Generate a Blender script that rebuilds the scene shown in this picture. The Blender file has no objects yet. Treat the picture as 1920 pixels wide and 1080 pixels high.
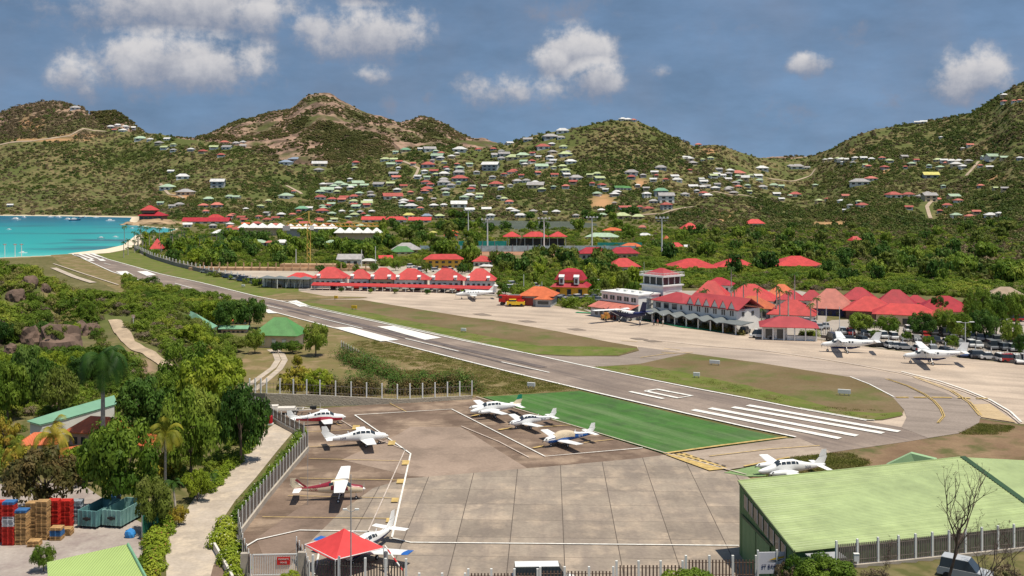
import bpy, math, random
import numpy as np
from mathutils import Vector, Matrix
random.seed(7); RS = np.random.RandomState(11)
scn = bpy.context.scene
R = math.radians
CAMH, HZ, F = 38.0, 335.0, 1950.0        # camera height (m), horizon row and focal length on the 1920 px frame
# ------------------------------------------------------------------ camera, sky, sun, exposure
cam = bpy.data.objects.new('camera', bpy.data.cameras.new('camera'))
scn.collection.objects.link(cam); scn.camera = cam
cam.location = (0, 0, CAMH); cam.rotation_euler = (R(90), 0, 0)
cam.data.sensor_width = 36.0; cam.data.lens = 36.0*F/1920.0
cam.data.shift_y = -(540.0-HZ)/1920.0
cam.data.clip_start = 0.5; cam.data.clip_end = 30000
SUN = Vector((0.26, -0.16, 0.95)).normalized()
sun = bpy.data.objects.new('sun', bpy.data.lights.new('sun', 'SUN'))
scn.collection.objects.link(sun)
sun.data.energy = 4.9; sun.data.angle = R(0.53); sun.data.color = (1.0, 0.93, 0.80)
sun.rotation_euler = SUN.to_track_quat('Z', 'Y').to_euler()
scn.view_settings.view_transform = 'Standard'; scn.view_settings.look = 'None'
scn.view_settings.exposure = 0.08; scn.view_settings.gamma = 1.0
scn.cycles.max_bounces = 6; scn.cycles.transparent_max_bounces = 6
scn.cycles.diffuse_bounces = 2; scn.cycles.glossy_bounces = 2
try: scn.cycles.use_denoising = True
except Exception: pass
W = bpy.data.worlds.new('World'); scn.world = W; W.use_nodes = True
nt = W.node_tree; nt.nodes.clear()
def N(t, **kw):
    n = nt.nodes.new(t)
    for k, v in kw.items():
        if k == 'inp':
            for a, b in v.items():
                if hasattr(b, 'links') or isinstance(b, bpy.types.NodeSocket): nt.links.new(b, n.inputs[a])
                else: n.inputs[a].default_value = b
        else: setattr(n, k, v)
    return n
def M(op, a, b=None, c=None, clamp=False):
    n = N('ShaderNodeMath', operation=op, use_clamp=clamp)
    for i, v in enumerate((a, b, c)):
        if v is None: continue
        if isinstance(v, bpy.types.NodeSocket): nt.links.new(v, n.inputs[i])
        else: n.inputs[i].default_value = v
    return n.outputs[0]
tc = N('ShaderNodeTexCoord').outputs['Generated']
sky = N('ShaderNodeTexSky', sky_type='NISHITA', sun_disc=False)
sky.sun_elevation = math.asin(SUN.z); sky.sun_rotation = math.atan2(SUN.x, SUN.y)
sky.air_density = 1.0; sky.dust_density = 0.3; sky.ozone_density = 2.0
up = N('ShaderNodeVectorMath', operation='ADD', inp={0: tc, 1: (0, 0, 0.36)}).outputs[0]
upn = N('ShaderNodeVectorMath', operation='NORMALIZE', inp={0: up}).outputs[0]
nt.links.new(upn, sky.inputs[0])
sep = N('ShaderNodeSeparateXYZ', inp={0: tc})
az = M('ARCTAN2', sep.outputs[0], sep.outputs[1]); el = M('ARCSINE', sep.outputs[2])
ae = N('ShaderNodeCombineXYZ', inp={0: az, 1: el}).outputs[0]
def aer(px, py):
    x, z = (px-960)/F, (HZ-py)/F; l = math.sqrt(1+x*x+z*z)
    return math.atan2(x, 1), math.asin(z/l)
wob = N('ShaderNodeTexNoise', inp={'Vector': ae, 'Scale': 36.0, 'Detail': 9.0, 'Roughness': 0.62})
clouds = [(350,15,190,50,1.1),(480,30,70,26,.9),(330,122,140,46,1.15),(245,105,60,34,1.0),(420,130,80,32,.9),(135,146,38,32,1.0),(600,55,60,40,.9),(690,68,105,44,1.05),(770,30,40,20,.7),(690,142,32,16,.75),
  (735,195,34,16,.6),(798,186,16,14,.6),(1080,105,62,42,1.25),(1115,150,50,34,1.1),(1030,120,40,30,.9),(960,172,105,28,.72),(905,160,40,20,.6),(1245,136,20,16,.7),(1517,120,36,20,.95),
  (1825,146,58,40,1.1),(1870,120,30,20,.7),(1060,20,70,28,.6),(1490,200,50,24,.52),(1660,188,45,24,.5),(680,4,60,12,.7),(1380,55,60,16,.4),(1600,60,50,20,.35)]
dens = None; hi = None
for cx, cy, rx, ry, s in clouds:
    a, e = aer(cx, cy)
    d = N('ShaderNodeVectorMath', operation='SUBTRACT', inp={0: ae, 1: (a, e, 0)}).outputs[0]
    d = N('ShaderNodeVectorMath', operation='MULTIPLY', inp={0: d, 1: (F/rx*.70, F/ry*.70, 0)}).outputs[0]
    l = N('ShaderNodeVectorMath', operation='LENGTH', inp={0: d}).outputs['Value']
    g = M('MULTIPLY', M('SUBTRACT', 1.25, l), s)
    dens = g if dens is None else M('MAXIMUM', dens, g)
    if ry >= 16 and s > .6:
        sy = N('ShaderNodeSeparateXYZ', inp={0: d}).outputs[1]
        t = M('MULTIPLY', M('MULTIPLY', g, 1.6, clamp=True), M('ADD', sy, 1.0))
        hi = t if hi is None else M('MAXIMUM', hi, t)
dn = M('ADD', M('MAXIMUM', dens, -0.35), M('MULTIPLY', M('SUBTRACT', wob.outputs[0], 0.5), 2.2))
big = N('ShaderNodeTexNoise', inp={'Vector': ae, 'Scale': 9.0, 'Detail': 5.0, 'Roughness': 0.6})
wisp = N('ShaderNodeMapRange', inp={'Value': big.outputs[0], 'From Min': 0.44, 'From Max': 0.75, 'To Min': 0.0, 'To Max': 0.42}).outputs[0]
al = N('ShaderNodeMapRange', interpolation_type='SMOOTHSTEP', inp={'Value': dn, 'From Min': 0.14, 'From Max': 1.0, 'To Min': 0.0, 'To Max': 0.93}).outputs[0]
al = M('MAXIMUM', al, wisp)
shade = M('ADD', M('MULTIPLY', hi, 0.42), M('MULTIPLY', wob.outputs[0], 0.75))
shade = N('ShaderNodeMapRange', interpolation_type='SMOOTHSTEP', inp={'Value': shade, 'From Min': 0.45, 'From Max': 1.15}).outputs[0]
cc = N('ShaderNodeMix', data_type='RGBA', inp={0: shade, 6: (1.7, 1.95, 2.6, 1), 7: (5.1, 4.95, 4.95, 1)})
tint = N('ShaderNodeMix', data_type='RGBA', blend_type='MULTIPLY', inp={0: 1.0, 6: sky.outputs[0], 7: (0.92, 0.90, 0.81, 1)})
band_ = N('ShaderNodeTexNoise', inp={'Vector': N('ShaderNodeVectorMath', operation='MULTIPLY', inp={0: ae, 1: (1.0, 2.6, 1.0)}).outputs[0], 'Scale': 7.0, 'Detail': 7.0, 'Roughness': 0.62})
bv = N('ShaderNodeMapRange', inp={'Value': band_.outputs[0], 'From Min': 0.35, 'From Max': 0.65, 'To Min': 0.84, 'To Max': 1.10}).outputs[0]
tint = N('ShaderNodeMix', data_type='RGBA', blend_type='MULTIPLY', inp={0: 1.0, 6: tint.outputs[2], 7: bv})
mx = N('ShaderNodeMix', data_type='RGBA', inp={0: al, 6: tint.outputs[2], 7: cc.outputs[2]})
bg = N('ShaderNodeBackground', inp={'Color': mx.outputs[2], 'Strength': 0.13})
out = N('ShaderNodeOutputWorld', inp={0: bg.outputs[0]})

# ------------------------------------------------------------------ helpers: places, meshes, materials, naming
def P(px, py, z=0.0):
    Y = (CAMH-z)*F/(py-HZ); return Vector(((px-960)*Y/F, Y, z))
def fbm(x, y, oct=4, seed=0):
    r = np.zeros(np.broadcast(x, y).shape); a = 1.0; tot = 0
    for o in range(oct):
        k = 2.0**o; X = x*k+seed*17.3+o*5.1; Y = y*k+seed*9.7+o*3.3
        xi, yi = np.floor(X).astype(np.int64), np.floor(Y).astype(np.int64)
        fx, fy = X-xi, Y-yi; fx = fx*fx*(3-2*fx); fy = fy*fy*(3-2*fy)
        def h(i, j):
            n = (i*374761393+j*668265263+seed*1442695) & 0xffffffff
            n = ((n ^ (n >> 13))*1274126177) & 0xffffffff
            return ((n ^ (n >> 16)) & 0xffff)/65535.0
        v = (h(xi, yi)*(1-fx)+h(xi+1, yi)*fx)*(1-fy)+(h(xi, yi+1)*(1-fx)+h(xi+1, yi+1)*fx)*fy
        r += a*(v-.5); tot += a; a *= .5
    return r/tot*2
def inpoly(x, y, poly):
    x = np.asarray(x, float); y = np.asarray(y, float); c = np.zeros(x.shape, bool); n = len(poly); j = n-1
    for i in range(n):
        xi, yi = poly[i]; xj, yj = poly[j]
        if yi != yj: c ^= ((yi > y) != (yj > y)) & (x < (xj-xi)*(y-yi)/(yj-yi)+xi)
        j = i
    return c
def segdist(x, y, poly):
    d = np.full(np.shape(x), 1e9); n = len(poly)
    for i in range(n):
        ax, ay = poly[i]; bx, by = poly[(i+1) % n]
        L = (bx-ax)**2+(by-ay)**2+1e-9
        t = np.clip(((x-ax)*(bx-ax)+(y-ay)*(by-ay))/L, 0, 1)
        d = np.minimum(d, np.hypot(x-ax-t*(bx-ax), y-ay-t*(by-ay)))
    return d
SC = scn.collection
class MB:
    def __init__(s): s.v = []; s.f = []; s.m = []
    def add(s, vs, fs, mi=0):
        o = len(s.v); s.v += [tuple(v) for v in vs]; s.f += [tuple(o+i for i in f) for f in fs]; s.m += [mi]*len(fs); return s
    def box(s, c, d, rz=0, mi=0, ry=0):
        hx, hy, hz = d[0]/2, d[1]/2, d[2]/2; cz, sz = math.cos(rz), math.sin(rz); cy, sy = math.cos(ry), math.sin(ry)
        vs = []
        for z in (-hz, hz):
            for x, y in ((-hx, -hy), (hx, -hy), (hx, hy), (-hx, hy)):
                X = x*cy+z*sy; Z = -x*sy+z*cy
                vs.append((c[0]+X*cz-y*sz, c[1]+X*sz+y*cz, c[2]+Z))
        return s.add(vs, [(3,2,1,0),(4,5,6,7),(0,1,5,4),(1,2,6,5),(2,3,7,6),(3,0,4,7)], mi)
    def prism(s, poly, z0, z1, mi=0):
        n = len(poly); vs = [(p[0], p[1], z0) for p in poly]+[(p[0], p[1], z1) for p in poly]
        return s.add(vs, [tuple(range(n-1, -1, -1)), tuple(range(n, 2*n))]+[(i, (i+1) % n, n+(i+1) % n, n+i) for i in range(n)], mi)
    def tube(s, pts, rad, n=8, mi=0, cap=True):
        pts = [Vector(p) for p in pts]
        if not isinstance(rad, (list, tuple)): rad = [rad]*len(pts)
        o = len(s.v)
        for i, p in enumerate(pts):
            d = (pts[min(i+1, len(pts)-1)]-pts[max(i-1, 0)]).normalized()
            a = d.cross(Vector((0, 0, 1)) if abs(d.z) < .9 else Vector((1, 0, 0))).normalized(); b = d.cross(a)
            for k in range(n):
                t = 2*math.pi*k/n; s.v.append(tuple(p+(a*math.cos(t)+b*math.sin(t))*rad[i]))
        for i in range(len(pts)-1):
            for k in range(n):
                s.f.append((o+i*n+k, o+i*n+(k+1) % n, o+(i+1)*n+(k+1) % n, o+(i+1)*n+k)); s.m.append(mi)
        if cap:
            s.f.append(tuple(o+k for k in range(n))); s.m.append(mi)
            q = o+(len(pts)-1)*n; s.f.append(tuple(q+k for k in range(n-1, -1, -1))); s.m.append(mi)
        return s
    def hip(s, w, d, h, z, over=.4, ridge=None, mi=0, cx=0, cy=0, th=.12):
        a, b = w/2+over, d/2+over
        r = (max(w-d, 0)/2 if ridge is None else ridge); ry = max(d-w, 0)/2 if ridge is None else 0
        vs = [(cx-a, cy-b, z), (cx+a, cy-b, z), (cx+a, cy+b, z), (cx-a, cy+b, z), (cx-r, cy-ry, z+h), (cx+r, cy+ry, z+h)]
        if ry > 0: fs = [(0,1,4),(1,2,5,4),(2,3,5),(3,0,4,5)]
        else: fs = [(0,1,5,4),(1,2,5),(2,3,4,5),(3,0,4)]
        lo = [(cx-a, cy-b, z-th), (cx+a, cy-b, z-th), (cx+a, cy+b, z-th), (cx-a, cy+b, z-th)]
        s.add(vs, fs, mi); return s.add(vs[:4]+lo, [(0,4,5,1),(1,5,6,2),(2,6,7,3),(3,7,4,0),(7,6,5,4)], mi)
    def gable(s, w, d, h, z, over=.4, mi=0, cx=0, cy=0, th=.15):      # ridge along x
        a, b = w/2+over, d/2+over
        vs = [(cx-a,cy-b,z),(cx+a,cy-b,z),(cx+a,cy,z+h),(cx-a,cy,z+h),(cx+a,cy+b,z),(cx-a,cy+b,z)]
        vs += [(v[0], v[1], v[2]-th) for v in vs]
        return s.add(vs, [(0,1,2,3),(3,2,4,5),(6,9,8,7),(9,11,10,8),(0,6,7,1),(5,4,10,11),(0,3,9,6),(3,5,11,9),(1,7,8,2),(2,8,10,4)], mi)
    def build(s, name, mats, parent=None, loc=None, rz=0, smooth=False):
        me = bpy.data.meshes.new(name); me.from_pydata(s.v, [], s.f); 
        if not isinstance(mats, (list, tuple)): mats = [mats]
        for m in mats: me.materials.append(m)
        if len(mats) > 1: me.polygons.foreach_set('material_index', s.m)
        if smooth: me.polygons.foreach_set('use_smooth', [True]*len(s.f))
        me.update(); o = bpy.data.objects.new(name, me); SC.objects.link(o)
        if parent: o.parent = parent
        if loc is not None: o.location = loc
        o.rotation_euler = (0, 0, rz); return o
def npmesh(name, V, Fq, mats, smooth=False, mi=None):
    me = bpy.data.meshes.new(name); nf, k = Fq.shape
    me.vertices.add(len(V)); me.vertices.foreach_set('co', np.ascontiguousarray(V, dtype=np.float32).ravel())
    me.loops.add(nf*k); me.loops.foreach_set('vertex_index', np.ascontiguousarray(Fq, dtype=np.int32).ravel())
    me.polygons.add(nf); me.polygons.foreach_set('loop_start', np.arange(0, nf*k, k, dtype=np.int32))
    me.polygons.foreach_set('loop_total', np.full(nf, k, dtype=np.int32))
    for m in (mats if isinstance(mats, (list, tuple)) else [mats]): me.materials.append(m)
    if mi is not None: me.polygons.foreach_set('material_index', mi.astype(np.int32))
    if smooth: me.polygons.foreach_set('use_smooth', np.ones(nf, bool))
    me.update(calc_edges=True); return me
REG = []
def tag(o, label, cat, group=None, kind=None):
    if kind: o['kind'] = kind
    else: REG.append(o)
    if label: o['label'] = label
    if cat: o['category'] = cat
    if group: o['group'] = group
    return o
def thing(name, label, cat, loc, rz=0, group=None):
    o = bpy.data.objects.new(name, None); SC.objects.link(o); o.location = loc; o.rotation_euler = (0, 0, rz)
    o.empty_display_size = 1; return tag(o, label, cat, group)
def dup(root, loc, rz=0, scale=None, label=None, group=None, mats=None):
    r = root.copy(); SC.objects.link(r); r.location = loc; r.rotation_euler = (0, 0, rz)
    if scale is not None: r.scale = scale
    if label: r['label'] = label
    if group: r['group'] = group
    for ch in list(root.children):
        c = ch.copy(); SC.objects.link(c); c.parent = r
        if mats and c.name.split('.')[0] in mats: c.data = mats[c.name.split('.')[0]]
        for g in ch.children:
            e = g.copy(); SC.objects.link(e); e.parent = c
    REG.append(r); return r
def finish_labels():
    d = {}
    for o in REG: d.setdefault(o.get('label'), []).append(o)
    for lab, os_ in d.items():
        if len(os_) < 2: continue
        os_.sort(key=lambda o: o.location.x/max(o.location.y, 1))
        n = len(os_)
        for i, o in enumerate(os_):
            k = i+1; suf = 'th' if 10 <= k % 100 <= 20 else {1: 'st', 2: 'nd', 3: 'rd'}.get(k % 10, 'th')
            o['label'] = lab + (', leftmost' if i == 0 else ', rightmost' if i == n-1 else f', {k}{suf} from the left')
MATS = {}
def mat(name, col, rough=.7, var=.12, sc=1.0, bump=0, bsc=None, metal=0, col2=None, rand=0, spec=.35, wave=None):
    """noise-varied principled material in world/object space"""
    if name in MATS: return MATS[name]
    m = bpy.data.materials.new(name); m.use_nodes = True; MATS[name] = m
    t = m.node_tree; b = t.nodes['Principled BSDF']; L = t.links.new
    b.inputs['Roughness'].default_value = rough; b.inputs['Metallic'].default_value = metal
    b.inputs['Specular IOR Level'].default_value = spec
    co = t.nodes.new('ShaderNodeTexCoord').outputs['Object']
    n = t.nodes.new('ShaderNodeTexNoise'); n.inputs['Scale'].default_value = sc; n.inputs['Detail'].default_value = 5; n.inputs['Roughness'].default_value = .65
    L(co, n.inputs['Vector'])
    mr = t.nodes.new('ShaderNodeMapRange'); mr.inputs['From Min'].default_value = .3; mr.inputs['From Max'].default_value = .7; L(n.outputs[0], mr.inputs[0])
    mx = t.nodes.new('ShaderNodeMix'); mx.data_type = 'RGBA'
    c1 = tuple(c*(1-var) for c in col)+(1,); c2 = (tuple(min(c*(1+var), 1) for c in col) if col2 is None else tuple(col2))+(1,)
    mx.inputs[6].default_value = c1; mx.inputs[7].default_value = c2; L(mr.outputs[0], mx.inputs[0]); o = mx.outputs[2]
    if rand:
        oi = t.nodes.new('ShaderNodeObjectInfo'); r2 = t.nodes.new('ShaderNodeMapRange'); r2.inputs['To Min'].default_value = 1-rand; r2.inputs['To Max'].default_value = 1+rand
        L(oi.outputs['Random'], r2.inputs[0]); h = t.nodes.new('ShaderNodeHueSaturation'); L(r2.outputs[0], h.inputs['Value']); L(o, h.inputs['Color']); o = h.outputs[0]
    L(o, b.inputs['Base Color'])
    if bump:
        n2 = t.nodes.new('ShaderNodeTexNoise'); n2.inputs['Scale'].default_value = bsc or sc*4; n2.inputs['Detail'].default_value = 4; L(co, n2.inputs['Vector'])
        bp = t.nodes.new('ShaderNodeBump'); bp.inputs['Strength'].default_value = bump; bp.inputs['Distance'].default_value = .1; L(n2.outputs[0], bp.inputs['Height']); L(bp.outputs[0], b.inputs['Normal'])
    if wave:   # (axis, scale, distance): corrugated sheet
        w = t.nodes.new('ShaderNodeTexWave'); w.wave_type = 'BANDS'; w.bands_direction = wave[0]; w.inputs['Scale'].default_value = wave[1]; L(co, w.inputs['Vector'])
        bp = t.nodes.new('ShaderNodeBump'); bp.inputs['Strength'].default_value = .6; bp.inputs['Distance'].default_value = wave[2]; L(w.outputs['Fac'], bp.inputs['Height']); L(bp.outputs[0], b.inputs['Normal'])
    return m
def leafmat(name, a, b, c=None, nsc=.5, trans=.25, loc=False):
    if name in MATS: return MATS[name]
    m = bpy.data.materials.new(name); m.use_nodes = True; MATS[name] = m
    t = m.node_tree; t.nodes.clear(); L = t.links.new
    def nn(k): return t.nodes.new(k)
    oi = nn('ShaderNodeObjectInfo'); geo = nn('ShaderNodeNewGeometry')
    n = nn('ShaderNodeTexNoise'); n.inputs['Scale'].default_value = nsc; n.inputs['Detail'].default_value = 4
    L(oi.outputs['Location'] if loc else geo.outputs['Position'], n.inputs['Vector'])
    ad = nn('ShaderNodeMath'); ad.operation = 'MULTIPLY_ADD'; ad.inputs[1].default_value = .45; L(oi.outputs['Random'], ad.inputs[0])
    mr = nn('ShaderNodeMapRange'); mr.inputs['From Min'].default_value = .35; mr.inputs['From Max'].default_value = .65; mr.inputs['To Max'].default_value = .6; L(n.outputs[0], mr.inputs[0])
    L(mr.outputs[0], ad.inputs[2])
    rp = nn('ShaderNodeValToRGB'); L(ad.outputs[0], rp.inputs[0]); e = rp.color_ramp.elements
    e[0].position = .1; e[0].color = a+(1,); e[1].position = .62 if c else .9; e[1].color = b+(1,)
    if c: q = e.new(.95); q.color = c+(1,)
    d = nn('ShaderNodeBsdfPrincipled'); d.inputs['Roughness'].default_value = .55; d.inputs['Specular IOR Level'].default_value = .14; L(rp.outputs[0], d.inputs['Base Color'])
    tr = nn('ShaderNodeBsdfTranslucent'); L(rp.outputs[0], tr.inputs['Color'])
    ms = nn('ShaderNodeMixShader'); ms.inputs[0].default_value = trans; L(d.outputs[0], ms.inputs[1]); L(tr.outputs[0], ms.inputs[2])
    o = nn('ShaderNodeOutputMaterial'); L(ms.outputs[0], o.inputs[0]); return m
# ------------------------------------------------------------------ terrain profile: layers per picture column, true depth and height
def lay(pts): a = np.array(pts, float); return a[:, 0], a[:, 1], (a[:, 2] if a.shape[1] > 2 else None)
FOOT = lay([(-900,402,1106),(0,402,1106),(250,404,1074),(340,412,962),(800,412,962),(1200,414,938),(1300,430,780),(1400,455,617),(1500,485,494),(1600,500,449),(1750,515,411),(1920,530,380),(2600,560,329)])
CREST = lay([(-900,215,1900),(-200,215,1750),(0,211,1650),(20,201,1650),(40,196,1650),(70,191,1650),(100,189,1650),(130,193,1640),(155,199,1620),(175,222,1600),(200,240,1580),(260,248,1550),(300,252,1500),(380,262,1450),
  (450,272,1400),(540,304,1350),(620,313,1350),(700,294,1300),(760,278,1300),(830,273,1300),(900,279,1300),(950,270,1300),(1000,254,1300),(1060,243,1300),(1100,235,1300),(1140,226,1300),(1175,223,1300),(1195,226,1300),(1215,235,1300),(1250,252,1300),
  (1300,273,1350),(1340,271,1350),(1370,279,1400),(1420,294,1450),(1480,298,1500),(1520,293,1500),(1560,277,1450),(1600,255,1400),(1640,240,1400),(1700,231,1400),(1760,223,1400),(1820,211,1350),(1860,188,1350),(1900,163,1300),(1920,155,1300),(2100,100,1300),(2600,80,1300)])
FAR = lay([(-900,300,2600),(0,240,2500),(165,215,2300),(180,208,2200),(200,205,2200),(215,205,2200),(228,210,2200),(242,222,2200),(262,240,2300),(300,262,2500),(360,258,2600),(400,245,2600),(450,225,2600),(500,213,2600),(540,207,2600),(556,195,2600),
  (567,184,2600),(580,176,2600),(600,173,2600),(622,179,2600),(650,196,2600),(700,217,2600),(750,230,2600),(772,225,2600),(790,219,2600),(812,224,2600),(840,237,2600),(865,252,2600),(885,259,2600),(905,256,2600),(922,264,2600),(945,276,2600),(1000,285,2600),(1200,300,2600),(2600,300,2600)])
FARM = lay([(-900,330,2100),(300,285,2100),(400,275,2100),(500,262,2150),(560,252,2100),(640,262,1950),(700,256,1950),(760,262,2050),(800,262,2200),(860,275,2200),(930,280,2200),(1000,300,2100),(2600,320,2100)])
MOUND = lay([(-900,480,240),(-200,482,235),(0,497,235),(60,508,235),(100,532,235),(170,550,240),(220,556,240),(300,570,245),(350,592,245),(410,640,240),(470,650,240),(2600,650,240)])
ZN = lay([(-900,0),(1300,0),(1400,2.2),(1480,3.6),(1580,5.4),(1920,5.1),(2600,5)])
YN = lay([(-900,86),(1400,86),(1500,86),(1600,87.3),(1920,92),(2600,100)])
BAYPX = [(-900,484),(0,481),(130,475.5),(200,467.5),(230,461),(248,449),(262,438),(320,433.5),(335,428),(300,425),(262,421.5),(246,413),(250,406.5),(130,404),(0,403),(-900,402.5)]
BAY = [tuple(P(a, b)[:2]) for a, b in BAYPX]
LAKEPX = [(855,413),(900,411),(960,413),(1060,414),(1118,418),(1122,425),(1060,430),(990,431),(930,428),(870,421)]
LAKE = [tuple(P(a, b)[:2]) for a, b in LAKEPX]
def zat(l, x):
    y = np.interp(x, l[0], l[1]); D = np.interp(x, l[0], l[2]); return D, CAMH-(y-HZ)*D/F
def terrain(X, Y):
    X = np.asarray(X, float); Y = np.asarray(Y, float); x = 960+F*X/np.maximum(Y, 20)
    zn = np.interp(x, ZN[0], ZN[1]); yn = np.interp(x, YN[0], YN[1])
    Ym, zm = zat(MOUND, x); zm = np.maximum(zm-0.5, 0)*np.clip((415-x)/60, 0, 1)
    Yf, zf = zat(FOOT, x); zf = zf*0; Yc, zc = zat(CREST, x); Yr, zr = zat(FAR, x); Yq, zq = zat(FARM, x)
    Ys = Ym*0+172.0
    yf = np.interp(x, FOOT[0], FOOT[1]); yc = np.interp(x, CREST[0], CREST[1])
    y1 = yf+(yc-yf)*.30; Y1 = Yf+(Yc-Yf)*.42; z1 = CAMH-(y1-HZ)*Y1/F
    y2 = yf+(yc-yf)*.66; Y2 = Yf+(Yc-Yf)*.74; z2 = CAMH-(y2-HZ)*Y2/F
    ks = [(Y*0-1e4, zn), (yn, zn), (yn+.6, zn*0), (Ys, zn*0), (Ys*.45+Ym*.55, zm*.45), (Ym, zm), (Ym+70, zn*0), (Yf, zf), (Y1, z1), (Y2, z2), (Yc, zc), (Yc+220, np.maximum(zc*.62, 0)), (Yq, np.maximum(zq, 2)), (Yr, zr), (Yr+500, zr*.3), (Yr+1400, zr*0-4), (Y*0+1e5, zr*0-4)]
    z = np.zeros(Y.shape)
    for (a, za), (b, zb) in zip(ks[:-1], ks[1:]):
        m = (Y >= a) & (Y < b); t = np.clip((Y-a)/np.maximum(b-a, .01), 0, 1); z = np.where(m, za+(zb-za)*t, z)
    hill = np.clip((Y-Yf)/160, 0, 1)
    rock = np.clip((Y-Yc-150)/300, 0, 1)
    n1 = fbm(X/150, Y/150, 5, 3); n2 = fbm(X/60, Y/60, 5, 5)
    ridg = 1-np.abs(fbm(X/130, Y/130, 5, 9))*2.2
    z = z + hill*(n1*7*(1-np.exp(-((Y-Yc)/120)**2)*.75)+n2*2.0) + rock*(ridg-.6)*20*(1-np.exp(-((Y-Yr)/150)**2)*.75)+rock*n2*7
    md = np.clip((Y-172)/30, 0, 1)*np.clip((Ym+60-Y)/30, 0, 1)*np.clip((400-x)/60, 0, 1)
    z = z+md*fbm(X/16, Y/16, 4, 2)*2.4
    z = np.where(Y < Yr+600, np.maximum(z, 0), z)
    inb = inpoly(X, Y, BAY); d = segdist(X, Y, BAY)
    inl = inpoly(X, Y, LAKE); dl = segdist(X, Y, LAKE)
    z = np.where(inb, -0.5-np.clip(d/30, 0, 1)*4, np.where((d < 25) & (Y > 300), z*np.clip(d/25, 0, 1)-0.45*(1-np.clip(d/10, 0, 1)), z))
    z = np.where(inl, -0.5-np.clip(dl/10, 0, 1), z)
    return z
def hproj(X, Y, z): return 960+F*X/Y, HZ+(CAMH-z)*F/Y
_ym = np.concatenate([np.arange(60, 700, 2.0), np.arange(700, 3200, 5.0)])
def G(px, py):
    """terrain point seen at a picture position"""
    t = (px-960)/F; z = terrain(t*_ym, _ym); r = CAMH-(py-HZ)*_ym/F
    k = np.nonzero(z >= r)[0]
    k = k[0] if len(k) else len(_ym)-1
    if k > 0:
        a = r[k-1]-z[k-1]; b = z[k]-r[k]; Y = _ym[k-1]+(_ym[k]-_ym[k-1])*a/max(a+b, 1e-6)
    else: Y = _ym[0]
    return Vector((t*Y, Y, float(terrain(np.array([t*Y]), np.array([Y]))[0])))
# terrain sheet
_t = np.linspace(-0.86, 0.86, 760)
_Y = np.unique(np.concatenate([[20, 60, 80, 84], np.arange(85, 100, .45), np.geomspace(100, 420, 110), np.geomspace(420, 1000, 110), np.geomspace(1000, 1900, 190), np.geomspace(1900, 3100, 130), np.geomspace(3100, 4600, 12)]))
TT, YY = np.meshgrid(_t, _Y); XX = TT*YY; ZZ = terrain(XX, YY)
nr, nc = XX.shape; idx = np.arange(nr*nc).reshape(nr, nc)
FQ = np.stack([idx[:-1, :-1], idx[:-1, 1:], idx[1:, 1:], idx[1:, :-1]], -1).reshape(-1, 4)
def terrain_mat():
    m = bpy.data.materials.new('terrain_soil'); m.use_nodes = True; t = m.node_tree; b = t.nodes['Principled BSDF']; L = t.links.new
    b.inputs['Roughness'].default_value = .95; b.inputs['Specular IOR Level'].default_value = .1
    def nn(k, **i):
        n = t.nodes.new(k)
        for a, v in i.items(): n.inputs[a.replace('_', ' ')].default_value = v
        return n
    geo = nn('ShaderNodeNewGeometry'); at = nn('ShaderNodeAttribute'); at.attribute_name = 'zone'
    sp = nn('ShaderNodeSeparateColor'); L(at.outputs['Color'], sp.inputs[0])
    def mixc(f, a, c):
        x = nn('ShaderNodeMix'); x.data_type = 'RGBA'
        if isinstance(f, float): x.inputs[0].default_value = f
        else: L(f, x.inputs[0])
        for k, v in ((6, a), (7, c)):
            if isinstance(v, tuple): x.inputs[k].default_value = v+(1,)
            else: L(v, x.inputs[k])
        return x.outputs[2]
    def noise(s, d=5, lo=.4, hi=.6):
        n = nn('ShaderNodeTexNoise', Scale=s, Detail=d); L(geo.outputs['Position'], n.inputs['Vector'])
        r = nn('ShaderNodeMapRange'); r.inputs['From Min'].default_value = lo; r.inputs['From Max'].default_value = hi; L(n.outputs[0], r.inputs[0]); return r.outputs[0]
    fieldc = mixc(noise(.05), (.125, .105, .045), (.185, .155, .075)); fieldc = mixc(noise(.6, 6), fieldc, (.10, .10, .035))
    hillc = mixc(noise(.02), (.10, .115, .035), (.22, .165, .085)); hillc = mixc(noise(.25, 6), hillc, (.085, .10, .03))
    rockc = mixc(noise(.03, 8, .42, .58), (.12, .08, .06), (.35, .23, .17)); rockc = mixc(noise(.012, 7, .5, .62), rockc, (.09, .095, .035))
    c = mixc(sp.outputs[2], fieldc, hillc); c = mixc(sp.outputs[1], c, rockc)
    c = mixc(sp.outputs[0], c, (.62, .52, .38))
    L(c, b.inputs['Base Color'])
    bp = nn('ShaderNodeBump', Strength=.8, Distance=4.0); n = nn('ShaderNodeTexNoise', Scale=.12, Detail=8.0); L(geo.outputs['Position'], n.inputs['Vector']); L(n.outputs[0], bp.inputs['Height'])
    mm = nn('ShaderNodeMath'); mm.operation = 'MULTIPLY'; L(sp.outputs[1], mm.inputs[0]); mm.inputs[1].default_value = .9; L(mm.outputs[0], bp.inputs['Strength']); L(bp.outputs[0], b.inputs['Normal'])
    return m
px_ = 960+F*TT
Yf_ = np.interp(px_, FOOT[0], FOOT[2]); Yc_ = np.interp(px_, CREST[0], CREST[2])
db = segdist(XX, YY, BAY)
sandw = np.clip(1-db/13, 0, 1)**.5*(YY < 700)*(px_ < 300) + np.clip(1-db/16, 0, 1)*(YY >= 700)*(px_ < 262) + inpoly(XX, YY, BAY)*1.0
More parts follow.
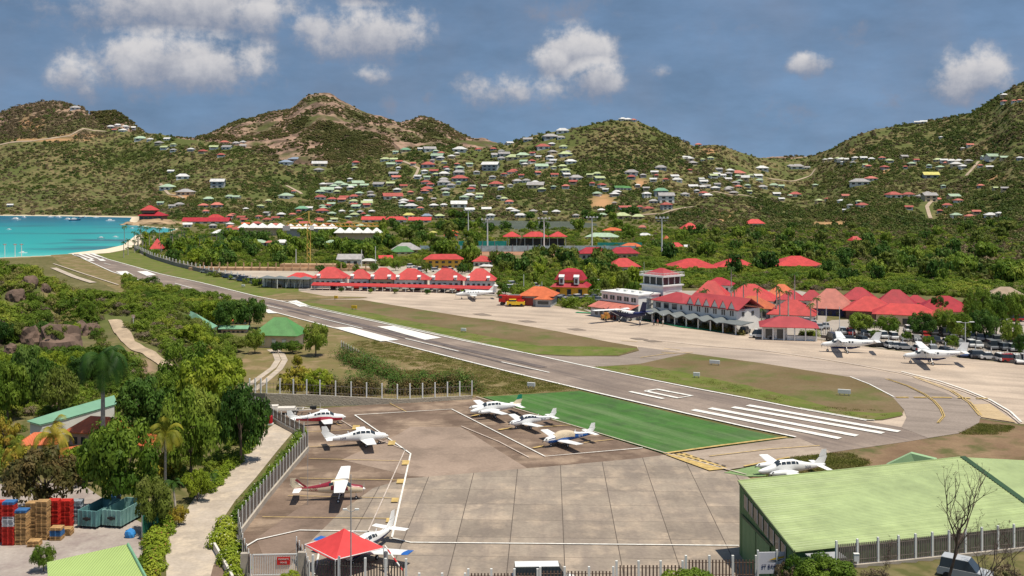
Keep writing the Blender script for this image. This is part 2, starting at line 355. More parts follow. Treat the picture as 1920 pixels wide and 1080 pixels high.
for cx, cy, rx, ry in ((1130,378,30,16),(1200,345,12,10),(1560,420,40,8),(1330,283,20,6),(110,258,75,4),(1840,530,60,10),(1720,520,30,6),(1655,325,12,6),(1790,400,30,8),(340,370,25,8),(300,405,12,5),(1598,283,8,6),(60,255,20,8),(1860,335,26,8),(700,268,30,4)):
    g = G(cx, cy); w = rx*g.y/F; dpt = ry*(g.y/F)*4
    sandw += .0*w
    pass
ex = np.zeros_like(XX)
pyv = HZ+(CAMH-ZZ)*F/YY
for cx, cy, rx, ry in ((1130,378,26,14),(1200,345,12,10),(1560,420,34,5),(1330,283,14,5),(90,262,70,3),(150,254,40,2.5),(1850,530,48,7),(1650,515,30,4),(1655,322,10,5),(1790,398,24,6),(340,368,22,7),(1598,283,6,5),(1865,333,18,7),(60,232,20,14),(1735,470,40,4),(1360,407,14,10),(1500,430,20,6)):
    ex = np.maximum(ex, np.clip(1.4-np.hypot((px_-cx)/rx, (pyv-cy)/ry)+fbm(XX/14, YY/14, 3, 8)*.5, 0, 1)*((YY > Yf_-40)))
hillw = np.clip((YY-Yf_+30)/60, 0, 1)
rockw = np.clip((YY-Yc_-120)/200, 0, 1)*.95
moundw = ((px_ < 430) & (YY > 168) & (YY < 300))*1.0
nz = fbm(XX/90, YY/90, 5, 21)
rockw = np.maximum(rockw, np.clip(nz*1.6+.45, 0, 1)*(px_ < 185)*np.clip((265-pyv)/30, 0, 1)); rockw = np.maximum(rockw, .78*np.clip((190-px_)/25, 0, 1)*np.clip((268-pyv)/20, 0, 1)*(YY > 900))
rockw = np.maximum(rockw, np.clip(fbm(XX/9, YY/9, 4, 22)*2.2, 0, 1)*moundw*.9)
sandw = np.clip(sandw, 0, 1)
col = np.stack([sandw, rockw, np.maximum(hillw, moundw), np.ones_like(XX)], -1)
me = npmesh('terrain', np.stack([XX, YY, ZZ], -1).reshape(-1, 3), FQ, terrain_mat(), smooth=True)
ca = me.color_attributes.new('zone', 'FLOAT_COLOR', 'POINT'); ca.data.foreach_set('color', col.reshape(-1, 4).astype(np.float32).ravel())
ter = bpy.data.objects.new('terrain', me); SC.objects.link(ter); ter['kind'] = 'structure'
# bare orange soil cuts as thin draped sheet material is avoided: second attribute
c2 = me.color_attributes.new('cut', 'FLOAT_COLOR', 'POINT'); c2.data.foreach_set('color', np.stack([ex]*3+[np.ones_like(ex)], -1).reshape(-1, 4).astype(np.float32).ravel())
def _cut():
    t = me.materials[0].node_tree; b = t.nodes['Principled BSDF']; src = b.inputs['Base Color'].links[0].from_socket
    a = t.nodes.new('ShaderNodeAttribute'); a.attribute_name = 'cut'; x = t.nodes.new('ShaderNodeMix'); x.data_type = 'RGBA'
    t.links.new(a.outputs['Fac'], x.inputs[0]); t.links.new(src, x.inputs[6]); x.inputs[7].default_value = (.42, .24, .12, 1); t.links.new(x.outputs[2], b.inputs['Base Color'])
_cut()
# ground near and behind the camera
b = MB(); b.add([(-400,-400,-.4),(400,-400,-.4),(400,86,-.4),(-400,86,-.4)], [(0,1,2,3)])
o = b.build('ground', mat('near_ground', (.12,.11,.05), .9, .3, .2)); o['kind'] = 'structure'
# sea
def sea_mat():
    m = bpy.data.materials.new('sea_water'); m.use_nodes = True; t = m.node_tree; b = t.nodes['Principled BSDF']; L = t.links.new
    b.inputs['Roughness'].default_value = .28; b.inputs['Specular IOR Level'].default_value = .3
    geo = t.nodes.new('ShaderNodeNewGeometry'); sp = t.nodes.new('ShaderNodeSeparateXYZ'); L(geo.outputs['Position'], sp.inputs[0])
    n = t.nodes.new('ShaderNodeTexNoise'); n.inputs['Scale'].default_value = .011; n.inputs['Detail'].default_value = 3
    mp = t.nodes.new('ShaderNodeMapping'); mp.inputs['Scale'].default_value = (.6, 1.6, 1); L(geo.outputs['Position'], mp.inputs[0]); L(mp.outputs[0], n.inputs['Vector'])
    r = t.nodes.new('ShaderNodeMapRange'); r.inputs['From Min'].default_value = 500; r.inputs['From Max'].default_value = 1150; L(sp.outputs[1], r.inputs[0])
    ramp = t.nodes.new('ShaderNodeValToRGB'); e = ramp.color_ramp.elements
    e[0].position = 0; e[0].color = (.10, .52, .47, 1); e[1].position = .14; e[1].color = (.012, .37, .36, 1)
    for p_, c_ in ((.45, (.005,.30,.32,1)), (.62, (.006,.20,.27,1)), (.8, (.006,.12,.21,1)), (1, (.012,.20,.26,1))): q = e.new(p_); q.color = c_
    ad = t.nodes.new('ShaderNodeMath'); ad.operation = 'MULTIPLY_ADD'; ad.inputs[1].default_value = .25; L(n.outputs[0], ad.inputs[0]); 
    sb = t.nodes.new('ShaderNodeMath'); sb.operation = 'SUBTRACT'; sb.inputs[1].default_value = .12; L(r.outputs[0], sb.inputs[0]); L(sb.outputs[0], ad.inputs[2]); L(ad.outputs[0], ramp.inputs[0])
    n2 = t.nodes.new('ShaderNodeTexNoise'); n2.inputs['Scale'].default_value = .016; n2.inputs['Detail'].default_value = 4
    mp2 = t.nodes.new('ShaderNodeMapping'); mp2.inputs['Scale'].default_value = (.5, 1.3, 1); mp2.inputs['Location'].default_value = (31, 7, 0); L(geo.outputs['Position'], mp2.inputs[0]); L(mp2.outputs[0], n2.inputs['Vector'])
    r2 = t.nodes.new('ShaderNodeMapRange'); r2.inputs['From Min'].default_value = .56; r2.inputs['From Max'].default_value = .66; L(n2.outputs[0], r2.inputs[0])
    x = t.nodes.new('ShaderNodeMix'); x.data_type = 'RGBA'; L(r2.outputs[0], x.inputs[0]); L(ramp.outputs[0], x.inputs[6]); x.inputs[7].default_value = (.02, .13, .17, 1); L(x.outputs[2], b.inputs['Base Color'])
    n3 = t.nodes.new('ShaderNodeTexNoise'); n3.inputs['Scale'].default_value = .5; n3.inputs['Detail'].default_value = 4; L(geo.outputs['Position'], n3.inputs['Vector'])
    bp = t.nodes.new('ShaderNodeBump'); bp.inputs['Strength'].default_value = .25; bp.inputs['Distance'].default_value = .5; L(n3.outputs[0], bp.inputs['Height']); L(bp.outputs[0], b.inputs['Normal'])
    return m
b = MB(); b.add([(-14000,250,-.7),(14000,250,-.7),(14000,22000,-.7),(-14000,22000,-.7)], [(0,1,2,3)])
o = b.build('sea', sea_mat()); o['kind'] = 'structure'
# ------------------------------------------------------------------ paved sheets and markings
def asphalt(name, c1, c2, sc=.12, jw=None, streak=None, c3=None, rough=.9):
    if name in MATS: return MATS[name]
    m = bpy.data.materials.new(name); m.use_nodes = True; MATS[name] = m; t = m.node_tree; b = t.nodes['Principled BSDF']; L = t.links.new
    b.inputs['Roughness'].default_value = rough; b.inputs['Specular IOR Level'].default_value = .2
    geo = t.nodes.new('ShaderNodeNewGeometry'); pos = geo.outputs['Position']
    def noise(s, st=None, d=6, lo=.35, hi=.65, loc=(0,0,0)):
        v = pos
        if st: mp = t.nodes.new('ShaderNodeMapping'); mp.vector_type = 'TEXTURE'; mp.inputs['Rotation'].default_value = (0, 0, st[0]); mp.inputs['Scale'].default_value = (st[1], 1, 1); mp.inputs['Location'].default_value = loc; L(pos, mp.inputs[0]); v = mp.outputs[0]
        n = t.nodes.new('ShaderNodeTexNoise'); n.inputs['Scale'].default_value = s; n.inputs['Detail'].default_value = d; n.inputs['Roughness'].default_value = .6; L(v, n.inputs['Vector'])
        r = t.nodes.new('ShaderNodeMapRange'); r.inputs['From Min'].default_value = lo; r.inputs['From Max'].default_value = hi; L(n.outputs[0], r.inputs[0]); return r.outputs[0]
    def mixc(f, a, c, k=1):
        x = t.nodes.new('ShaderNodeMix'); x.data_type = 'RGBA'; L(f, x.inputs[0])
        for i, v in ((6, a), (7, c)):
            if isinstance(v, tuple): x.inputs[i].default_value = v+(1,)
            else: L(v, x.inputs[i])
        return x.outputs[2]
    c = mixc(noise(sc), c1, c2)
    if c3: c = mixc(noise(sc*1.7, None, 7, .48, .66), c, c3)
    if streak: c = mixc(noise(streak[2], (streak[0], streak[1]), 5, .45, .75), c, streak[3])
    fine = noise(2.5, None, 6, .2, .8)
    x = t.nodes.new('ShaderNodeMix'); x.data_type = 'RGBA'; x.blend_type = 'MULTIPLY'; x.inputs[0].default_value = 1; L(c, x.inputs[6])
    fr = t.nodes.new('ShaderNodeMapRange'); fr.inputs['To Min'].default_value = .82; fr.inputs['To Max'].default_value = 1.15; L(fine, fr.inputs[0]); L(fr.outputs[0], x.inputs[7]); c = x.outputs[2]
    L(c, b.inputs['Base Color']); return m
LEV = [0.0]
def sheet(name, px, m, z, kind='structure', world=False, label=None):
    pts = [Vector((a, c, z)) if world else P(a, c, z) for a, c in px]
    b = MB(); b.add([(p.x, p.y, z) for p in pts], [tuple(range(len(pts)))])
    # keep the normal up
    o = b.build(name, m); me = o.data
    if me.polygons[0].normal.z < 0: me.flip_normals()
    o['kind'] = kind; return o
def ribbon(name, pts, w, m, z, dash=None, parent=None):
    """painted line: world polyline, width w"""
    pts = [Vector((p[0], p[1], 0)) for p in pts]; b = MB()
    segs = []
    if dash is None:
        n = len(pts); L_ = []; R_ = []
        for i, p in enumerate(pts):
            d = (pts[min(i+1, n-1)]-pts[max(i-1, 0)]).normalized(); nn_ = Vector((-d.y, d.x, 0))*w/2
            L_.append((p+nn_)); R_.append((p-nn_))
        for i in range(n-1): b.add([(*R_[i][:2], z), (*R_[i+1][:2], z), (*L_[i+1][:2], z), (*L_[i][:2], z)], [(0,1,2,3)])
    else:
        for i in range(len(pts)-1):
            a, c = pts[i], pts[i+1]; d = (c-a); l = d.length; d.normalize(); nn_ = Vector((-d.y, d.x, 0))*w/2; s = 0
            while s < l:
                e = min(s+dash[0], l); q, r = a+d*s, a+d*e
                b.add([(*(q-nn_)[:2], z), (*(r-nn_)[:2], z), (*(r+nn_)[:2], z), (*(q+nn_)[:2], z)], [(0,1,2,3)]); s += dash[0]+dash[1]
    o = b.build(name, m, parent); o['kind'] = 'structure'; return o
def Ps(l): return [P(a, c)[:2] for a, c in l]
RWA = math.radians(126.5)   # runway direction in plan
m_run = asphalt('runway_asphalt', (.185,.145,.12), (.26,.205,.17), .05, streak=(RWA, 14, .5, (.13,.105,.095)), c3=(.31,.245,.20))
m_apr = asphalt('terminal_apron', (.42,.335,.26), (.54,.435,.34), .04, streak=(R(-25), 8, .3, (.29,.23,.185)), c3=(.36,.29,.23))
m_taxi = asphalt('turn_asphalt', (.24,.195,.165), (.31,.255,.215), .06, streak=(R(160), 6, .3, (.19,.155,.13)))
m_brown = asphalt('worn_asphalt', (.125,.085,.062), (.22,.155,.115), .09, c3=(.34,.25,.18), streak=(R(8), 6, .35, (.10,.07,.05)))
m_grassd = asphalt('dry_infield_grass', (.135,.098,.045), (.185,.135,.075), .06, c3=(.10,.115,.03), rough=1)
m_grassg = asphalt('green_verge_grass', (.09,.125,.02), (.14,.155,.035), .15, c3=(.17,.14,.06), rough=1)
m_lawn = asphalt('lawn_grass', (.19,.14,.065), (.135,.13,.04), .12, c3=(.27,.19,.11), rough=1)
m_green = asphalt('green_paint', (.048,.125,.024), (.062,.155,.034), .12, streak=(RWA, 12, .3, (.14,.20,.09)), c3=(.05,.10,.032))
m_conc = asphalt('road_concrete', (.36,.30,.24), (.46,.39,.32), .25, c3=(.52,.43,.33))
m_dirt = asphalt('dry_dirt', (.16,.10,.06), (.25,.17,.10), .12, c3=(.10,.10,.035), rough=1)
m_park = asphalt('parking_asphalt', (.28,.245,.21), (.38,.33,.28), .08)
white = mat('paint_white', (.70,.68,.63), .8, .26, 2.2); wht2 = mat('paint_worn', (.5,.42,.36), .8, .3, .8); yel = mat('paint_yellow', (.47,.33,.12), .8, .35, 1.2); dark = mat('paint_black', (.04,.035,.03), .8)
far_line = [(165,475),(190,483),(240,497),(300,514),(375,530),(480,556),(525,565),(700,603),(880,642),(1000,666),(1095,687),(1200,709),(1300,729),(1400,748),(1500,768),(1625,790),(1690,801)]
near_line = [(135,476),(170,492),(210,510),(270,529),(335,545),(410,562),(492,580),(620,614),(760,649),(870,677),(962,700),(1120,738),(1280,775),(1400,802),(1492,821)]
# ground cover around the strip
sheet('grass_field', [(95,478),(135,476),(210,510),(335,545),(492,580),(620,614),(760,649),(962,700),(1087,731),(893,746),(880,740),(760,715),(640,660),(590,640),(500,612),(420,600),(330,585),(250,560),(180,525),(120,500)], m_lawn, .02)
sheet('grass_field', [(165,475),(215,462),(250,470),(300,487),(400,517),(480,530),(560,540),(760,543),(690,560),(515,563),(480,556),(375,530),(240,497)], m_grassg, .02)
sheet('lawn', [(440,690),(470,655),(560,630),(640,640),(720,690),(880,735),(885,745),(560,765),(520,760),(450,740)], m_lawn, .03)
sheet('dirt_ground', [(1480,862),(1560,848),(1700,828),(1800,812),(1838,786),(1912,798),(2100,790),(2300,1000),(1400,900)], m_dirt, .05)
sheet('apron_pavement', [(515,563),(690,559),(610,556),(560,546),(620,541),(750,541),(850,551),(925,555),(1025,570),(1115,588),(1210,600),(1280,613),(1372,625),(1487,630),(1665,656),(1920,684),(2300,730),(2300,800),(1912,795),(1838,784),(1800,812),(1700,828),(1560,848),(1480,861),(1395,876),(1245,853),(1492,821),(1400,748),(1095,688),(1000,665),(880,642)], m_apr, .04)
sheet('runway', far_line+[(1760,800),(1800,812),(1700,828),(1560,848),(1480,861),(1400,873),(1360,882),(1245,853)]+near_line[::-1], m_run, .08)
sheet('taxiway', [(1594,707),(1640,706),(1700,714),(1770,735),(1815,756),(1838,782),(1836,792),(1800,812),(1740,821),(1690,802),(1700,782),(1695,768),(1676,747),(1640,724)], m_taxi, .10)
sheet('taxiway', [(1245,650),(1330,652),(1425,659),(1530,674),(1612,688),(1690,703),(1762,722),(1812,739),(1856,757),(1890,778),(1838,784),(1815,756),(1770,735),(1700,714),(1640,706),(1594,707),(1430,681),(1290,662)], asphalt('taxi_lane_asphalt', (.33,.265,.215), (.42,.34,.28), .06, streak=(R(165), 7, .3, (.26,.21,.175))), .06)
sheet('taxiway', [(1060,668),(1160,668),(1198,658),(1196,650),(1290,662),(1200,683),(1110,688),(1095,688),(1000,666)], m_taxi, .10)
sheet('taxiway', [(1245,853),(1475,822),(1500,822),(1560,848),(1480,861),(1395,876),(1360,881)], asphalt('hold_asphalt', (.26,.20,.155), (.36,.29,.23), .15, streak=(R(15), 6, .3, (.44,.36,.29))), .12)
sheet('grass_island', [(545,567),(530,564),(575,561),(680,562),(725,570),(880,595),(925,600),(1050,622),(1137,640),(1194,650),(1198,657),(1160,667),(1080,668),(1000,664),(880,640),(700,601)], m_grassd, .14)
sheet('grass_verge', [(545,567),(560,565),(640,575),(780,604),(900,628),(1010,648),(1120,650),(1196,653),(1160,666),(1080,667),(1000,663),(880,639),(700,600)], m_grassg, .16)
sheet('grass_island', [(1110,688),(1200,682),(1290,662),(1430,681),(1594,707),(1640,724),(1676,747),(1695,769),(1690,780),(1655,787),(1624,788),(1500,765),(1400,745),(1300,726),(1200,706)], m_grassd, .14)
sheet('grass_verge', [(1110,688),(1200,684),(1260,694),(1400,722),(1500,748),(1580,770),(1650,775),(1690,772),(1693,778),(1655,786),(1624,787),(1500,764),(1400,744),(1300,725),(1200,705)], m_grassg, .16)
sheet('grass_sliver', [(480,557),(560,546),(610,555),(690,557),(675,559),(515,562)], m_lawn, .14)
sheet('apron_asphalt', [(480,765),(520,772),(560,768),(885,746),(893,744),(1245,852),(1400,893),(1420,905),(1420,1140),(380,1140),(400,1060),(455,1000),(560,850),(572,815)], m_brown, .06)
def slab_mat():
    m = asphalt('slab_concrete', (.225,.185,.15), (.315,.26,.205), .16, c3=(.39,.31,.235), streak=(R(90), 6, .5, (.22,.18,.15))); t = m.node_tree; b = t.nodes['Principled BSDF']; L = t.links.new
    src = b.inputs['Base Color'].links[0].from_socket; geo = t.nodes.new('ShaderNodeNewGeometry'); mp = t.nodes.new('ShaderNodeMapping'); mp.inputs['Rotation'].default_value = (0, 0, R(2)); mp.inputs['Location'].default_value = (5.0+4.6, 2.2, 0); L(geo.outputs['Position'], mp.inputs[0])
    sp = t.nodes.new('ShaderNodeSeparateXYZ'); L(mp.outputs[0], sp.inputs[0]); fs = []
    for k, w in ((0, .045), (1, .03)):
        a = t.nodes.new('ShaderNodeMath'); a.operation = 'PINGPONG'; a.inputs[1].default_value = 2.8; L(sp.outputs[k], a.inputs[0])
        c = t.nodes.new('ShaderNodeMath'); c.operation = 'LESS_THAN'; c.inputs[1].default_value = w; L(a.outputs[0], c.inputs[0]); fs.append(c.outputs[0])
    mxn = t.nodes.new('ShaderNodeMath'); mxn.operation = 'MAXIMUM'; L(fs[0], mxn.inputs[0]); L(fs[1], mxn.inputs[1])
    # each slab a shade of its own
    sn = t.nodes.new('ShaderNodeVectorMath'); sn.operation = 'SNAP'; sn.inputs[1].default_value = (5.6, 5.6, 100); L(mp.outputs[0], sn.inputs[0]); wn = t.nodes.new('ShaderNodeTexWhiteNoise'); L(sn.outputs[0], wn.inputs[0])
    mr = t.nodes.new('ShaderNodeMapRange'); mr.inputs['To Min'].default_value = .88; mr.inputs['To Max'].default_value = 1.1; L(wn.outputs[0], mr.inputs[0])
    y = t.nodes.new('ShaderNodeMix'); y.data_type = 'RGBA'; y.blend_type = 'MULTIPLY'; y.inputs[0].default_value = 1; L(src, y.inputs[6]); L(mr.outputs[0], y.inputs[7])
    x = t.nodes.new('ShaderNodeMix'); x.data_type = 'RGBA'; L(mxn.outputs[0], x.inputs[0]); L(y.outputs[2], x.inputs[6]); x.inputs[7].default_value = (.10, .08, .065, 1); L(x.outputs[2], b.inputs['Base Color']); return m
sheet('apron_slabs', [(762,897),(800,894),(1025,875),(1190,860),(1245,853),(1400,893),(1420,905),(1420,1140),(480,1140),(585,1012),(640,958),(700,915)], slab_mat(), .10)
sheet('green_area', [(905,744),(1087,733),(1130,742),(1280,779),(1400,806),(1473,822),(1246,851)], m_green, .12)
sheet('green_area', [(1357,886),(1402,876),(1480,861),(1470,872),(1440,893),(1400,893)], asphalt('pale_green_paint', (.16,.25,.10), (.22,.30,.14), .3), .14)
# runway paint
def band(px_pts, w, m=white, z=.18, name='runway_line', dash=None): return ribbon(name, Ps(px_pts), w, m, z, dash)
band(far_line[:-1], .55); band(near_line, .55)
band([(545,567),(700,601),(880,640),(990,664)], .3, white, .2)
for a, c in (((1299,770),(1575,824)), ((1331,767),(1607,819)), ((1374,765),(1656,814)), ((1402,761.5),(1686,811))): band([a, c], 1.35, name='threshold_bar')
for k in range(4):
    a = P(137+13*k, 479-1.3*k); band([(137+11.5*k, 477.5-.8*k), (163+11.5*k, 487-.6*k)], 1.3, name='threshold_bar')
sheet('touchdown_mark', [(625,614),(658,613),(748,637),(714,640)], white, .2); sheet('touchdown_mark', [(707,612),(738,611),(828,633),(797,637)], white, .2)
sheet('touchdown_mark', [(540,565),(556,563),(580,573),(562,575)], white, .2); sheet('touchdown_mark', [(492,580),(505,580),(520,587),(503,587)], white, .2)
sheet('touchdown_mark', [(217,509),(237,508),(253,517),(233,517)], white, .2); sheet('touchdown_mark', [(257,509),(275,508),(293,515),(275,517)], white, .2)
sheet('touchdown_mark', [(163,487),(172,486),(178,489),(168,489)], white, .2); sheet('touchdown_mark', [(183,486),(192,485),(199,489),(189,489)], white, .2)
for a, c in (((195,494),(207,497)), ((278,519),(300,524)), ((328,532),(360,541)), ((395,548),(430,557)), ((470,567),(530,581)), ((580,593),(680,617)), ((760,636),(860,660)), ((940,680),(1030,700))): band([a, c], .4, white, .2)
band([(1181,736),(1244,749.5)], .85, white, .2, 'runway_number')
q = Ps([(1210,735),(1232,731.5),(1297,744),(1271,748)])
ribbon('runway_number', q+[q[0]], .85, white, .2)
# rubber marks down the middle
m_rub = asphalt('rubber_marks', (.095,.08,.078), (.16,.13,.12), .3)
band([(500,568),(620,596),(760,630),(900,663),(1020,690)], 1.9, m_rub, .14, 'tyre_marks'); band([(540,583),(700,620),(860,661),(1000,694)], 1.0, m_rub, .14, 'tyre_marks')
# apron guide lines
band([(1240,640),(1330,650),(1425,657),(1530,672),(1612,686),(1690,701),(1762,720),(1812,737),(1856,755),(1890,776),(1912,795)], .32, wht2, .2, 'guide_line'); band([(1690,698),(1762,716),(1812,733),(1858,752),(1894,773),(1915,793)], .35, white, .2, 'guide_line')
band([(1594,708),(1630,722),(1676,746)], .3, white, .22, 'guide_line'); band([(1500,767),(1625,789),(1640,790)], .3, white, .22, 'guide_line')
band([(1680,747),(1760,747),(1852,749)], .7, yel, .22, 'yellow_line', (2.2, .9))
for off in (0, 3.5): band([(1660+off,712),(1700+off,725),(1732+off,741),(1750+off,754),(1762+off,768),(1768+off,782),(1757+off,795)], .16, yel, .22, 'yellow_line')
band([(1665,712),(1702,725),(1734,741),(1752,754),(1764,768),(1770,782),(1759,795)], .35, dark, .20, 'yellow_line')
for off in (0, 5): band([(1712+off,708),(1781+off,734),(1815+off,756),(1836+off,781)], .2, yel, .22, 'yellow_line')
sheet('yellow_line', [(1822,758),(1856,757),(1905,792),(1840,782)], asphalt('yellow_hatch', (.46,.34,.19), (.50,.38,.23), .4, streak=(R(160), 6, 1.5, (.36,.27,.17))), .18)
band([(1245,853),(1350,838),(1475,822)], .55, yel, .24, 'yellow_line'); band([(1330,858),(1440,845),(1537,838)], .22, yel, .24, 'yellow_line'); band([(1395,877),(1440,868),(1480,860)], .4, yel, .24, 'yellow_line')
sheet('yellow_line', [(1248,852),(1285,849),(1365,878),(1330,882)], yel, .24)
for k in range(7):
    x0, y0 = 1262+k*13.5, 853+k*3.9; band([(x0, y0), (x0+8, y0+2.4)], .3, dark, .26, 'hold_mark'); band([(x0+10, y0-1.5), (x0+18, y0+.8)], .3, dark, .26, 'hold_mark')
for yy, x0 in ((598,1122),(640,1165),(662,1240),(655,1245)): band([(x0, yy), (x0+30, yy+2)], .3, yel, .2, 'yellow_line')
band([(1200,672),(1250,665),(1300,662)], .25, yel, .22, 'yellow_line')
for x0, y0 in ((885,588),(970,601),(1062,616),(1180,634),(1205,638)): sheet('oil_stain', [(x0,y0),(x0+20,y0-1),(x0+38,y0+3),(x0+16,y0+3)], asphalt('stain', (.2,.16,.13), (.26,.21,.17), .3), .12)
# near apron lines
wl = [[(665,780),(847,769),(1022,858),(1205,842)], [(665,780),(770,853),(735,1010)], [(462,1027),(482,1015),(562,997),(725,1000)], [(735,1012),(770,1020),(1080,1023),(1385,1026)], [(893,746),(1060,796),(1250,853),(1400,893)], [(1022,858),(1023,857)]]
for l in wl[:4]: band(l, .22, white, .2, 'bay_line')
band(wl[4], .22, wht2, .26, 'bay_line'); band([(590,1080),(600,1030),(640,1022)], .2, white, .2, 'bay_line')
band([(865,801),(935,830),(992,860)], .18, wht2, .2, 'bay_line'); band([(640,790),(685,818),(760,845),(690,1000)], .15, wht2, .2, 'bay_line')
for l in ([(579,862),(762,867)], [(562,899),(755,903)], [(540,932),(747,937)], [(492,972),(732,975)], [(579,840),(700,834)], [(725,755),(762,774)], [(575,812),(690,806)], [(590,782),(640,800)]): band(l, .14, yel, .2, 'parking_line')
for x0, y0 in ((761,867),(751,902),(741,937),(731,975),(668,801),(735,830)): sheet('parking_line', [(x0-6,y0-4),(x0+7,y0-4),(x0+5,y0+4),(x0-8,y0+4)], yel, .22)
for l in ([(885,782),(903,778)], [(935,808),(960,804)], [(1000,842),(1020,838)], [(1095,832),(1150,826)], [(1010,803),(1070,799)]): band(l, .5 if l[0][0]-l[1][0] > -30 else .2, yel, .2, 'parking_line')
# asphalt tone patches on the near apron
for pl, c in (([(640,862),(770,893),(800,894),(990,879),(865,801),(770,800),(745,815)], (.30,.225,.175)), ([(590,930),(700,915),(640,958),(585,1012),(500,1060),(480,1010)], (.21,.15,.115))):
    sheet('asphalt_patch', pl, asphalt('patch%d' % int(c[0]*100), tuple(v*.85 for v in c), tuple(v*1.1 for v in c), .1, c3=tuple(v*.7 for v in c)), .08)
# roads
sheet('road', [(300,1140),(312,1080),(310,1020),(330,985),(370,925),(420,880),(470,835),(500,805),(515,795),(548,812),(520,845),(480,895),(440,940),(400,1000),(410,1040),(450,1100),(470,1140)], m_conc, .05)
TRACKS = [[(458,729),(490,706),(512,690),(521,676),(516,663),(505,656)], [(476,733),(502,712),(524,693),(534,676),(528,663),(514,655)]]
for pl in TRACKS: band(pl, 1.25, m_conc, .1, 'driveway')
sheet('beach', [(126,475.5),(200,466.5),(230,459.5),(247,447),(256,440),(268,447),(262,458),(236,468),(205,474),(165,477)], mat('beach_sand', (.66,.56,.42), .95, .1, .3), .1)
sheet('yard', [(-700,920),(150,905),(230,960),(300,1000),(290,1140),(-700,1140)], asphalt('yard_concrete', (.31,.26,.23), (.38,.33,.29), .2, c3=(.27,.22,.20)), .04)
sheet('parking', [(1487,629),(1560,600),(1920,590),(2300,600),(2300,728),(1920,683),(1665,655)], m_park, .02)
sheet('parking', [(560,545),(560,538),(700,535),(930,540),(960,550),(1010,560),(1025,569),(925,554),(850,550),(750,540)], m_park, .06)
sheet('parking', [(480,505),(640,500),(760,498),(900,500),(930,505),(930,540),(560,538),(400,515),(330,498),(262,476),(285,470),(400,498)], asphalt('town_ground', (.36,.30,.24), (.48,.41,.33), .05), .025)
sheet('parking', [(1115,588),(1040,560),(1100,545),(1500,545),(1560,560),(1540,632),(1487,630),(1372,625),(1280,613)], m_park, .03)
band([(1080,586.5),(1140,590),(1205,600),(1280,614),(1372,625.5)], 1.6, mat('green_kerb_paint', (.03,.25,.11), .7, .2), .22, 'green_walkway')
sheet('lake', LAKE, mat('lake_water', (.075,.085,.05), .4, .2, .02), -.35, world=True)
# paths on the left hillside draped over the ground
def drape(name, pxl, w, m, lift=.25):
    pts = [G(a, c) for a, c in pxl]; fine = []
    for a, c in zip(pts[:-1], pts[1:]):
        for k in range(8): fine.append(a.lerp(c, k/8))
    fine.append(pts[-1]); b = MB(); n = len(fine); rows = []
    for i, p in enumerate(fine):
        d = fine[min(i+1, n-1)]-fine[max(i-1, 0)]; d.z = 0; d.normalize(); s = Vector((-d.y, d.x, 0))*w/2
        rows.append([p+s*k for k in (-1, -.3, .3, 1)])
    flat = np.array([[q.x, q.y] for r_ in rows for q in r_]); zz = terrain(flat[:, 0], flat[:, 1])+lift
    vs = [(flat[i, 0], flat[i, 1], zz[i]) for i in range(len(flat))]
    b.add(vs, [(4*i+k, 4*i+k+1, 4*i+k+5, 4*i+k+4) for i in range(n-1) for k in range(3)])
    o = b.build(name, m); o['kind'] = 'structure'; return o
PATHS = [[(215,600),(240,640),(280,662),(322,692)]]
drape('path', PATHS[0], 2.7, mat('path_soil', (.38,.29,.20), .95, .3, .4, bump=.5), .18)
PATHS += [[(-20,274),(60,265),(130,255),(200,247)],[(1745,410),(1738,388),(1752,376)],[(755,303),(785,316),(776,334)],[(536,348),(552,356),(566,364)],[(1812,330),(1822,318),(1835,303)],[(1440,335),(1520,330),(1528,318)],[(300,345),(318,365),(345,372)],[(1330,362),(1380,366),(1420,372)],[(1180,398),(1240,402),(1300,388)]]
for pl in PATHS[1:]: drape('hill_road', pl, 3.2, mat('track_soil', (.36,.28,.20), .95, .2, .1), .5)
drape('path', [(100,503),(140,520),(175,531)], 2.5, m_conc); drape('path', [(100,495),(160,515),(222,535)], .8, m_conc)
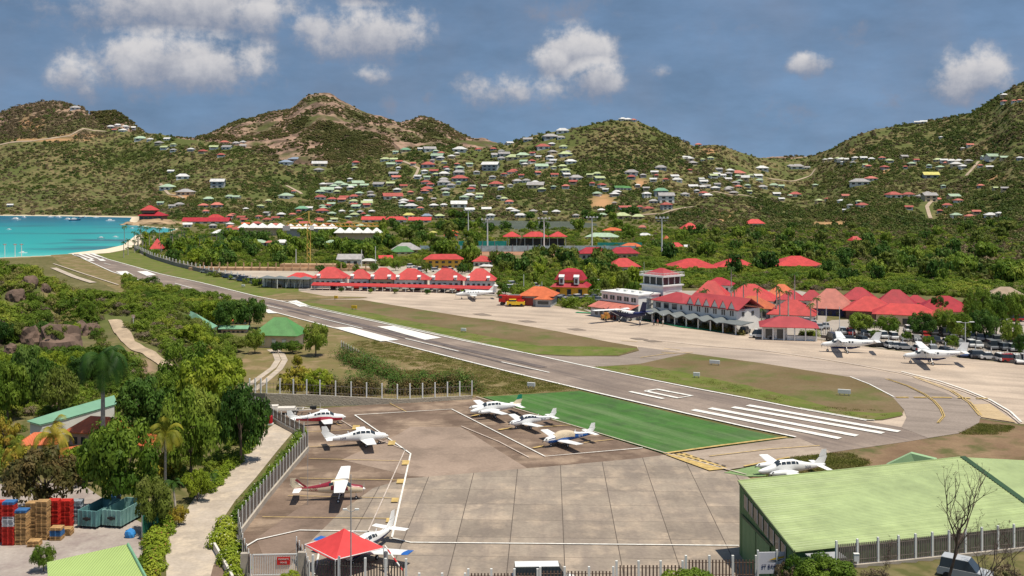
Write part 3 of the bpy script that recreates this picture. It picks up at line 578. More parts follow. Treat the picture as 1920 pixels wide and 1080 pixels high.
# ------------------------------------------------------------------ vegetation meshes
def cards(C, Nn, size, rs, asp=1.5, jit=.35):
    """one leaf card (quad) per centre C facing about Nn"""
    n = len(C); Nn = Nn+rs.normal(0, jit, (n, 3)); Nn /= np.linalg.norm(Nn, axis=1)[:, None]+1e-9
    u = np.cross(Nn, rs.normal(0, 1, (n, 3))); u /= np.linalg.norm(u, axis=1)[:, None]+1e-9; v = np.cross(Nn, u)
    s = (size*rs.uniform(.6, 1.25, n))[:, None]
    u = u*s*asp*.5; v = v*s*.5
    V = np.stack([C-u*1.0, C+v*.8+u*.1, C+u, C-v*.8-u*.1], 1).reshape(-1, 3)
    return V, np.arange(4*n).reshape(n, 4)
def clump_cloud(seed, nclump, leaves, size, rx=1.0, rz=.8, cr=(.22, .42), flat=.0, low=-.75, shell=.75, zc=0.0):
    """leaves set on many small clumps spread through an ellipsoid, leaving gaps between"""
    rs = np.random.RandomState(seed); Cs = []; Ns = []
    for i in range(nclump):
        while True:
            p = rs.uniform(-1, 1, 3); l = np.linalg.norm(p)
            if l < 1 and p[2] > low and (l > .45 or rs.rand() < .25): break
        r = rs.uniform(*cr); c = p*np.array([rx-r*.5, rx-r*.5, rz-r*.4])
        n = int(leaves/nclump*rs.uniform(.7, 1.3)); d = rs.normal(0, 1, (n, 3)); d /= np.linalg.norm(d, axis=1)[:, None]; d[:, 2] = np.where(d[:, 2] < -.5, -d[:, 2]*.6, d[:, 2])
        Cs.append(c+d*r*np.array([1, 1, .75])*(shell+(1-shell)*rs.rand(n, 1))); Ns.append(d+np.array([0, 0, .25]))
    C = np.concatenate(Cs); C[:, 2] += zc; return cards(C, np.concatenate(Ns), size, rs)
def crown_me(name, m, *a, **k): V, Fq = clump_cloud(*a, **k); return npmesh(name, V, Fq, m)
def link(name, me, parent=None, loc=(0,0,0)):
    o = bpy.data.objects.new(name, me); SC.objects.link(o); o.parent = parent; o.location = loc; return o
LM = {
 'mid': leafmat('leaf_mid', (.06,.12,.012), (.17,.25,.028), (.27,.32,.05), .25, .3),
 'dark': leafmat('leaf_dark', (.025,.065,.010), (.075,.15,.022), (.15,.22,.045), .3, .25),
 'bright': leafmat('leaf_bright', (.11,.18,.012), (.27,.34,.03), (.40,.42,.05), .25, .3),
 'olive': leafmat('leaf_olive', (.08,.12,.018), (.17,.21,.035), (.24,.25,.07), .25, .3),
 'red': leafmat('leaf_red', (.07,.075,.02), (.17,.12,.045), (.23,.13,.06), .5, .25),
 'flame': leafmat('leaf_flame', (.10,.12,.025), (.20,.17,.04), (.30,.10,.03), .35, .2),
 'yellow': leafmat('leaf_yellow', (.16,.18,.02), (.34,.29,.035), (.42,.26,.05), .5, .25),
 'dry': leafmat('leaf_dry', (.11,.085,.05), (.20,.15,.09), (.10,.11,.03), .3, .1),
 'palm': leafmat('leaf_palm', (.018,.055,.008), (.065,.13,.018), None, .5, .15),
 'coco': leafmat('leaf_coco', (.10,.13,.015), (.30,.28,.03), (.42,.33,.05), .4, .25)}
bark = mat('bark', (.16,.12,.09), .9, .3, 3); palebark = mat('pale_bark', (.42,.37,.31), .85, .2, 2)
def trunk_me(seed, h=.55, r=.05, limbs=5):
    rs = random.Random(seed); b = MB(); b.tube([(0,0,-.15),(.01,0,h*.5),(.02,.01,h)], [r*1.2, r*.85, r*.55], 7)
    for i in range(limbs):
        a = 6.283*i/limbs+rs.random(); z = h*(.45+.4*rs.random())
        b.tube([(0,0,z), (.2*math.cos(a), .2*math.sin(a), z+.14), (.48*math.cos(a), .48*math.sin(a), z+.34+.1*rs.random())], [r*.5, r*.35, r*.12], 5)
    me = bpy.data.meshes.new('trunk'); me.from_pydata(b.v, [], b.f); me.materials.append(bark); return me
TR = [trunk_me(i) for i in range(3)]
# unit trees: crown radius 1, height about 1 (crown centre .62)
NEAR = {k: [crown_me('crown', LM[k], 100+i*7+j, 46, 6500, .062, rx=1, rz=.46, cr=(.15, .30), zc=.56, low=-.85) for j in range(2)] for i, k in enumerate(('mid','dark','bright','olive','red'))}
MID = {k: [crown_me('crown', LM[k], 200+i*7+j, 18, 620, .17, rx=1, rz=.48, cr=(.24, .42), zc=.52, low=-.9) for j in range(2)] for i, k in enumerate(('mid','dark','bright','olive','flame','red'))}
NEAR['yellow'] = [crown_me('crown', LM['yellow'], 300, 30, 2600, .085, rx=1, rz=.46, cr=(.16, .3), zc=.5)]; NEAR['flame'] = [crown_me('crown', LM['flame'], 301, 26, 2500, .08, rx=1, rz=.42, cr=(.16, .32), zc=.55)]
NEAR['dry'] = [crown_me('crown', LM['dry'], 302, 26, 1800, .08, rx=1, rz=.44, cr=(.16, .32), zc=.55)]
def tree(px, py, w, h, kind, label, cat='tree', near=True, group='trees of the place', loc=None, name='tree', i=0):
    """w crown width, h height, both in picture pixels at the tree"""
    p = loc or G(px, py); s = p.y/F; r, H = w*s/2, h*s
    lib = (NEAR if near else MID)[kind]; t = bpy.data.objects.new(name, None); SC.objects.link(t)
    t.location = p; t.rotation_euler = (0, 0, RS.uniform(0, 6.28)); t.scale = (r, r*RS.uniform(.85, 1.1), H)
    tag(t, label, cat, group); link('crown', lib[i % len(lib)], t); link('trunk', TR[i % 3], t); return t
def palm_parts(nf, L, lw, droop, seed, nl=16, up=.5):
    rs = np.random.RandomState(seed); V = []; Fq = []
    for k in range(nf):
        a = 6.283*k/nf*1.0+rs.uniform(-.2, .2)+(k % 3)*.4; e = rs.uniform(-.35, up+.45) if k % 2 else rs.uniform(.1, up+.7)
        p = np.array([0, 0, 0.]); d = np.array([math.cos(a)*math.cos(e), math.sin(a)*math.cos(e), math.sin(e)]); st = L/nl*rs.uniform(.85, 1.1)
        side = np.array([-math.sin(a), math.cos(a), 0])
        for q in range(nl):
            d = d+np.array([0, 0, -droop*(q+2)/nl*.34]); d /= np.linalg.norm(d); p2 = p+d*st
            wd = lw*math.sin(math.pi*min(.12+q/nl*.9, 1))**.6
            for s_ in (-1, 1):
                tip = p2+side*s_*wd*.85+d*wd*.5+np.array([0, 0, -wd*.45*(1+droop*.3)])
                o = len(V); V += [p, p+d*st*.85, tip+d*st*.1, tip-d*st*.1]; Fq.append([o, o+1, o+2, o+3])
            p = p2
    return np.array(V), np.array(Fq)
def palm_me(m, *a, **k): V, Fq = palm_parts(*a, **k); return npmesh('fronds', V, Fq, m)
PALM = [palm_me(LM['palm'], 26, 1.0, .24, .85, 5, 30, .5), palm_me(LM['palm'], 12, 1.0, .26, 1.2, 6, 9)]
COCO = palm_me(LM['coco'], 17, 1.0, .24, 1.0, 8, 20, .8)
def palm(px, pyc, r_px, trunk_px, Yd, label, crown=0, group=None, r=.16, name='palm_tree', bend=.0):
    """crown centre at px,pyc ; depth Yd ; the trunk goes down to the ground"""
    s = Yd/F; X = (px-960)*s; zc = CAMH-(pyc-HZ)*s; z0 = float(terrain(np.array([X]), np.array([Yd]))[0])
    t = thing(name, label, 'palm tree', (X, Yd, z0), RS.uniform(0, 6), group); H = zc-z0
    b = MB(); b.tube([(bend*H, 0, -.4), (bend*H*.6, 0, H*.35), (0, 0, H*.8), (0, 0, H)], [r*1.3, r, r*.8, r*.7], 8); b.build('trunk', palebark, t)
    f = link('fronds', COCO if crown == 2 else PALM[crown], t, (0, 0, H)); R_ = r_px*s; f.scale = (R_, R_, R_); f.rotation_euler = (0, 0, RS.uniform(0, 6)); return t
# scattered scrub: instances of one bush on the points of a mesh
def scatter(name, pts, scl, src_me, label=None):
    src = bpy.data.objects.new('bush', src_me)
    me = bpy.data.meshes.new(name); me.vertices.add(len(pts)); me.vertices.foreach_set('co', np.ascontiguousarray(pts, dtype=np.float32).ravel())
    a = me.attributes.new('scl', 'FLOAT_VECTOR', 'POINT'); a.data.foreach_set('vector', np.ascontiguousarray(scl, dtype=np.float32).ravel()); me.update()
    o = bpy.data.objects.new(name, me); SC.objects.link(o); o['kind'] = 'stuff'
    if label: o['label'] = label; o['category'] = 'scrub'
    g = bpy.data.node_groups.new(name, 'GeometryNodeTree'); g.interface.new_socket('Geometry', in_out='INPUT', socket_type='NodeSocketGeometry'); g.interface.new_socket('Geometry', in_out='OUTPUT', socket_type='NodeSocketGeometry')
    n = g.nodes.new; L = g.links.new; gi = n('NodeGroupInput'); go = n('NodeGroupOutput'); ip = n('GeometryNodeInstanceOnPoints')
    m2p = n('GeometryNodeMeshToPoints'); ob = n('GeometryNodeObjectInfo'); ob.inputs['Object'].default_value = src; ob.inputs['As Instance'].default_value = True
    na = n('GeometryNodeInputNamedAttribute'); na.data_type = 'FLOAT_VECTOR'; na.inputs[0].default_value = 'scl'
    rv = n('FunctionNodeRandomValue'); rv.data_type = 'FLOAT_VECTOR'; rv.inputs[0].default_value = (0, 0, 0); rv.inputs[1].default_value = (0, 0, 6.28)
    L(gi.outputs[0], m2p.inputs[0]); L(m2p.outputs[0], ip.inputs['Points']); L(ob.outputs['Geometry'], ip.inputs['Instance']); L(na.outputs[0], ip.inputs['Scale']); L(rv.outputs[0], ip.inputs['Rotation']); L(ip.outputs[0], go.inputs[0])
    md = o.modifiers.new('scatter', 'NODES'); md.node_group = g; return o
fl = lambda n, *a, c=None, **k: leafmat(n, *a, c, nsc=.012, trans=.2, loc=True)
FLM = [leafmat('scrub_green', (.045,.08,.015), (.115,.15,.03), (.18,.175,.06), .014, .25, True), leafmat('scrub_olive', (.07,.085,.02), (.145,.14,.045), (.21,.155,.075), .02, .2, True), leafmat('scrub_brown', (.12,.095,.05), (.21,.155,.09), (.10,.11,.03), .02, .15, True)]
BUSH = [crown_me('bush', FLM[0], 401, 9, 150, .34, rx=1, rz=.75, cr=(.35, .55), zc=.35), crown_me('bush', FLM[1], 402, 8, 120, .34, rx=1, rz=.65, cr=(.3, .55), zc=.3), crown_me('bush', FLM[2], 403, 7, 90, .34, rx=1, rz=.6, cr=(.3, .5), zc=.3)]
NLM = [leafmat('bush_green', (.065,.12,.012), (.17,.24,.025), (.30,.33,.045), .05, .3), leafmat('bush_olive', (.10,.125,.022), (.20,.21,.05), (.28,.24,.085), .06, .25), leafmat('bush_dry', (.12,.095,.06), (.22,.17,.11), (.13,.13,.04), .08, .1)]
NBUSH = [crown_me('bush', NLM[0], 411, 16, 1300, .10, rx=1, rz=.75, cr=(.25, .45), zc=.35), crown_me('bush', NLM[1], 412, 14, 1000, .10, rx=1, rz=.65, cr=(.22, .42), zc=.32), crown_me('bush', NLM[2], 413, 12, 700, .09, rx=1, rz=.6, cr=(.2, .4), zc=.3)]
KEEP = []      # plan circles kept clear of scrub: (X, Y, r)
# ------------------------------------------------------------------ materials for built things
ROOFC = {'R': (.50,.050,.045), 'C': (.36,.016,.028), 'O': (.52,.12,.04), 'P': (.48,.15,.11), 'W': (.58,.57,.55), 'Y': (.33,.31,.30), 'G': (.33,.43,.30), 'L': (.40,.45,.23), 'D': (.16,.33,.20), 'B': (.22,.27,.34), 'U': (.55,.50,.14), 'N': (.075,.21,.06), 'Q': (.36,.085,.065), 'K': (.30,.22,.15)}
RN = {'R': 'red', 'C': 'crimson', 'O': 'orange', 'P': 'salmon', 'W': 'white', 'Y': 'grey', 'G': 'pale green', 'L': 'lime', 'D': 'dark green', 'B': 'blue grey', 'U': 'yellow', 'N': 'bright green', 'Q': 'red', 'K': 'brown'}
def roofm(k): return mat('roof_'+('faded_' if k == 'Q' else '')+RN[k].replace(' ', '_'), ROOFC[k], .55, .22, .5, rand=.13, wave=('X', 1.6, .05))
wallw = mat('wall_white', (.74,.72,.67), .85, .12, .3, rand=.1); wallc = mat('wall_cream', (.60,.48,.32), .85, .12, .3); wally = mat('wall_yellow', (.60,.36,.06), .85, .12, .3)
wallg = mat('wall_grey', (.40,.41,.41), .85, .1, .3); wallb = mat('wall_brown', (.20,.12,.09), .85, .2, .3); wallp = mat('wall_pink', (.55,.38,.30), .85, .1, .3)
glass = mat('window_glass', (.03,.04,.05), .12, .2, .5, spec=.6); shade_ = mat('veranda_dark', (.07,.065,.06), .8, .3, .5); frame = mat('frame_white', (.7,.7,.67), .6, .05, 1)
steel = mat('grey_steel', (.33,.33,.33), .5, .15, 2); rubber = mat('rubber', (.025,.025,.025), .8, .1, 3); woodm = mat('wood', (.42,.25,.11), .8, .3, 3)
def house(px, py, w, k, region, wall=None, d=None, hw=None, rh=None, style=None, rz=None, label=None, floors=1, name='house', cat='house', z=None, win=True, loc=None):
    p = loc or (P(px, py) if z == 0 else G(px, py)); s = p.y/F; Wm = max(w*s, 3.0); rs = random.Random(int(px*31+py*7))
    Dm = (d*s if d else Wm*rs.uniform(.55, .75)); Hw = (hw*s if hw else min(max(Wm*.22, 2.2), 3.6)*floors); Rh = (rh*s if rh else min(Wm*.2, 3.4))
    rz = rs.uniform(-.35, .35) if rz is None else rz; style = style or ('gable' if rs.random() < .25 else 'hip')
    wm = wall or rs.choice((wallw, wallw, wallc, wallg))
    t = thing(name, label or f'{RN[k]}-roofed house {region}', cat, (p.x, p.y+Dm*.4, p.z-.3), rz, 'houses '+region if not label else None)
    base = 2.2 if (p.z > 4) else .4
    b = MB(); b.box((0, 0, (Hw-base)/2+.15), (Wm*.92, Dm*.92, Hw+base+.3))
    if style == 'gable':
        hx = Wm*.46
        for sx in (-1, 1): b.add([(sx*hx, -Dm*.46, Hw+.28), (sx*hx, Dm*.46, Hw+.28), (sx*hx, 0, Hw+Rh*.9)], [(0,1,2) if sx > 0 else (0,2,1)])
    b.build('wall', wm, t)
    b = MB(); (b.gable(Wm, Dm, Rh, Hw+.3) if style == 'gable' else b.hip(Wm, Dm, Rh, Hw+.3)); b.build('roof', roofm(k), t)
    if win:
        n = 2 if w < 30 else 3 if w < 50 else 5
        for f_ in range(floors):
            z0 = Hw*(f_+.52)/floors
            for i in range(n):
                x = (i+.5)/n*Wm*.84-Wm*.42; b = MB(); b.box((x, -Dm*.46, z0), (Wm*.84/n*.5, .12, Hw/floors*.5)); b.build('window', glass if i % 2 else shade_, t)
    KEEP.append((p.x, p.y+Dm*.4, max(Wm, Dm)*.62)); return t
def vill(region, l, **k):
    for a in l.split():
        q = a.split(','); house(float(q[0]), float(q[1]), float(q[2])*.88, 'Q' if q[3][0] == 'R' else q[3][0], region, floors=2 if len(q[3]) > 1 else 1, **k)
vill('on the far left hill', '140,206,22,Y 207,240,15,W 220,237,14,W 234,240,15,W 247,242,14,W 229,247,16,W 214,246,10,P 262,264,26,G 281,264,15,W 313,263,14,W 325,252,10,W')
vill('on the slope above the bay', '320,324,14,W 341,336,28,W 407,352,30,WW 312,356,30,G 345,366,36,Y 390,377,22,G 430,372,18,G 443,373,16,G 380,389,20,P 405,389,26,P 335,387,20,Y 322,390,14,Y 300,384,14,G 18,388,12,W')
vill('below the rocky mountain', '420,270,18,P 425,280,22,Y 442,271,16,Y 455,276,14,Y 455,268,12,W 535,309,26,B 552,302,32,B 598,312,32,W 597,322,20,Y 760,285,22,D 742,288,12,G 805,284,26,Y 788,282,12,W 722,302,20,L 738,302,16,L 820,297,26,G 862,285,30,W 833,307,12,L 897,283,14,R 925,282,14,R')
vill('on the green slope mid left', '802,314,30,R 836,317,14,R 738,329,20,Y 742,336,20,P 832,330,24,W 860,328,26,Y 862,340,36,R 798,345,20,R 832,347,28,Y 832,340,20,Y 800,359,26,R 835,359,20,Y 756,352,16,R 817,330,14,L 635,348,24,G 626,352,18,G 646,350,18,G 670,348,26,G 660,352,18,G 683,351,18,G 612,361,28,G 600,363,20,G 710,350,24,Y 535,372,28,G 694,364,14,Y 696,370,16,Y 503,380,14,L 550,362,10,P 488,390,14,L')
vill('in the middle of the valley', '735,374,42,R 757,380,20,W 600,374,24,R 622,377,20,R 645,374,20,R 663,372,20,R 565,396,26,D 663,381,20,L 687,385,24,L 668,391,20,G 770,391,26,W 788,394,14,P 813,389,18,W 832,388,14,W 860,389,34,W 880,397,20,W 912,396,20,W 920,410,18,W 957,396,18,W 603,400,26,R 766,408,24,U 800,409,22,B 824,409,20,L 500,416,18,R 516,413,16,R 485,410,14,P 548,406,14,P 880,370,22,W 930,350,28,R 900,368,16,L 945,376,16,L 955,382,18,P')
vill('on the shoulder of the middle hill', '990,265,20,Y 1055,250,28,W 1032,261,34,Y 1052,261,18,Y 1018,280,30,R 1057,278,18,L 1064,288,14,Y 1060,294,28,L 980,296,28,G 1010,297,12,W 1070,307,24,W 1015,317,28,G 1055,315,18,L 1060,323,20,L 963,324,20,R 1040,331,16,R 1080,338,28,Y 970,343,20,Y 987,342,18,Y 1005,353,36,Y 920,320,36,WW 930,294,20,Y 945,293,24,Y 940,300,18,Y 956,271,14,W 962,300,30,L 958,326,18,R 1035,273,14,W 940,286,14,Y')
vill('on the middle hill', '1168,226,16,W 1178,227,16,W 1188,228,14,P 1120,329,18,L 1124,338,22,L 1185,328,28,Y 1240,319,26,Y 1265,334,18,W 1270,341,22,W 1162,356,22,N 1176,356,20,N 1152,384,10,Y 1310,274,14,P 1290,302,26,W 1284,298,14,W 1333,299,14,L 1318,302,10,L 1355,332,14,W 1365,339,16,W 1395,338,26,W 1385,330,36,P 1430,320,26,W 1300,353,20,W 1318,354,14,W 1325,353,18,Y 1285,368,18,Y 1342,356,18,W 1368,356,18,Y 1385,353,14,P 1345,349,14,Y 1425,341,16,G 1431,354,20,Y 1327,370,20,W 1408,332,14,L')
vill('stacked above the pond', '1240,369,30,DD 1213,371,18,WW 1250,380,34,YY 1226,381,20,Y 1250,393,24,RR 1216,395,22,R 1200,392,14,R 1168,393,18,R 1180,392,14,P')
vill('along the pond shore', '1167,411,34,L 1197,411,26,L 1130,407,18,G 1043,401,18,W 1128,398,16,W 1000,400,16,Y 976,408,22,W 966,400,18,W 1080,408,14,Y 1022,402,10,Y')
vill('on the right hills', '1452,351,20,G 1465,352,14,G 1493,369,26,R 1497,317,30,Y 1484,314,16,Y 1513,317,14,Y 1548,302,10,W 1558,301,12,W 1572,300,14,L 1590,302,14,W 1605,299,14,W 1620,299,14,W 1635,301,14,W 1600,308,12,Y 1583,307,12,W 1655,299,14,P 1722,232,14,W 1733,231,14,W 1705,229,8,W 1615,347,44,Y 1635,339,24,P 1587,371,18,P 1760,303,18,L 1786,305,18,W 1800,305,18,W 1795,312,24,W 1775,309,12,P 1748,334,32,U 1865,299,30,G 1848,298,16,G 1885,299,18,G 1914,300,14,W 1885,193,14,P 1902,192,10,P 1913,191,10,P 1885,181,16,W 1765,260,8,W 1806,281,8,W 1820,275,14,P 1840,352,14,P')
vill('at the foot of the right hills', '1618,389,24,R 1678,371,32,R 1705,369,24,R 1745,378,30,YY 1730,372,22,Y 1760,378,18,P 1790,373,26,G 1798,380,18,P 1778,389,20,R 1795,408,22,G 1820,410,20,P 1585,398,10,W 1860,408,24,W 1875,405,14,W')
vill('along the lagoon road', '445,436,30,R 452,412,18,R 460,425,16,O 412,444,36,W 425,440,16,W 480,424,20,R 493,430,16,R 515,427,20,P 430,432,14,O 350,426,18,W 385,400,14,P 435,406,12,P 540,430,14,R 400,417,16,R 455,432,10,O 357,415,14,P 398,428,16,Y 600,418,12,P 570,424,22,R 630,432,18,C 605,434,18,C')
# ------------------------------------------------------------------ aircraft
pw = mat('aircraft_white', (.80,.80,.78), .35, .05, .6, spec=.5); pcream = mat('aircraft_cream', (.72,.60,.42), .4, .06, .6, spec=.5)
AC = {'white': pw, 'cream': pcream, 'maroon': mat('aircraft_maroon', (.24,.02,.035), .35, .1, .6, spec=.5), 'red': mat('aircraft_red', (.50,.015,.05), .35, .08, .6, spec=.5), 'blue': mat('aircraft_blue', (.02,.12,.42), .35, .08, .6, spec=.5),
  'navy': mat('aircraft_navy', (.015,.02,.09), .35, .08, .6, spec=.5), 'teal': mat('aircraft_teal', (.01,.20,.12), .35, .08, .6, spec=.5), 'tan': mat('canvas_cover', (.55,.45,.32), .9, .12, 1.2, bump=.5, bsc=3), 'grey': mat('aircraft_grey', (.35,.37,.40), .4, .08, .6)}
def ring(sec, k, n, off=0):
    x, zc, w, h = sec; a = 2*math.pi*k/n; c, s = math.cos(a), math.sin(a); e = .82
    return (x, (w+off)*math.copysign(abs(c)**e, c), zc+(h+off)*math.copysign(abs(s)**e, s))
def at_x(secs, x):
    for a, b in zip(secs[:-1], secs[1:]):
        if a[0] >= x >= b[0]:
            t = (a[0]-x)/(a[0]-b[0]); t2 = t; return (x,)+tuple(a[i]+(b[i]-a[i])*t2 for i in (1, 2, 3))
    return secs[0] if x > secs[0][0] else secs[-1]
def loft(secs, n=22, fine=3, mf=None):
    ss = []
    for a, b in zip(secs[:-1], secs[1:]):
        for q in range(fine):
            ss.append(at_x(secs, a[0]+(b[0]-a[0])*q/fine))
    ss.append(secs[-1]); m = MB()
    for s in ss: m.v += [ring(s, k, n) for k in range(n)]
    for i in range(len(ss)-1):
        for k in range(n):
            m.f.append((i*n+k, i*n+(k+1) % n, (i+1)*n+(k+1) % n, (i+1)*n+k)); xm = (ss[i][0]+ss[i+1][0])/2; an = 360*(k+.5)/n
            m.m.append(mf(xm, an if an <= 270 else an-360) if mf else 0)
    m.f.append(tuple(range(n))); m.m.append(m.m[0]); m.f.append(tuple(range((len(ss)-1)*n+n-1, (len(ss)-1)*n-1, -1))); m.m.append(0)
    return m
def patch(m, secs, xa, xb, a0, a1, off=.012, na=4, nx=4):
    o = len(m.v)
    for i in range(nx+1):
        s = at_x(secs, xa+(xb-xa)*i/nx)
        for j in range(na+1):
            a = math.radians(a0+(a1-a0)*j/na); c, sn = math.cos(a), math.sin(a); e = .82
            m.v.append((s[0], (s[2]+off)*math.copysign(abs(c)**e, c), s[1]+(s[3]+off)*math.copysign(abs(sn)**e, sn)))
    for i in range(nx):
        for j in range(na):
            q = o+i*(na+1)+j; m.f.append((q, q+1, q+na+2, q+na+1)); m.m.append(0)
def foil(m, p0, c0, p1, c1, t=.12, vert=False, mi=0, mt=None):
    """slab wing from root leading edge p0 with chord c0 to tip p1, chord c1; chord runs towards -x"""
    prof = [(0,0),(.08,.5),(.35,.6),(1,.04),(1,-.04),(.35,-.4),(.08,-.4)]; o = len(m.v)
    st = [0, .86, 1.0] if mt is not None else [0, .95, 1.0]
    for q, u in enumerate(st):
        c = c0+(c1-c0)*u; tt = t*(1 if u < .9 or mt is not None and u < 1 else .5); p = [p0[i]+(p1[i]-p0[i])*u for i in range(3)]
        for a, b in prof: m.v.append((p[0]-a*c, p[1]+(b*c*tt if vert else 0), p[2]+(0 if vert else b*c*tt)))
    n = len(prof)
    for i in range(2):
        for k in range(n): m.f.append((o+i*n+k, o+i*n+(k+1) % n, o+(i+1)*n+(k+1) % n, o+(i+1)*n+k)); m.m.append(mt if (mt is not None and i == 1) else mi)
    m.f.append(tuple(o+2*n+k for k in range(n))); m.m.append(mt if mt is not None else mi); m.f.append(tuple(o+n-1-k for k in range(n))); m.m.append(mi)
def propeller(t, x, y, z, r, nb=2, parent=None, ang=.5):
    b = MB(); b.tube([(x-.02, y, z), (x+.12, y, z), (x+.28, y, z)], [.17, .14, .02], 10); sp = b.build('spinner', AC['white'], t)
    for k in range(nb):
        a = ang+2*math.pi*k/nb; b = MB(); cy, sy = math.cos(a), math.sin(a)
        b.add([(x+.06, y+cy*.1-sy*.05, z+sy*.1+cy*.05), (x+.10, y+cy*.1+sy*.05, z+sy*.1-cy*.05), (x+.10, y+cy*r*.6+sy*.09, z+sy*r*.6-cy*.09), (x+.08, y+cy*r+sy*.05, z+sy*r-cy*.05), (x+.06, y+cy*r-sy*.05, z+sy*r+cy*.05), (x+.05, y+cy*r*.6-sy*.09, z+sy*r*.6+cy*.09)], [(0,1,2,5),(5,2,3,4),(5,2,1,0),(4,3,2,5)])
        b.build('propeller_blade', steel if nb < 3 else rubber, t)
def wheel(t, x, y, r=.2, w=.14, top=None):
    b = MB(); b.tube([(x, y-w/2, r), (x, y+w/2, r)], r, 14); wh = b.build('wheel', rubber, t)
    b = MB(); b.tube([(x, y-w/2-.01, r), (x, y+w/2+.01, r)], r*.5, 10); b.build('hub', AC['white'], wh)
    if top: b = MB(); b.tube([(x, y, r), top], [.045, .06], 6); b.build('landing_strut', AC['white'], t)
def lettering(t, txt, x, y, z, size, m, side=-1, rz=0, name='registration', tilt=0):
    c = bpy.data.curves.new(name, 'FONT'); c.body = txt; c.size = size; c.extrude = .008; c.align_x = 'CENTER'; c.align_y = 'CENTER'; c.materials.append(m)
    tmp = bpy.data.objects.new(name, c); SC.objects.link(tmp); bpy.context.view_layer.update(); me = bpy.data.meshes.new_from_object(tmp.evaluated_get(bpy.context.evaluated_depsgraph_get())); bpy.data.objects.remove(tmp)
    me.materials.clear(); me.materials.append(m); o = bpy.data.objects.new(name, me); SC.objects.link(o); o.parent = t; o.location = (x, y, z)
    o.rotation_euler = (R(90-tilt), 0, R(0 if side < 0 else 180)+rz); return o
def light_plane(px, py, hd, label, L=1.0, base='white', lower=None, fin='white', wtip=None, reg=None, regm='navy', cover=False, stripe=None, high=False, twin=False, loc=None, fintop=None, cowl=None, wins=(0,4), sc=1.0, finh=2.55):
    p = P(px, py); t = thing('light_aircraft', label, 'aircraft', (p.x, p.y, .1), R(hd), 'light aircraft parked on the near apron'); t.scale = (sc, sc, sc)
    S = [(2.72,1.02,.14,.14),(2.6,1.02,.36,.33),(2.3,1.03,.46,.42),(1.6,1.05,.53,.5),(1.05,1.12,.56,.57),(.55,1.27,.58,.72),(.1,1.33,.59,.78),(-.9,1.34,.58,.78),(-1.7,1.26,.53,.66),(-2.4,1.18,.44,.52),(-3.6,1.13,.29,.36),(-4.9,1.13,.15,.22),(-5.55,1.15,.05,.12)]
    if twin: S = [(3.3,1.05,.05,.05),(3.1,1.03,.22,.2),(2.6,1.05,.38,.34),(1.9,1.12,.50,.45),(1.3,1.22,.56,.56),(.8,1.42,.60,.74),(.2,1.48,.61,.82),(-1.4,1.48,.6,.80),(-2.2,1.38,.53,.66),(-3.2,1.32,.40,.48),(-4.4,1.3,.24,.3),(-5.4,1.32,.12,.2),(-5.8,1.35,.04,.12)]
    if high: S = [(2.55,1.2,.14,.14),(2.45,1.2,.36,.36),(2.1,1.22,.46,.44),(1.4,1.25,.52,.50),(.95,1.32,.54,.58),(.5,1.5,.55,.76),(.1,1.55,.55,.80),(-.9,1.55,.54,.78),(-1.8,1.42,.46,.6),(-2.6,1.36,.36,.46),(-3.8,1.32,.22,.3),(-5.0,1.34,.11,.18),(-5.5,1.36,.04,.1)]
    mats = [AC[base], AC[lower or base], AC[stripe or base], AC[cowl or base]]
    def mf(x, a):
        an = -90 if a > 270 else a
        if high:
            hi_ = 25 < a < 155
            if x > 1.0: return 3 if hi_ else 0
            if x < -1.3: return 2 if (20 < a < 160) else 0
            return 1 if (-20 < a < 12 or 168 < a < 200) and x < .8 else 0
        s_ = math.sin(math.radians(a)); cut = .12-.05*x if stripe else -.02
        if lower and s_ < cut and x < 2.4: return 1
        if stripe and abs(s_-.34) < .10 and x < 2.2: return 2
        return 0
    loft(S, mf=mf).build('fuselage', mats, t, smooth=True)
    hw = 5.0 if not twin else 5.8
    tipm = [AC[base if base != 'cream' else 'white'], AC[wtip or ('white' if base != 'cream' else 'white')]]
    for s in (-1, 1):
        m = MB()
        if high: foil(m, (.85, s*.4, 2.28), 1.62, (.72, s*5.45, 2.42), 1.15, .13, mi=0, mt=1)
        elif twin: foil(m, (.9, s*.4, .98), 2.0, (.35, s*hw, 1.42), 1.2, .13, mi=0, mt=1)
        else: foil(m, (.95, s*.4, .78), 1.85, (.55, s*hw, 1.22), 1.25, .13, mi=0, mt=1)
        m.build('wing', tipm, t, smooth=False)
        m = MB(); zt = 1.3 if not high else 1.42; foil(m, (-4.55, s*.05, zt), .95, (-4.75, s*(1.85 if not twin else 2.3), zt+.02), .75, .1); m.build('tailplane', AC['white' if base != 'cream' else 'white'], t)
        if high: b = MB(); b.tube([(.2, s*.5, 1.0), (.2, s*2.6, 2.3)], .045, 6); b.build('wing_strut', AC['white'], t)
    m = MB(); foil(m, (-3.85, 0, 1.35), 1.75, (-5.05, 0, finh*.74+.1), 1.0, .07, vert=True); foil(m, (-4.92, 0, finh*.74+.1), 1.0, (-5.3, 0, finh+.1), .68, .07, vert=True, mi=1)
    foil(m, (-2.9, 0, 1.5), .9, (-3.9, 0, 1.62), .5, .05, vert=True)
    fo = m.build('tail_fin', [AC[fin], AC[fintop or fin]], t)
    if stripe and high:
        for q in (-1, 1):
            m = MB()
            for (w0, mm) in ((0, 0),): m.add([(-4.0, q*.085, 1.62), (-4.35, q*.085, 1.6), (-5.45, q*.07, 2.45), (-5.2, q*.07, 2.55), (-4.6, q*.08, 2.0)], [(0,1,2,3,4) if q > 0 else (4,3,2,1,0)])
            m.build('fin_stripe', AC['maroon'], fo)
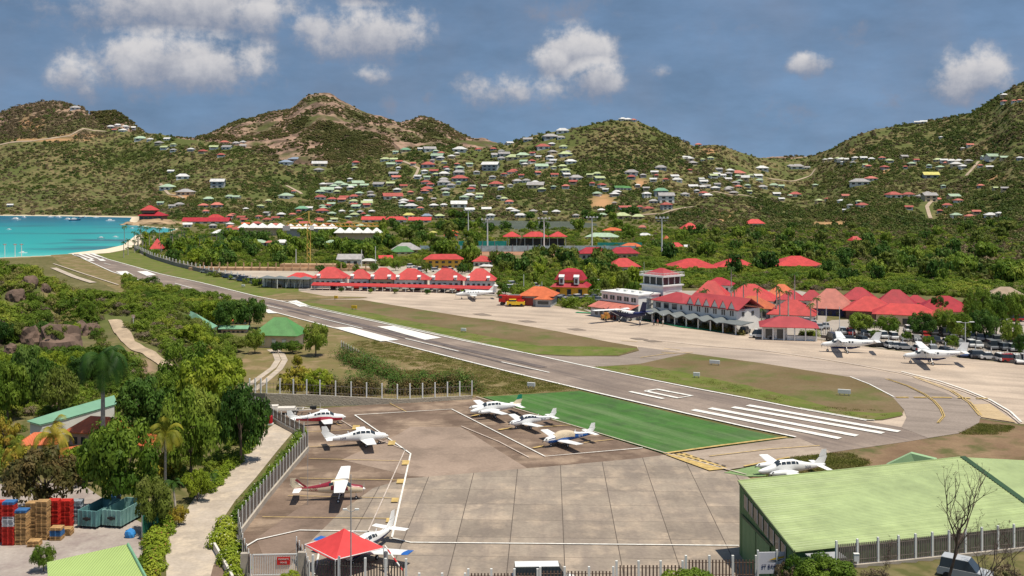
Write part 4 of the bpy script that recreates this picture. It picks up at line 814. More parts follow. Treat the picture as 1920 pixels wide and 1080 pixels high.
    if stripe and not high:
        m = MB(); m.add([(-4.6, -.075, 1.55), (-4.9, -.075, 1.55), (-5.55, -.065, 2.45), (-5.35, -.065, 2.5)], [(3,2,1,0)]); m.build('fin_stripe', AC[stripe], fo)
    if not twin: propeller(t, S[0][0], 0, S[0][1], .95)
    else:
        for s in (-1, 1):
            E = [(2.45,1.2,.12,.12),(2.35,1.2,.30,.26),(1.8,1.22,.36,.32),(.6,1.22,.36,.34),(-.4,1.22,.26,.24),(-1.1,1.22,.06,.08)]; m = loft(E, 14, 2)
            m.v = [(x, y+s*1.85, z) for x, y, z in m.v]; en = m.build('engine', AC[base], t, smooth=True); propeller(t, 2.45, s*1.85, 1.2, .9)
    if cover:
        m = MB(); patch(m, S, 1.25, -2.1, -5, 185, .035, 16, 10); m.build('cabin_cover', AC['tan'], t, smooth=True)
    else:
        zz = [(0.42,-.12),(-.22,-.80),(-.90,-1.42),(-1.52,-1.85)][wins[0]:wins[1]]
        for s in (0, 1):
            for a, b_ in zz:
                m = MB(); a0, a1 = (22, 52); patch(m, S, a, b_, *((a0, a1) if s == 0 else (180-a0, 180-a1)), .015); m.build('window', glass, t, smooth=True)
        m = MB(); patch(m, S, 1.12, .52, 28, 152, .015, 12, 4); m.build('windscreen', glass, t, smooth=True)
    top = 1.0
    wheel(t, 1.75, 0, .19, .12, (1.72, 0, .75))
    for s in (-1, 1): wheel(t, -.25, s*(1.35 if not twin else 1.85), .22, .15, (-.15, s*(1.3 if not high else .5), .85 if not high else 1.0))
    b = MB(); b.add([(-2.3,-.02,1.7),(-2.5,-.02,1.7),(-2.55,-.02,2.02),(-2.45,-.02,2.02),(-2.3,.02,1.7),(-2.5,.02,1.7),(-2.55,.02,2.02),(-2.45,.02,2.02)], [(0,1,2,3),(7,6,5,4),(0,3,7,4),(1,5,6,2)]); b.build('antenna', AC['white'], t)
    if reg:
        s = -1 if (90 > (hd % 360) or (hd % 360) > 270) else 1
        sec = at_x(S, -3.0); lettering(t, reg, -2.9, s*(sec[2]+.03), sec[1]-.02, .46, AC[regm], s, rz=R(6)*(1 if s < 0 else -1))
    return t
light_plane(612, 797, 14, 'white single engine plane with a wavy crimson belly stripe beside the trailer', lower='red', fin='white', reg='N79BW', regm='navy', sc=1.0, finh=2.35)
light_plane(687, 835, 17, 'all white low wing plane with small dark windows in the second parking bay', reg='N491A', sc=1.06, finh=2.75)
light_plane(640, 938, 5, 'cream and maroon high wing plane with swept striped fin facing right', base='cream', lower='maroon', stripe='maroon', cowl='maroon', fin='cream', reg='N7002Y', regm='maroon', high=True, sc=1.0, wins=(0,3))
light_plane(680, 1049, 247, 'white low wing plane with blue wing tips seen from its tail behind red canopy', wtip='blue', lower='navy', sc=1.08, finh=2.7)
light_plane(917, 781, 205, 'white twin engine plane with a dark teal fin top beside the green area', twin=True, fin='cream', fintop='teal', base='white', cover=False, sc=.98, finh=2.95)
light_plane(985, 803, 208, 'white low wing plane with thin blue side line and three square windows', stripe='navy', reg='N3053P', sc=.92)
light_plane(1052, 836, 209, 'white plane with blue lower body and tan canvas cabin cover', lower='blue', stripe='navy', cover=True, reg='N957T', regm='white', sc=.97)
light_plane(1468, 898, 193, 'white twin engine plane behind the green hangar roof', twin=True, sc=1.02, finh=3.2, reg='F-OSJR')
def utility_plane(px, py, hd, label, kind):
    p = P(px, py); t = thing('utility_aircraft', label, 'aircraft', (p.x, p.y, .1), R(hd), 'propeller airliners on the terminal apron')
    if kind == 'caravan':
        S = [(4.6,1.55,.15,.15),(4.45,1.55,.40,.38),(3.6,1.6,.55,.52),(2.7,1.68,.68,.62),(2.2,1.85,.76,.78),(1.5,2.0,.8,.93),(-2.0,2.0,.8,.92),(-3.6,2.1,.62,.72),(-5.4,2.3,.36,.45),(-7.2,2.5,.13,.22),(-7.6,2.52,.05,.1)]
        loft(S, mf=lambda x, a: 1 if math.sin(math.radians(a)) < -.72 and 3 > x > -3 else 0).build('fuselage', [AC['white'], AC['navy']], t, smooth=True)
        b = loft([(2.6,1.0,.1,.06),(2.2,.98,.5,.22),(-1.6,.98,.55,.26),(-3.4,1.25,.2,.1)], 14, 2); b.build('cargo_pod', AC['navy'], t, smooth=True)
        for s in (-1, 1):
            m = MB(); foil(m, (1.5, s*.5, 2.95), 2.0, (1.1, s*7.8, 3.35), 1.25, .13); m.build('wing', AC['white'], t); b = MB(); b.tube([(.5, s*.8, 1.4), (.5, s*3.7, 3.0)], .07, 6); b.build('wing_strut', AC['white'], t)
            m = MB(); foil(m, (-6.2, s*.1, 2.75), 1.25, (-6.5, s*3.1, 2.78), .85, .1); m.build('tailplane', AC['white'], t)
            for i in range(5):
                m = MB(); a = .9-i*.62; patch(m, S, a, a-.36, *((8, 30) if s > 0 else (172, 150)), .02); m.build('window', glass, t)
            m = MB(); patch(m, S, 2.25, 1.6, *((12, 42) if s > 0 else (168, 138)), .02); m.build('cockpit_window', glass, t)
            wheel(t, -.6, s*1.75, .32, .22, (-.5, s*.7, 1.2))
        m = MB(); patch(m, S, 2.5, 2.05, 35, 145, .02, 10); m.build('windscreen', glass, t)
        m = MB(); foil(m, (-5.2, 0, 2.6), 2.2, (-6.75, 0, 4.6), 1.15, .08, vert=True); foil(m, (-3.4, 0, 2.75), 2, (-5.4, 0, 3.05), .8, .05, vert=True); m.build('tail_fin', AC['white'], t)
        wheel(t, 3.4, 0, .28, .18, (3.35, 0, 1.2)); propeller(t, 4.6, 0, 1.55, 1.25, 3, ang=1.57)
        lettering(t, 'ST BARTH' if px > 1650 else 'F-OSBC', -4.6, .68 if True else 0, 2.2, .5, AC['navy'], 1)
    elif kind == 'twin':
        S = [(6.6,1.5,.08,.08),(6.2,1.5,.4,.38),(5.2,1.65,.65,.6),(4.2,1.95,.8,.85),(3.2,2.1,.85,.98),(-3.2,2.1,.85,.98),(-5.0,2.3,.62,.72),(-7.4,2.6,.3,.4),(-8.6,2.75,.08,.15)]
        loft(S, mf=lambda x, a: 1 if (math.sin(math.radians(a)) < .25 or x < -4.2) else 0).build('fuselage', [AC['white'], AC['navy']], t, smooth=True)
        for s in (-1, 1):
            m = MB(); foil(m, (2.0, s*.5, 3.1), 2.0, (2.0, s*9.6, 3.4), 1.9, .12, mt=0); m.build('wing', AC['white'], t)
            E = [(3.9,2.85,.15,.15),(3.7,2.85,.34,.32),(2.2,2.9,.42,.4),(.4,2.95,.35,.3),(-.4,3.0,.1,.1)]; m = loft(E, 14, 2); m.v = [(x, y+s*2.9, z) for x, y, z in m.v]; m.build('engine', AC['navy'], t, smooth=True); propeller(t, 3.9, s*2.9, 2.85, 1.3, 3)
            b = MB(); b.tube([(1.0, s*.9, 1.4), (1.2, s*4.2, 3.1)], .08, 6); b.build('wing_strut', AC['white'], t)
            m = MB(); foil(m, (-7.0, s*.1, 3.3), 1.6, (-7.1, s*3.3, 3.35), 1.2, .1); m.build('tailplane', AC['navy'], t)
            for i in range(6): m = MB(); a = 2.6-i*.95; patch(m, S, a, a-.5, *((8, 32) if s > 0 else (172, 148)), .02); m.build('window', glass, t)
            wheel(t, -.4, s*1.9, .42, .3, (-.3, s*.8, 1.4))
        m = MB(); foil(m, (-6.0, 0, 2.7), 2.6, (-7.4, 0, 5.9), 1.6, .09, vert=True); m.build('tail_fin', AC['navy'], t)
        m = MB(); patch(m, S, 4.9, 4.3, 30, 150, .02, 10); m.build('windscreen', glass, t); wheel(t, 4.4, 0, .33, .22, (4.4, 0, 1.3))
    else:
        S = [(5.4,1.5,.14,.14),(5.2,1.5,.38,.36),(4.2,1.55,.55,.55),(3.2,1.7,.72,.7),(2.4,1.85,.78,.85),(-2.2,1.85,.78,.85),(-4.2,1.95,.55,.6),(-6.6,2.15,.22,.3),(-7.4,2.2,.05,.1)]
        loft(S, mf=lambda x, a: 1 if math.sin(math.radians(a)) < -.55 else 0).build('fuselage', [AC['white'], AC['grey']], t, smooth=True)
        for s in (-1, 1):
            m = MB(); foil(m, (1.2, s*.5, 1.2), 2.2, (.6, s*7.6, 1.75), 1.1, .12); m.build('wing', AC['white'], t)
            m = MB(); foil(m, (-6.6, s*.05, 4.15), 1.2, (-6.9, s*2.4, 4.2), .8, .1); m.build('tailplane', AC['white'], t)
            for i in range(5): m = MB(); a = 1.8-i*.8; patch(m, S, a, a-.38, *((14, 34) if s > 0 else (166, 146)), .02); m.build('window', glass, t)
            wheel(t, -.6, s*2.1, .28, .2, (-.5, s*2.1, 1.2))
        m = MB(); foil(m, (-4.6, 0, 2.3), 2.6, (-6.5, 0, 4.2), 1.4, .08, vert=True); m.build('tail_fin', AC['white'], t)
        m = MB(); patch(m, S, 3.1, 2.45, 28, 152, .02, 10); m.build('windscreen', glass, t); wheel(t, 3.6, 0, .25, .18, (3.6, 0, 1.2)); propeller(t, 5.4, 0, 1.5, 1.25, 3, ang=1.0)
    return t
utility_plane(1582, 661, 168, 'white high wing utility plane with navy belly nearest the pavilion', 'caravan')
utility_plane(1740, 683, 169, 'white high wing utility plane with navy belly near the parking fence', 'caravan')
utility_plane(1170, 603, 124, 'navy and white twin engine high wing plane at terminal', 'twin')
utility_plane(887, 561, 188, 'white low wing turboprop with a high tail parked before the shops', 'pc')
# ------------------------------------------------------------------ vehicles
CARC = {'white': (.72,.72,.70), 'silver': (.42,.43,.44), 'black': (.03,.03,.035), 'red': (.40,.02,.02), 'blue': (.04,.08,.20), 'grey': (.17,.18,.19)}
def car_proto(kind, colr):
    m = mat('car_paint_'+colr, CARC[colr], .3, .04, 1, spec=.6); t = bpy.data.objects.new('parked_car', None); SC.objects.link(t)
    b = MB(); hi = {'car': .62, 'suv': .8, 'van': 1.15}[kind]; Lh = {'car': 1.9, 'suv': 2.05, 'van': 2.4}[kind]
    prof = [(-Lh, .35), (Lh, .35), (Lh+.05, .62), (Lh*.95, .85), (Lh*.52, .95), (-Lh*.95, .95), (-Lh-.03, .7)]
    n = len(prof); vs = [(x, -.82, z) for x, z in prof]+[(x, .82, z) for x, z in prof]
    b.add(vs, [tuple(range(n-1, -1, -1)), tuple(range(n, 2*n))]+[(i, (i+1) % n, n+(i+1) % n, n+i) for i in range(n)])
    a0, a1 = (-Lh*.92, Lh*.5) if kind != 'car' else (-Lh*.78, Lh*.48); b0, b1 = (-Lh*.86, Lh*.16) if kind != 'car' else (-Lh*.5, Lh*.12)
    if kind == 'van': a1, b1 = Lh*.78, Lh*.5
    b.add([(b0, -.66, .95+hi), (b1, -.66, .95+hi), (b1, .66, .95+hi), (b0, .66, .95+hi), (b0, -.66, .9+hi), (b1, -.66, .9+hi), (b1, .66, .9+hi), (b0, .66, .9+hi)], [(0,1,2,3),(0,4,5,1),(1,5,6,2),(2,6,7,3),(3,7,4,0)])
    b.build('body', m, t)
    b = MB(); vs = [(a0, -.78, .94), (a1, -.78, .94), (a1, .78, .94), (a0, .78, .94), (b0, -.65, .93+hi), (b1, -.65, .93+hi), (b1, .65, .93+hi), (b0, .65, .93+hi)]; b.add(vs, [(0,1,5,4),(1,2,6,5),(2,3,7,6),(3,0,4,7)]); b.build('window', glass, t)
    for x in (-Lh*.62, Lh*.62):
        for s in (-1, 1): b = MB(); b.tube([(x, s*.66, .32), (x, s*.86, .32)], .32, 10); b.build('wheel', rubber, t)
    return t
CP = {}
def car(px, py, hd, colr, kind, where, cat='car', loc=None):
    k = (kind, colr)
    if k not in CP: CP[k] = car_proto(*k); first = True
    else: first = False
    p = loc or P(px, py); lab = f'{colr} {"small car" if kind == "car" else "van" if kind == "van" else "off-road car"} {where}'
    if first: t = CP[k]; t.location = (p.x, p.y, p.z+.06); t.rotation_euler = (0, 0, R(hd)); tag(t, lab, cat, 'cars parked '+where)
    else: t = dup(CP[k], (p.x, p.y, p.z+.06), R(hd), None, lab, 'cars parked '+where)
    t['category'] = cat; return t
rs = random.Random(5); cols = ['white']*6+['silver']*4+['black']*3+['grey']*3+['red']*2+['blue']; kinds = ['car', 'car', 'suv', 'suv', 'van']
for i in range(22): x = 1560+i*17.5+rs.uniform(-3, 3); car(x, 634+(x-1487)*.118-2.5, rs.choice((-8, -10, -100)) if i % 3 else 95, rs.choice(cols), rs.choice(kinds), 'along the apron fence')
for i in range(18): x = 1575+i*20+rs.uniform(-4, 4); car(x, 626+(x-1575)*.10, 88+rs.uniform(-8, 8), rs.choice(cols), rs.choice(kinds), 'in the second parking row')
for i in range(14): x = 1700+i*17+rs.uniform(-4, 4); car(x, 622+(x-1700)*.12, 80+rs.uniform(-10, 10), rs.choice(cols), rs.choice(kinds), 'under the car park trees')
for i in range(14): x = 1835+(i % 7)*14+rs.uniform(-4, 4); car(x, 590+(i//7)*13, 0+rs.uniform(-10, 10), rs.choice(cols), rs.choice(kinds), 'at the far end of car park')
for i in range(20): x = 628+i*14.5+rs.uniform(-3, 3); car(x, 541+(x-628)*.022, 90+rs.uniform(-12, 12), rs.choice(cols), rs.choice(kinds), 'in front of the shop row')
for i in range(12): x = 1040+i*7.5; car(x, 563-i*.2+ (i % 2)*5, 40+rs.uniform(-12, 12), rs.choice(['white', 'silver', 'grey']), rs.choice(kinds), 'beside the yellow building')
for x, y in ((960,543),(1005,540),(1112,534),(1125,533),(962,536),(1120,553)): car(x, y, rs.uniform(0, 40), 'white', 'suv', 'on the grass behind the shops')
for i in range(12): car(770+i*9.5, 502+(i % 3)*4, rs.uniform(0, 90), rs.choice(cols), rs.choice(kinds), 'in the lot behind the shops')
for i in range(8): car(385+i*14, 512+i*3.2, 160, rs.choice(['white', 'silver', 'blue']), rs.choice(kinds), 'on the road by runway wall')
for x, y in ((1512,607),(1525,612),(1536,618),(1548,616)): car(x, y, 80, 'silver', 'car', 'beside the white pavilion')
car(1397, 625, 60, 'black', 'suv', 'beside the terminal garden'); car(1425, 634, 170, 'white', 'van', 'on the apron before pavilion'); car(1453, 636, 175, 'grey', 'car', 'next to the white van')
def fire_truck():
    p = P(958, 573); t = thing('fire_truck', 'red fire truck with yellow equipment body in front of fire station', 'fire truck', (p.x, p.y, .1), R(-15))
    b = MB(); b.box((-2.4, 0, 2.0), (2.2, 2.3, 2.0)); b.build('cab', mat('fire_red', (.55,.03,.02), .4, .08, 1), t); b = MB(); b.box((1.2, 0, 2.0), (4.4, 2.4, 1.9)); b.build('body', mat('fire_red', (.55,.03,.02)), t)
    b = MB(); b.box((-3.0, 0, 2.5), (1.05, 2.36, .7)); b.build('windscreen', glass, t); b = MB(); b.box((1.2, 0, 3.1), (3.6, .8, .25)); b.build('ladder', steel, t)
    for x in (-2.5, 1, 2.4): 
        for s in (-1, 1): b = MB(); b.tube([(x, s*.9, .55), (x, s*1.2, .55)], .55, 12); b.build('wheel', rubber, t)
    p = P(967, 575); t = thing('crash_tender', 'yellow pickup fire vehicle beside the red fire truck', 'fire truck', (p.x, p.y, .1), R(0))
    ym = mat('tender_yellow', (.75,.48,.03), .4, .08, 1); b = MB(); b.box((0, 0, 1.0), (5.4, 1.9, .9)); b.box((-.9, 0, 1.75), (2.1, 1.8, .75)); b.build('body', ym, t); b = MB(); b.box((-.9, 0, 1.8), (2.15, 1.84, .45)); b.build('window', glass, t)
    b = MB(); b.box((1.5, 0, 1.65), (2.0, 1.6, .5)); b.build('equipment_box', mat('fire_red', (.55,.03,.02)), t)
    for x in (-1.7, 1.7):
        for s in (-1, 1): b = MB(); b.tube([(x, s*.75, .45), (x, s*1.0, .45)], .45, 12); b.build('wheel', rubber, t)
fire_truck()
# boat trailer
p = P(545, 777); t = thing('boat_trailer', 'white flat trailer on twin wheels parked by the stone wall', 'trailer', (p.x, p.y, .1), R(4)); tm = mat('trailer_white', (.62,.58,.52), .6, .15, 1.5)
b = MB(); b.box((-1.0, -.9, .75), (6.2, .12, .22)); b.box((-1.0, .9, .75), (6.2, .12, .22))
for k in range(6): b.box((-3.8+k*1.15, 0, .72), (.12, 1.8, .16))
b.tube([(2.1,-.9,.75),(4.0,0,.7),(5.2,0,.7)], .08, 6); b.tube([(2.1,.9,.75),(4.0,0,.7)], .08, 6); b.build('trailer_frame', tm, t)
b = MB(); b.box((-1.6, 0, .98), (4.6, 1.6, .22)); b.box((-2.8, 0, 1.25), (1.6, 1.3, .35)); b.build('deck', tm, t)
b = MB(); b.tube([(4.7,0,.1),(4.7,0,1.6)], .06, 6); b.build('jack_post', tm, t); b = MB(); b.box((3.6, 0, .95), (1.0, .7, .5)); b.build('winch_box', rubber, t)
for x in (.1, .85):
    for s in (-1, 1): b = MB(); b.tube([(x, s*1.0, .36), (x, s*1.22, .36)], .36, 16); w_ = b.build('wheel', rubber, t); b = MB(); b.tube([(x, s*.99, .36), (x, s*1.24, .36)], .2, 12); b.build('rim', white, w_)
# ------------------------------------------------------------------ terminal and tower
TA = R(-51.8)
def at(px, py, lab, name, cat, z=0, rz=TA, group=None): p = P(px, py, z); return thing(name, lab, cat, (p.x, p.y, z), rz, group)
redm = roofm('C'); crm = mat('roof_terminal', (.36,.05,.055), .55, .15, .3)
p0 = P(1381, 622); d = Vector((math.cos(TA), math.sin(TA), 0)); o0 = p0-d*28.6
t = thing('terminal_building', 'long white terminal with six steep gables and dark red roof over wavy grey canopy', 'terminal', o0, TA); KEEP.append((p0.x-8, p0.y+14, 20))
b = MB(); b.box((14.3, 4.5, 2.65), (28.6, 9, 5.3)); b.build('wall', wallw, t)
b = MB(); b.hip(11, 9, 2.2, 5.35, .5, cx=5.3, cy=4.5); b.gable(18, 9.4, 2.6, 5.4, .3, cx=20.2, cy=4.6); b.build('roof', crm, t)
for i in range(6):
    x = 12.2+i*2.73+1.36; b = MB(); h = 2.1
    b.add([(x-1.3,-.18,5.2),(x+1.3,-.18,5.2),(x,-.18,5.2+h),(x-1.3,.3,5.2),(x+1.3,.3,5.2),(x,.3,5.2+h)], [(0,1,2),(5,4,3),(0,2,5,3),(1,4,5,2)]); b.build('gable', wallw, t)
    b = MB()
    for s in (-1, 1): b.add([(x,-.30,5.35+h),(x+s*1.45,-.30,5.05),(x+s*1.45,3.4,5.05),(x,3.4,5.35+h),(x,-.30,5.25+h),(x+s*1.45,-.30,4.95),(x+s*1.45,3.4,4.95),(x,3.4,5.25+h)], [(0,1,2,3) if s < 0 else (3,2,1,0),(0,4,5,1) if s < 0 else (1,5,4,0)])
    b.build('gable_roof', crm, t)
    for q in (-.45, .25) : b = MB(); b.box((x+q, -.02, 4.4), (.38, .12, 1.3)); w_ = b.build('window', glass, t)
for i in range(3): b = MB(); b.box((2.0+i*2.9, 0, 4.2), (1.7, .14, 1.4)); b.build('window', glass, t)
b = MB(); b.box((10.2, 0, 4.2), (.6, .14, 1.1)); b.build('window', glass, t)
for y in (2.5, 6.2): b = MB(); b.box((28.62, y, 4.2), (.14, .9, 1.0)); b.build('window', glass, t)
b = MB(); nx = 72; L0, L1 = -2.0, 34.0
for i in range(nx+1):
    x = L0+(L1-L0)*i/nx; z = 2.95+.38*math.sin(x*1.35)*(1 if x < 27 else .1)
    b.v += [(x, -4.8, z-.35), (x, -.1, z), (x, -.1, z-.1), (x, -4.8, z-.5)]
for i in range(nx):
    for k in range(4): b.f.append((4*i+k, 4*i+(k+1) % 4, 4*i+4+(k+1) % 4, 4*i+4+k)); b.m.append(0)
b.build('canopy', mat('canopy_grey', (.15,.165,.165), .6, .1, .5), t, smooth=False)
for i in range(9): b = MB(); b.box((i*4.0, -4.4, 1.3), (.25, .25, 2.6)); b.build('post', frame, t)
for i in range(10): b = MB(); b.box((1.5+i*2.8, -.05, 1.2), (1.5, .14, 2.2)); b.build('door', shade_ if i % 2 else glass, t)
t = at(1241, 589, 'white control tower with glazed cab and small red roof', 'control_tower', 'control tower'); KEEP.append((t.location.x, t.location.y, 10))
b = MB(); b.box((0, 0, 4.3), (8.2, 7.6, 8.6)); b.build('wall', wallw, t); b = MB(); b.box((0, 0, 8.35), (9.0, 8.4, .35)); b.build('balcony', frame, t)
b = MB(); b.box((0, 0, 9.6), (7.2, 6.8, 2.3)); cab = b.build('cab', glass, t)
for x in (-3.6, -1.2, 1.2, 3.6):
    for y in (-3.4, 3.4): b = MB(); b.box((x, y, 9.6), (.28, .28, 2.3)); b.build('mullion', frame, cab)
for y in (-1.2, 1.2): b = MB(); b.box((3.62, y, 9.6), (.2, .28, 2.3)); b.build('mullion', frame, cab)
b = MB(); b.box((0, 0, 11.0), (9.2, 8.6, .45)); b.build('roof_slab', frame, t); b = MB()
for k in range(18):
    x = -4.5+k*9/17
    for y in (-4.2, 4.2): b.box((x, y, 11.55), (.09, .09, .7))
for k in range(16):
    y = -4.2+k*8.4/15
    for x in (-4.5, 4.5): b.box((x, y, 11.55), (.09, .09, .7))
for y in (-4.2, 4.2): b.box((0, y, 11.93), (9.1, .1, .08))
for x in (-4.5, 4.5): b.box((x, 0, 11.93), (.1, 8.5, .08))
b.build('railing', frame, t); b = MB(); b.hip(7.0, 6.4, 1.7, 11.3, .3, ridge=.6); b.build('roof', crm, t)
b = MB(); b.tube([(-3.6,-3.4,11),(-3.6,-3.4,14.6)], .06, 6); b.build('antenna', steel, t)
for k in range(8): pass
for x in (0, 2.6): b = MB(); b.box((x, -3.82, 5.4), (1.5, .12, 1.5)); b.build('window', glass, t)
b = MB(); b.box((4.12, 0, 6.9), (.12, 5.6, .14)); b.build('ledge', frame, t)
# stair tower beside
t = at(1217, 598, 'small tan external stair with landings between tower and white block', 'stair_tower', 'stairs')
b = MB()
for k in range(4): b.box((0, 0, 1.2+k*1.5), (2.4, 1.8, .16)); b.tube([(-1.1,-.8,1.2+k*1.5),(1.1,.8,2.7+k*1.5)], .1, 5)
b.build('landing', steel, t); b = MB()
for x in (-1.1, 1.1):
    for y in (-.8, .8): b.tube([(x,y,0),(x,y,6.6)], .07, 5)
b.build('post', steel, t)
t = at(1128, 590, 'white two storey flat roofed block with five square windows and salmon lean-to', 'office_block', 'building'); KEEP.append((t.location.x+8, t.location.y, 10))
b = MB(); b.box((7.2, 4, 3.2), (14.4, 8, 6.4)); b.build('wall', wallw, t); b = MB(); b.box((7.2, 4, 6.6), (14.9, 8.5, .35)); b.build('parapet', frame, t)
for i in range(5): b = MB(); b.box((1.6+i*2.75, 0, 5.2), (1.7, .14, 1.15)); w_ = b.build('window', glass, t); b = MB(); b.box((1.6+i*2.75, -.03, 5.2), (.12, .14, 1.15)); b.build('mullion', frame, w_)
b = MB(); b.box((7.2, -2.2, 1.3), (14.2, 4.0, 2.6)); b.build('lean_to_wall', wallg, t)
b = MB(); b.add([(-.6,-4.8,2.7),(15,-4.8,2.7),(15,.1,4.1),(-.6,.1,4.1),(-.6,-4.8,2.55),(15,-4.8,2.55)], [(0,1,2,3),(0,4,5,1)]); b.build('lean_to_roof', roofm('P'), t)
for i in range(3): b = MB(); b.box((2.4+i*1.9, -4.22, 1.4), (1.1, .1, 1.5)); b.build('window', glass, t)
b = MB(); b.box((9, -4.22, 1.2), (2.4, .1, 2.2)); b.build('door', mat('door_red', (.3,.06,.05), .6), t)
for i in range(4): b = MB(); b.box((3+i*3, 3.5, 7.0), (1.0, .8, .6)); b.build('roof_unit', frame, t)
# pavilion
t = at(1478, 634, 'open white pavilion with low red hip roof on posts beside terminal', 'pavilion', 'pavilion', rz=R(-12)); KEEP.append((t.location.x, t.location.y, 8))
b = MB(); b.hip(12.6, 8.5, 2.0, 3.2, .5); b.build('roof', crm, t); b = MB(); b.box((-3.2, 0, 1.6), (5.6, 6.4, 3.1)); b.build('wall', wallw, t)
for i in range(6): b = MB(); b.box((-6.1+i*2.45, -4.1, 1.6), (.3, .3, 3.2)); b.build('post', frame, t)
for i in range(2): b = MB(); b.box((-4.6+i*2.6, -3.22, 1.4), (1.5, .1, 2.2)); b.build('door', glass, t)
b = MB(); b.box((2.8, -3.6, .6), (6.5, .2, 1.1)); b.build('railing', frame, t)
# red roofed quarter behind the terminal
def hr(cx, ye, w, rh, k, lab, wh=14, rz=None, wall=None, ridge=None, group='red roofed halls behind the terminal', d=None):
    return house(cx, ye+wh, w, k, '', wall=wall, hw=wh, rh=rh*.9, z=0, rz=R(-20) if rz is None else rz, d=d or w*.8, label=lab, style='hip', cat='hall', name='hall')
hr(1302,502,92,17,'R','wide low red hip roof in the trees left of its two neighbours', 5, 0); hr(1383,500,72,16,'R','low red hip roof between two others above the terminal palms', 5, 0); hr(1500,498,92,18,'R','low red hip roof furthest right above the tree belt', 6, 0)
hr(1352,534,50,14,'C','dark red roof peeping behind the twin peaked one', 14); hr(1338,557,66,32,'R','tall red hip roof with small ridge cap behind gabled terminal'); hr(1413,562,92,30,'R','tall red hip roof behind the row of fan palms', 16)
hr(1470,556,56,24,'O','bright orange hip roof behind the dark red ones'); hr(1416,577,74,22,'O','low orange roofed arcade below the tall red roof', 18); hr(1488,562,44,18,'C','small dark red roof right of the bright orange roof')
hr(1526,563,42,20,'C','small crimson pyramid roof left of the striped roof'); hr(1493,590,84,28,'R','broad faded red roof above the pavilion', 12); hr(1566,578,82,38,'P','large pink striped hip roof above dark blue wall', 14, wall=mat('wall_blue', (.05,.06,.14), .8))
hr(1617,562,60,24,'C','crimson hip roof directly behind the shopping hall'); hr(1688,572,70,30,'C','striped crimson hip roof with glass panel right of centre'); hr(1721,567,36,14,'C','small crimson roof between two larger ones', 12)
hr(1640,583,90,27,'R','dark red hall roof above a wide shaded entrance', 16, wall=wallb); hr(1706,590,112,20,'R','low red roof over long pale yellow wall behind round trees', 22, wall=wallc, d=60); hr(1783,583,96,28,'C','flat topped crimson roof with skylight strip at right end', 20, wall=wallc)
hr(1350,585,30,10,'R','tiny red roof between terminal and arcade', 8)
hr(1898,562,84,24,'K','weathered brown shed roof at the right edge', 16, wall=wallb)
# skylights
for cx, cy, lab in ((1686,566,'skylight'), (1755,570,'skylight')): pass
# shops along the apron
for i, (cx, w, rh) in enumerate(((617,64,24), (674,44,20), (717,52,25), (769,66,24), (836,68,25), (899,62,26))):
    ye = 524+i*1.2; t = house(cx, 540+i*.9, w*.93, 'R', '', wall=wallc if i == 2 else wallw, hw=19, rh=rh*.8, z=0, rz=R(-4), d=w*.7, style='hip', name='shop', cat='shop', label=['red roofed shop at left end of the row with a white dormer', 'smallest red roofed shop, second in the row', 'red roofed shop with cream wall, third in the row', 'red roofed shop, fourth in the row from the left', 'wide red roofed shop, fifth in the row', 'red roofed shop with two dormers ending the row at right'][i])
    Wm = w*t.location.y/F
    for s in ((-.25,) if i < 2 else (-.3, .3)): b = MB(); b.box((s*Wm, -Wm*.36, 4.4), (.9, 1.6, 1.1)); b.gable(1.0, 1.8, .5, 4.9, .1, cx=s*Wm, cy=-Wm*.42); b.build('dormer', frame, t)
aw = [P(583,544),P(720,547),P(930,552)]; t = thing('awning', 'long low red awning with posts along the shop row', 'awning', (0,0,0)); b = MB()
for q in range(2):
    a, c = aw[q], aw[q+1]; b.add([(a.x,a.y,1.7),(c.x,c.y,1.7),(c.x,c.y+4.2,2.3),(a.x,a.y+4.2,2.3),(a.x,a.y,1.5),(c.x,c.y,1.5)], [(0,1,2,3),(0,4,5,1)])
b.build('roof', roofm('R'), t)
for k in range(24): a = aw[0].lerp(aw[2], (k+.5)/24); b = MB(); b.tube([(a.x,a.y+.3,0),(a.x,a.y+.3,1.6)], .1, 6); b.build('post', frame, t)
# left market stalls with grey canopies
t = at(545, 540, 'row of grey flat canopies on dark posts left of the shops', 'market_canopy', 'canopy', rz=R(-14)); b = MB()
for k in range(4): b.hip(4.2, 4.5, .8, 3.4, .2, cx=-9+k*4.8)
b.build('canopy', mat('canopy_grey', (.15,.165,.165)), t)
for k in range(9): b = MB(); b.tube([(-11+k*2.4,-2,0),(-11+k*2.4,-2,3.4)], .12, 6); b.build('post', rubber, t)
b = MB(); b.box((-1, 2.6, 1.6), (22, .3, 3.2)); b.build('wall', wallw, t)
house(560, 531, 44, 'R', '', z=0, hw=10, rh=9, rz=R(-8), style='hip', d=30, label='low red roof between grey canopies and first shop', name='shop', cat='shop')
house(831, 503, 72, 'R', '', z=0, hw=17, rh=9, rz=R(2), style='hip', d=26, wall=wally, floors=2, label='long red roofed two storey yellow and brown house above the shops')
house(905, 499, 34, 'R', '', z=0, hw=9, rh=10, rz=R(-10), d=26, style='hip', label='red hip roofed house with white annex behind the last shop'); house(912, 503, 24, 'W', '', z=0, hw=4, rh=3, rz=R(-10), d=12, label='white flat annex in front of the red hip roofed house')
house(1170, 512, 56, 'R', '', z=0, hw=12, rh=15, rz=R(8), d=40, style='hip', label='red hip roofed white house left of the control tower')
for cx, lab in ((1113, 'left of two large crimson roofs over long white sports hall'), (1170, 'right of two large crimson roofs over long white sports hall')): house(cx, 486, 56, 'C', '', z=0, hw=11, rh=11, rz=R(3), d=30, style='hip', label=lab, cat='hall')
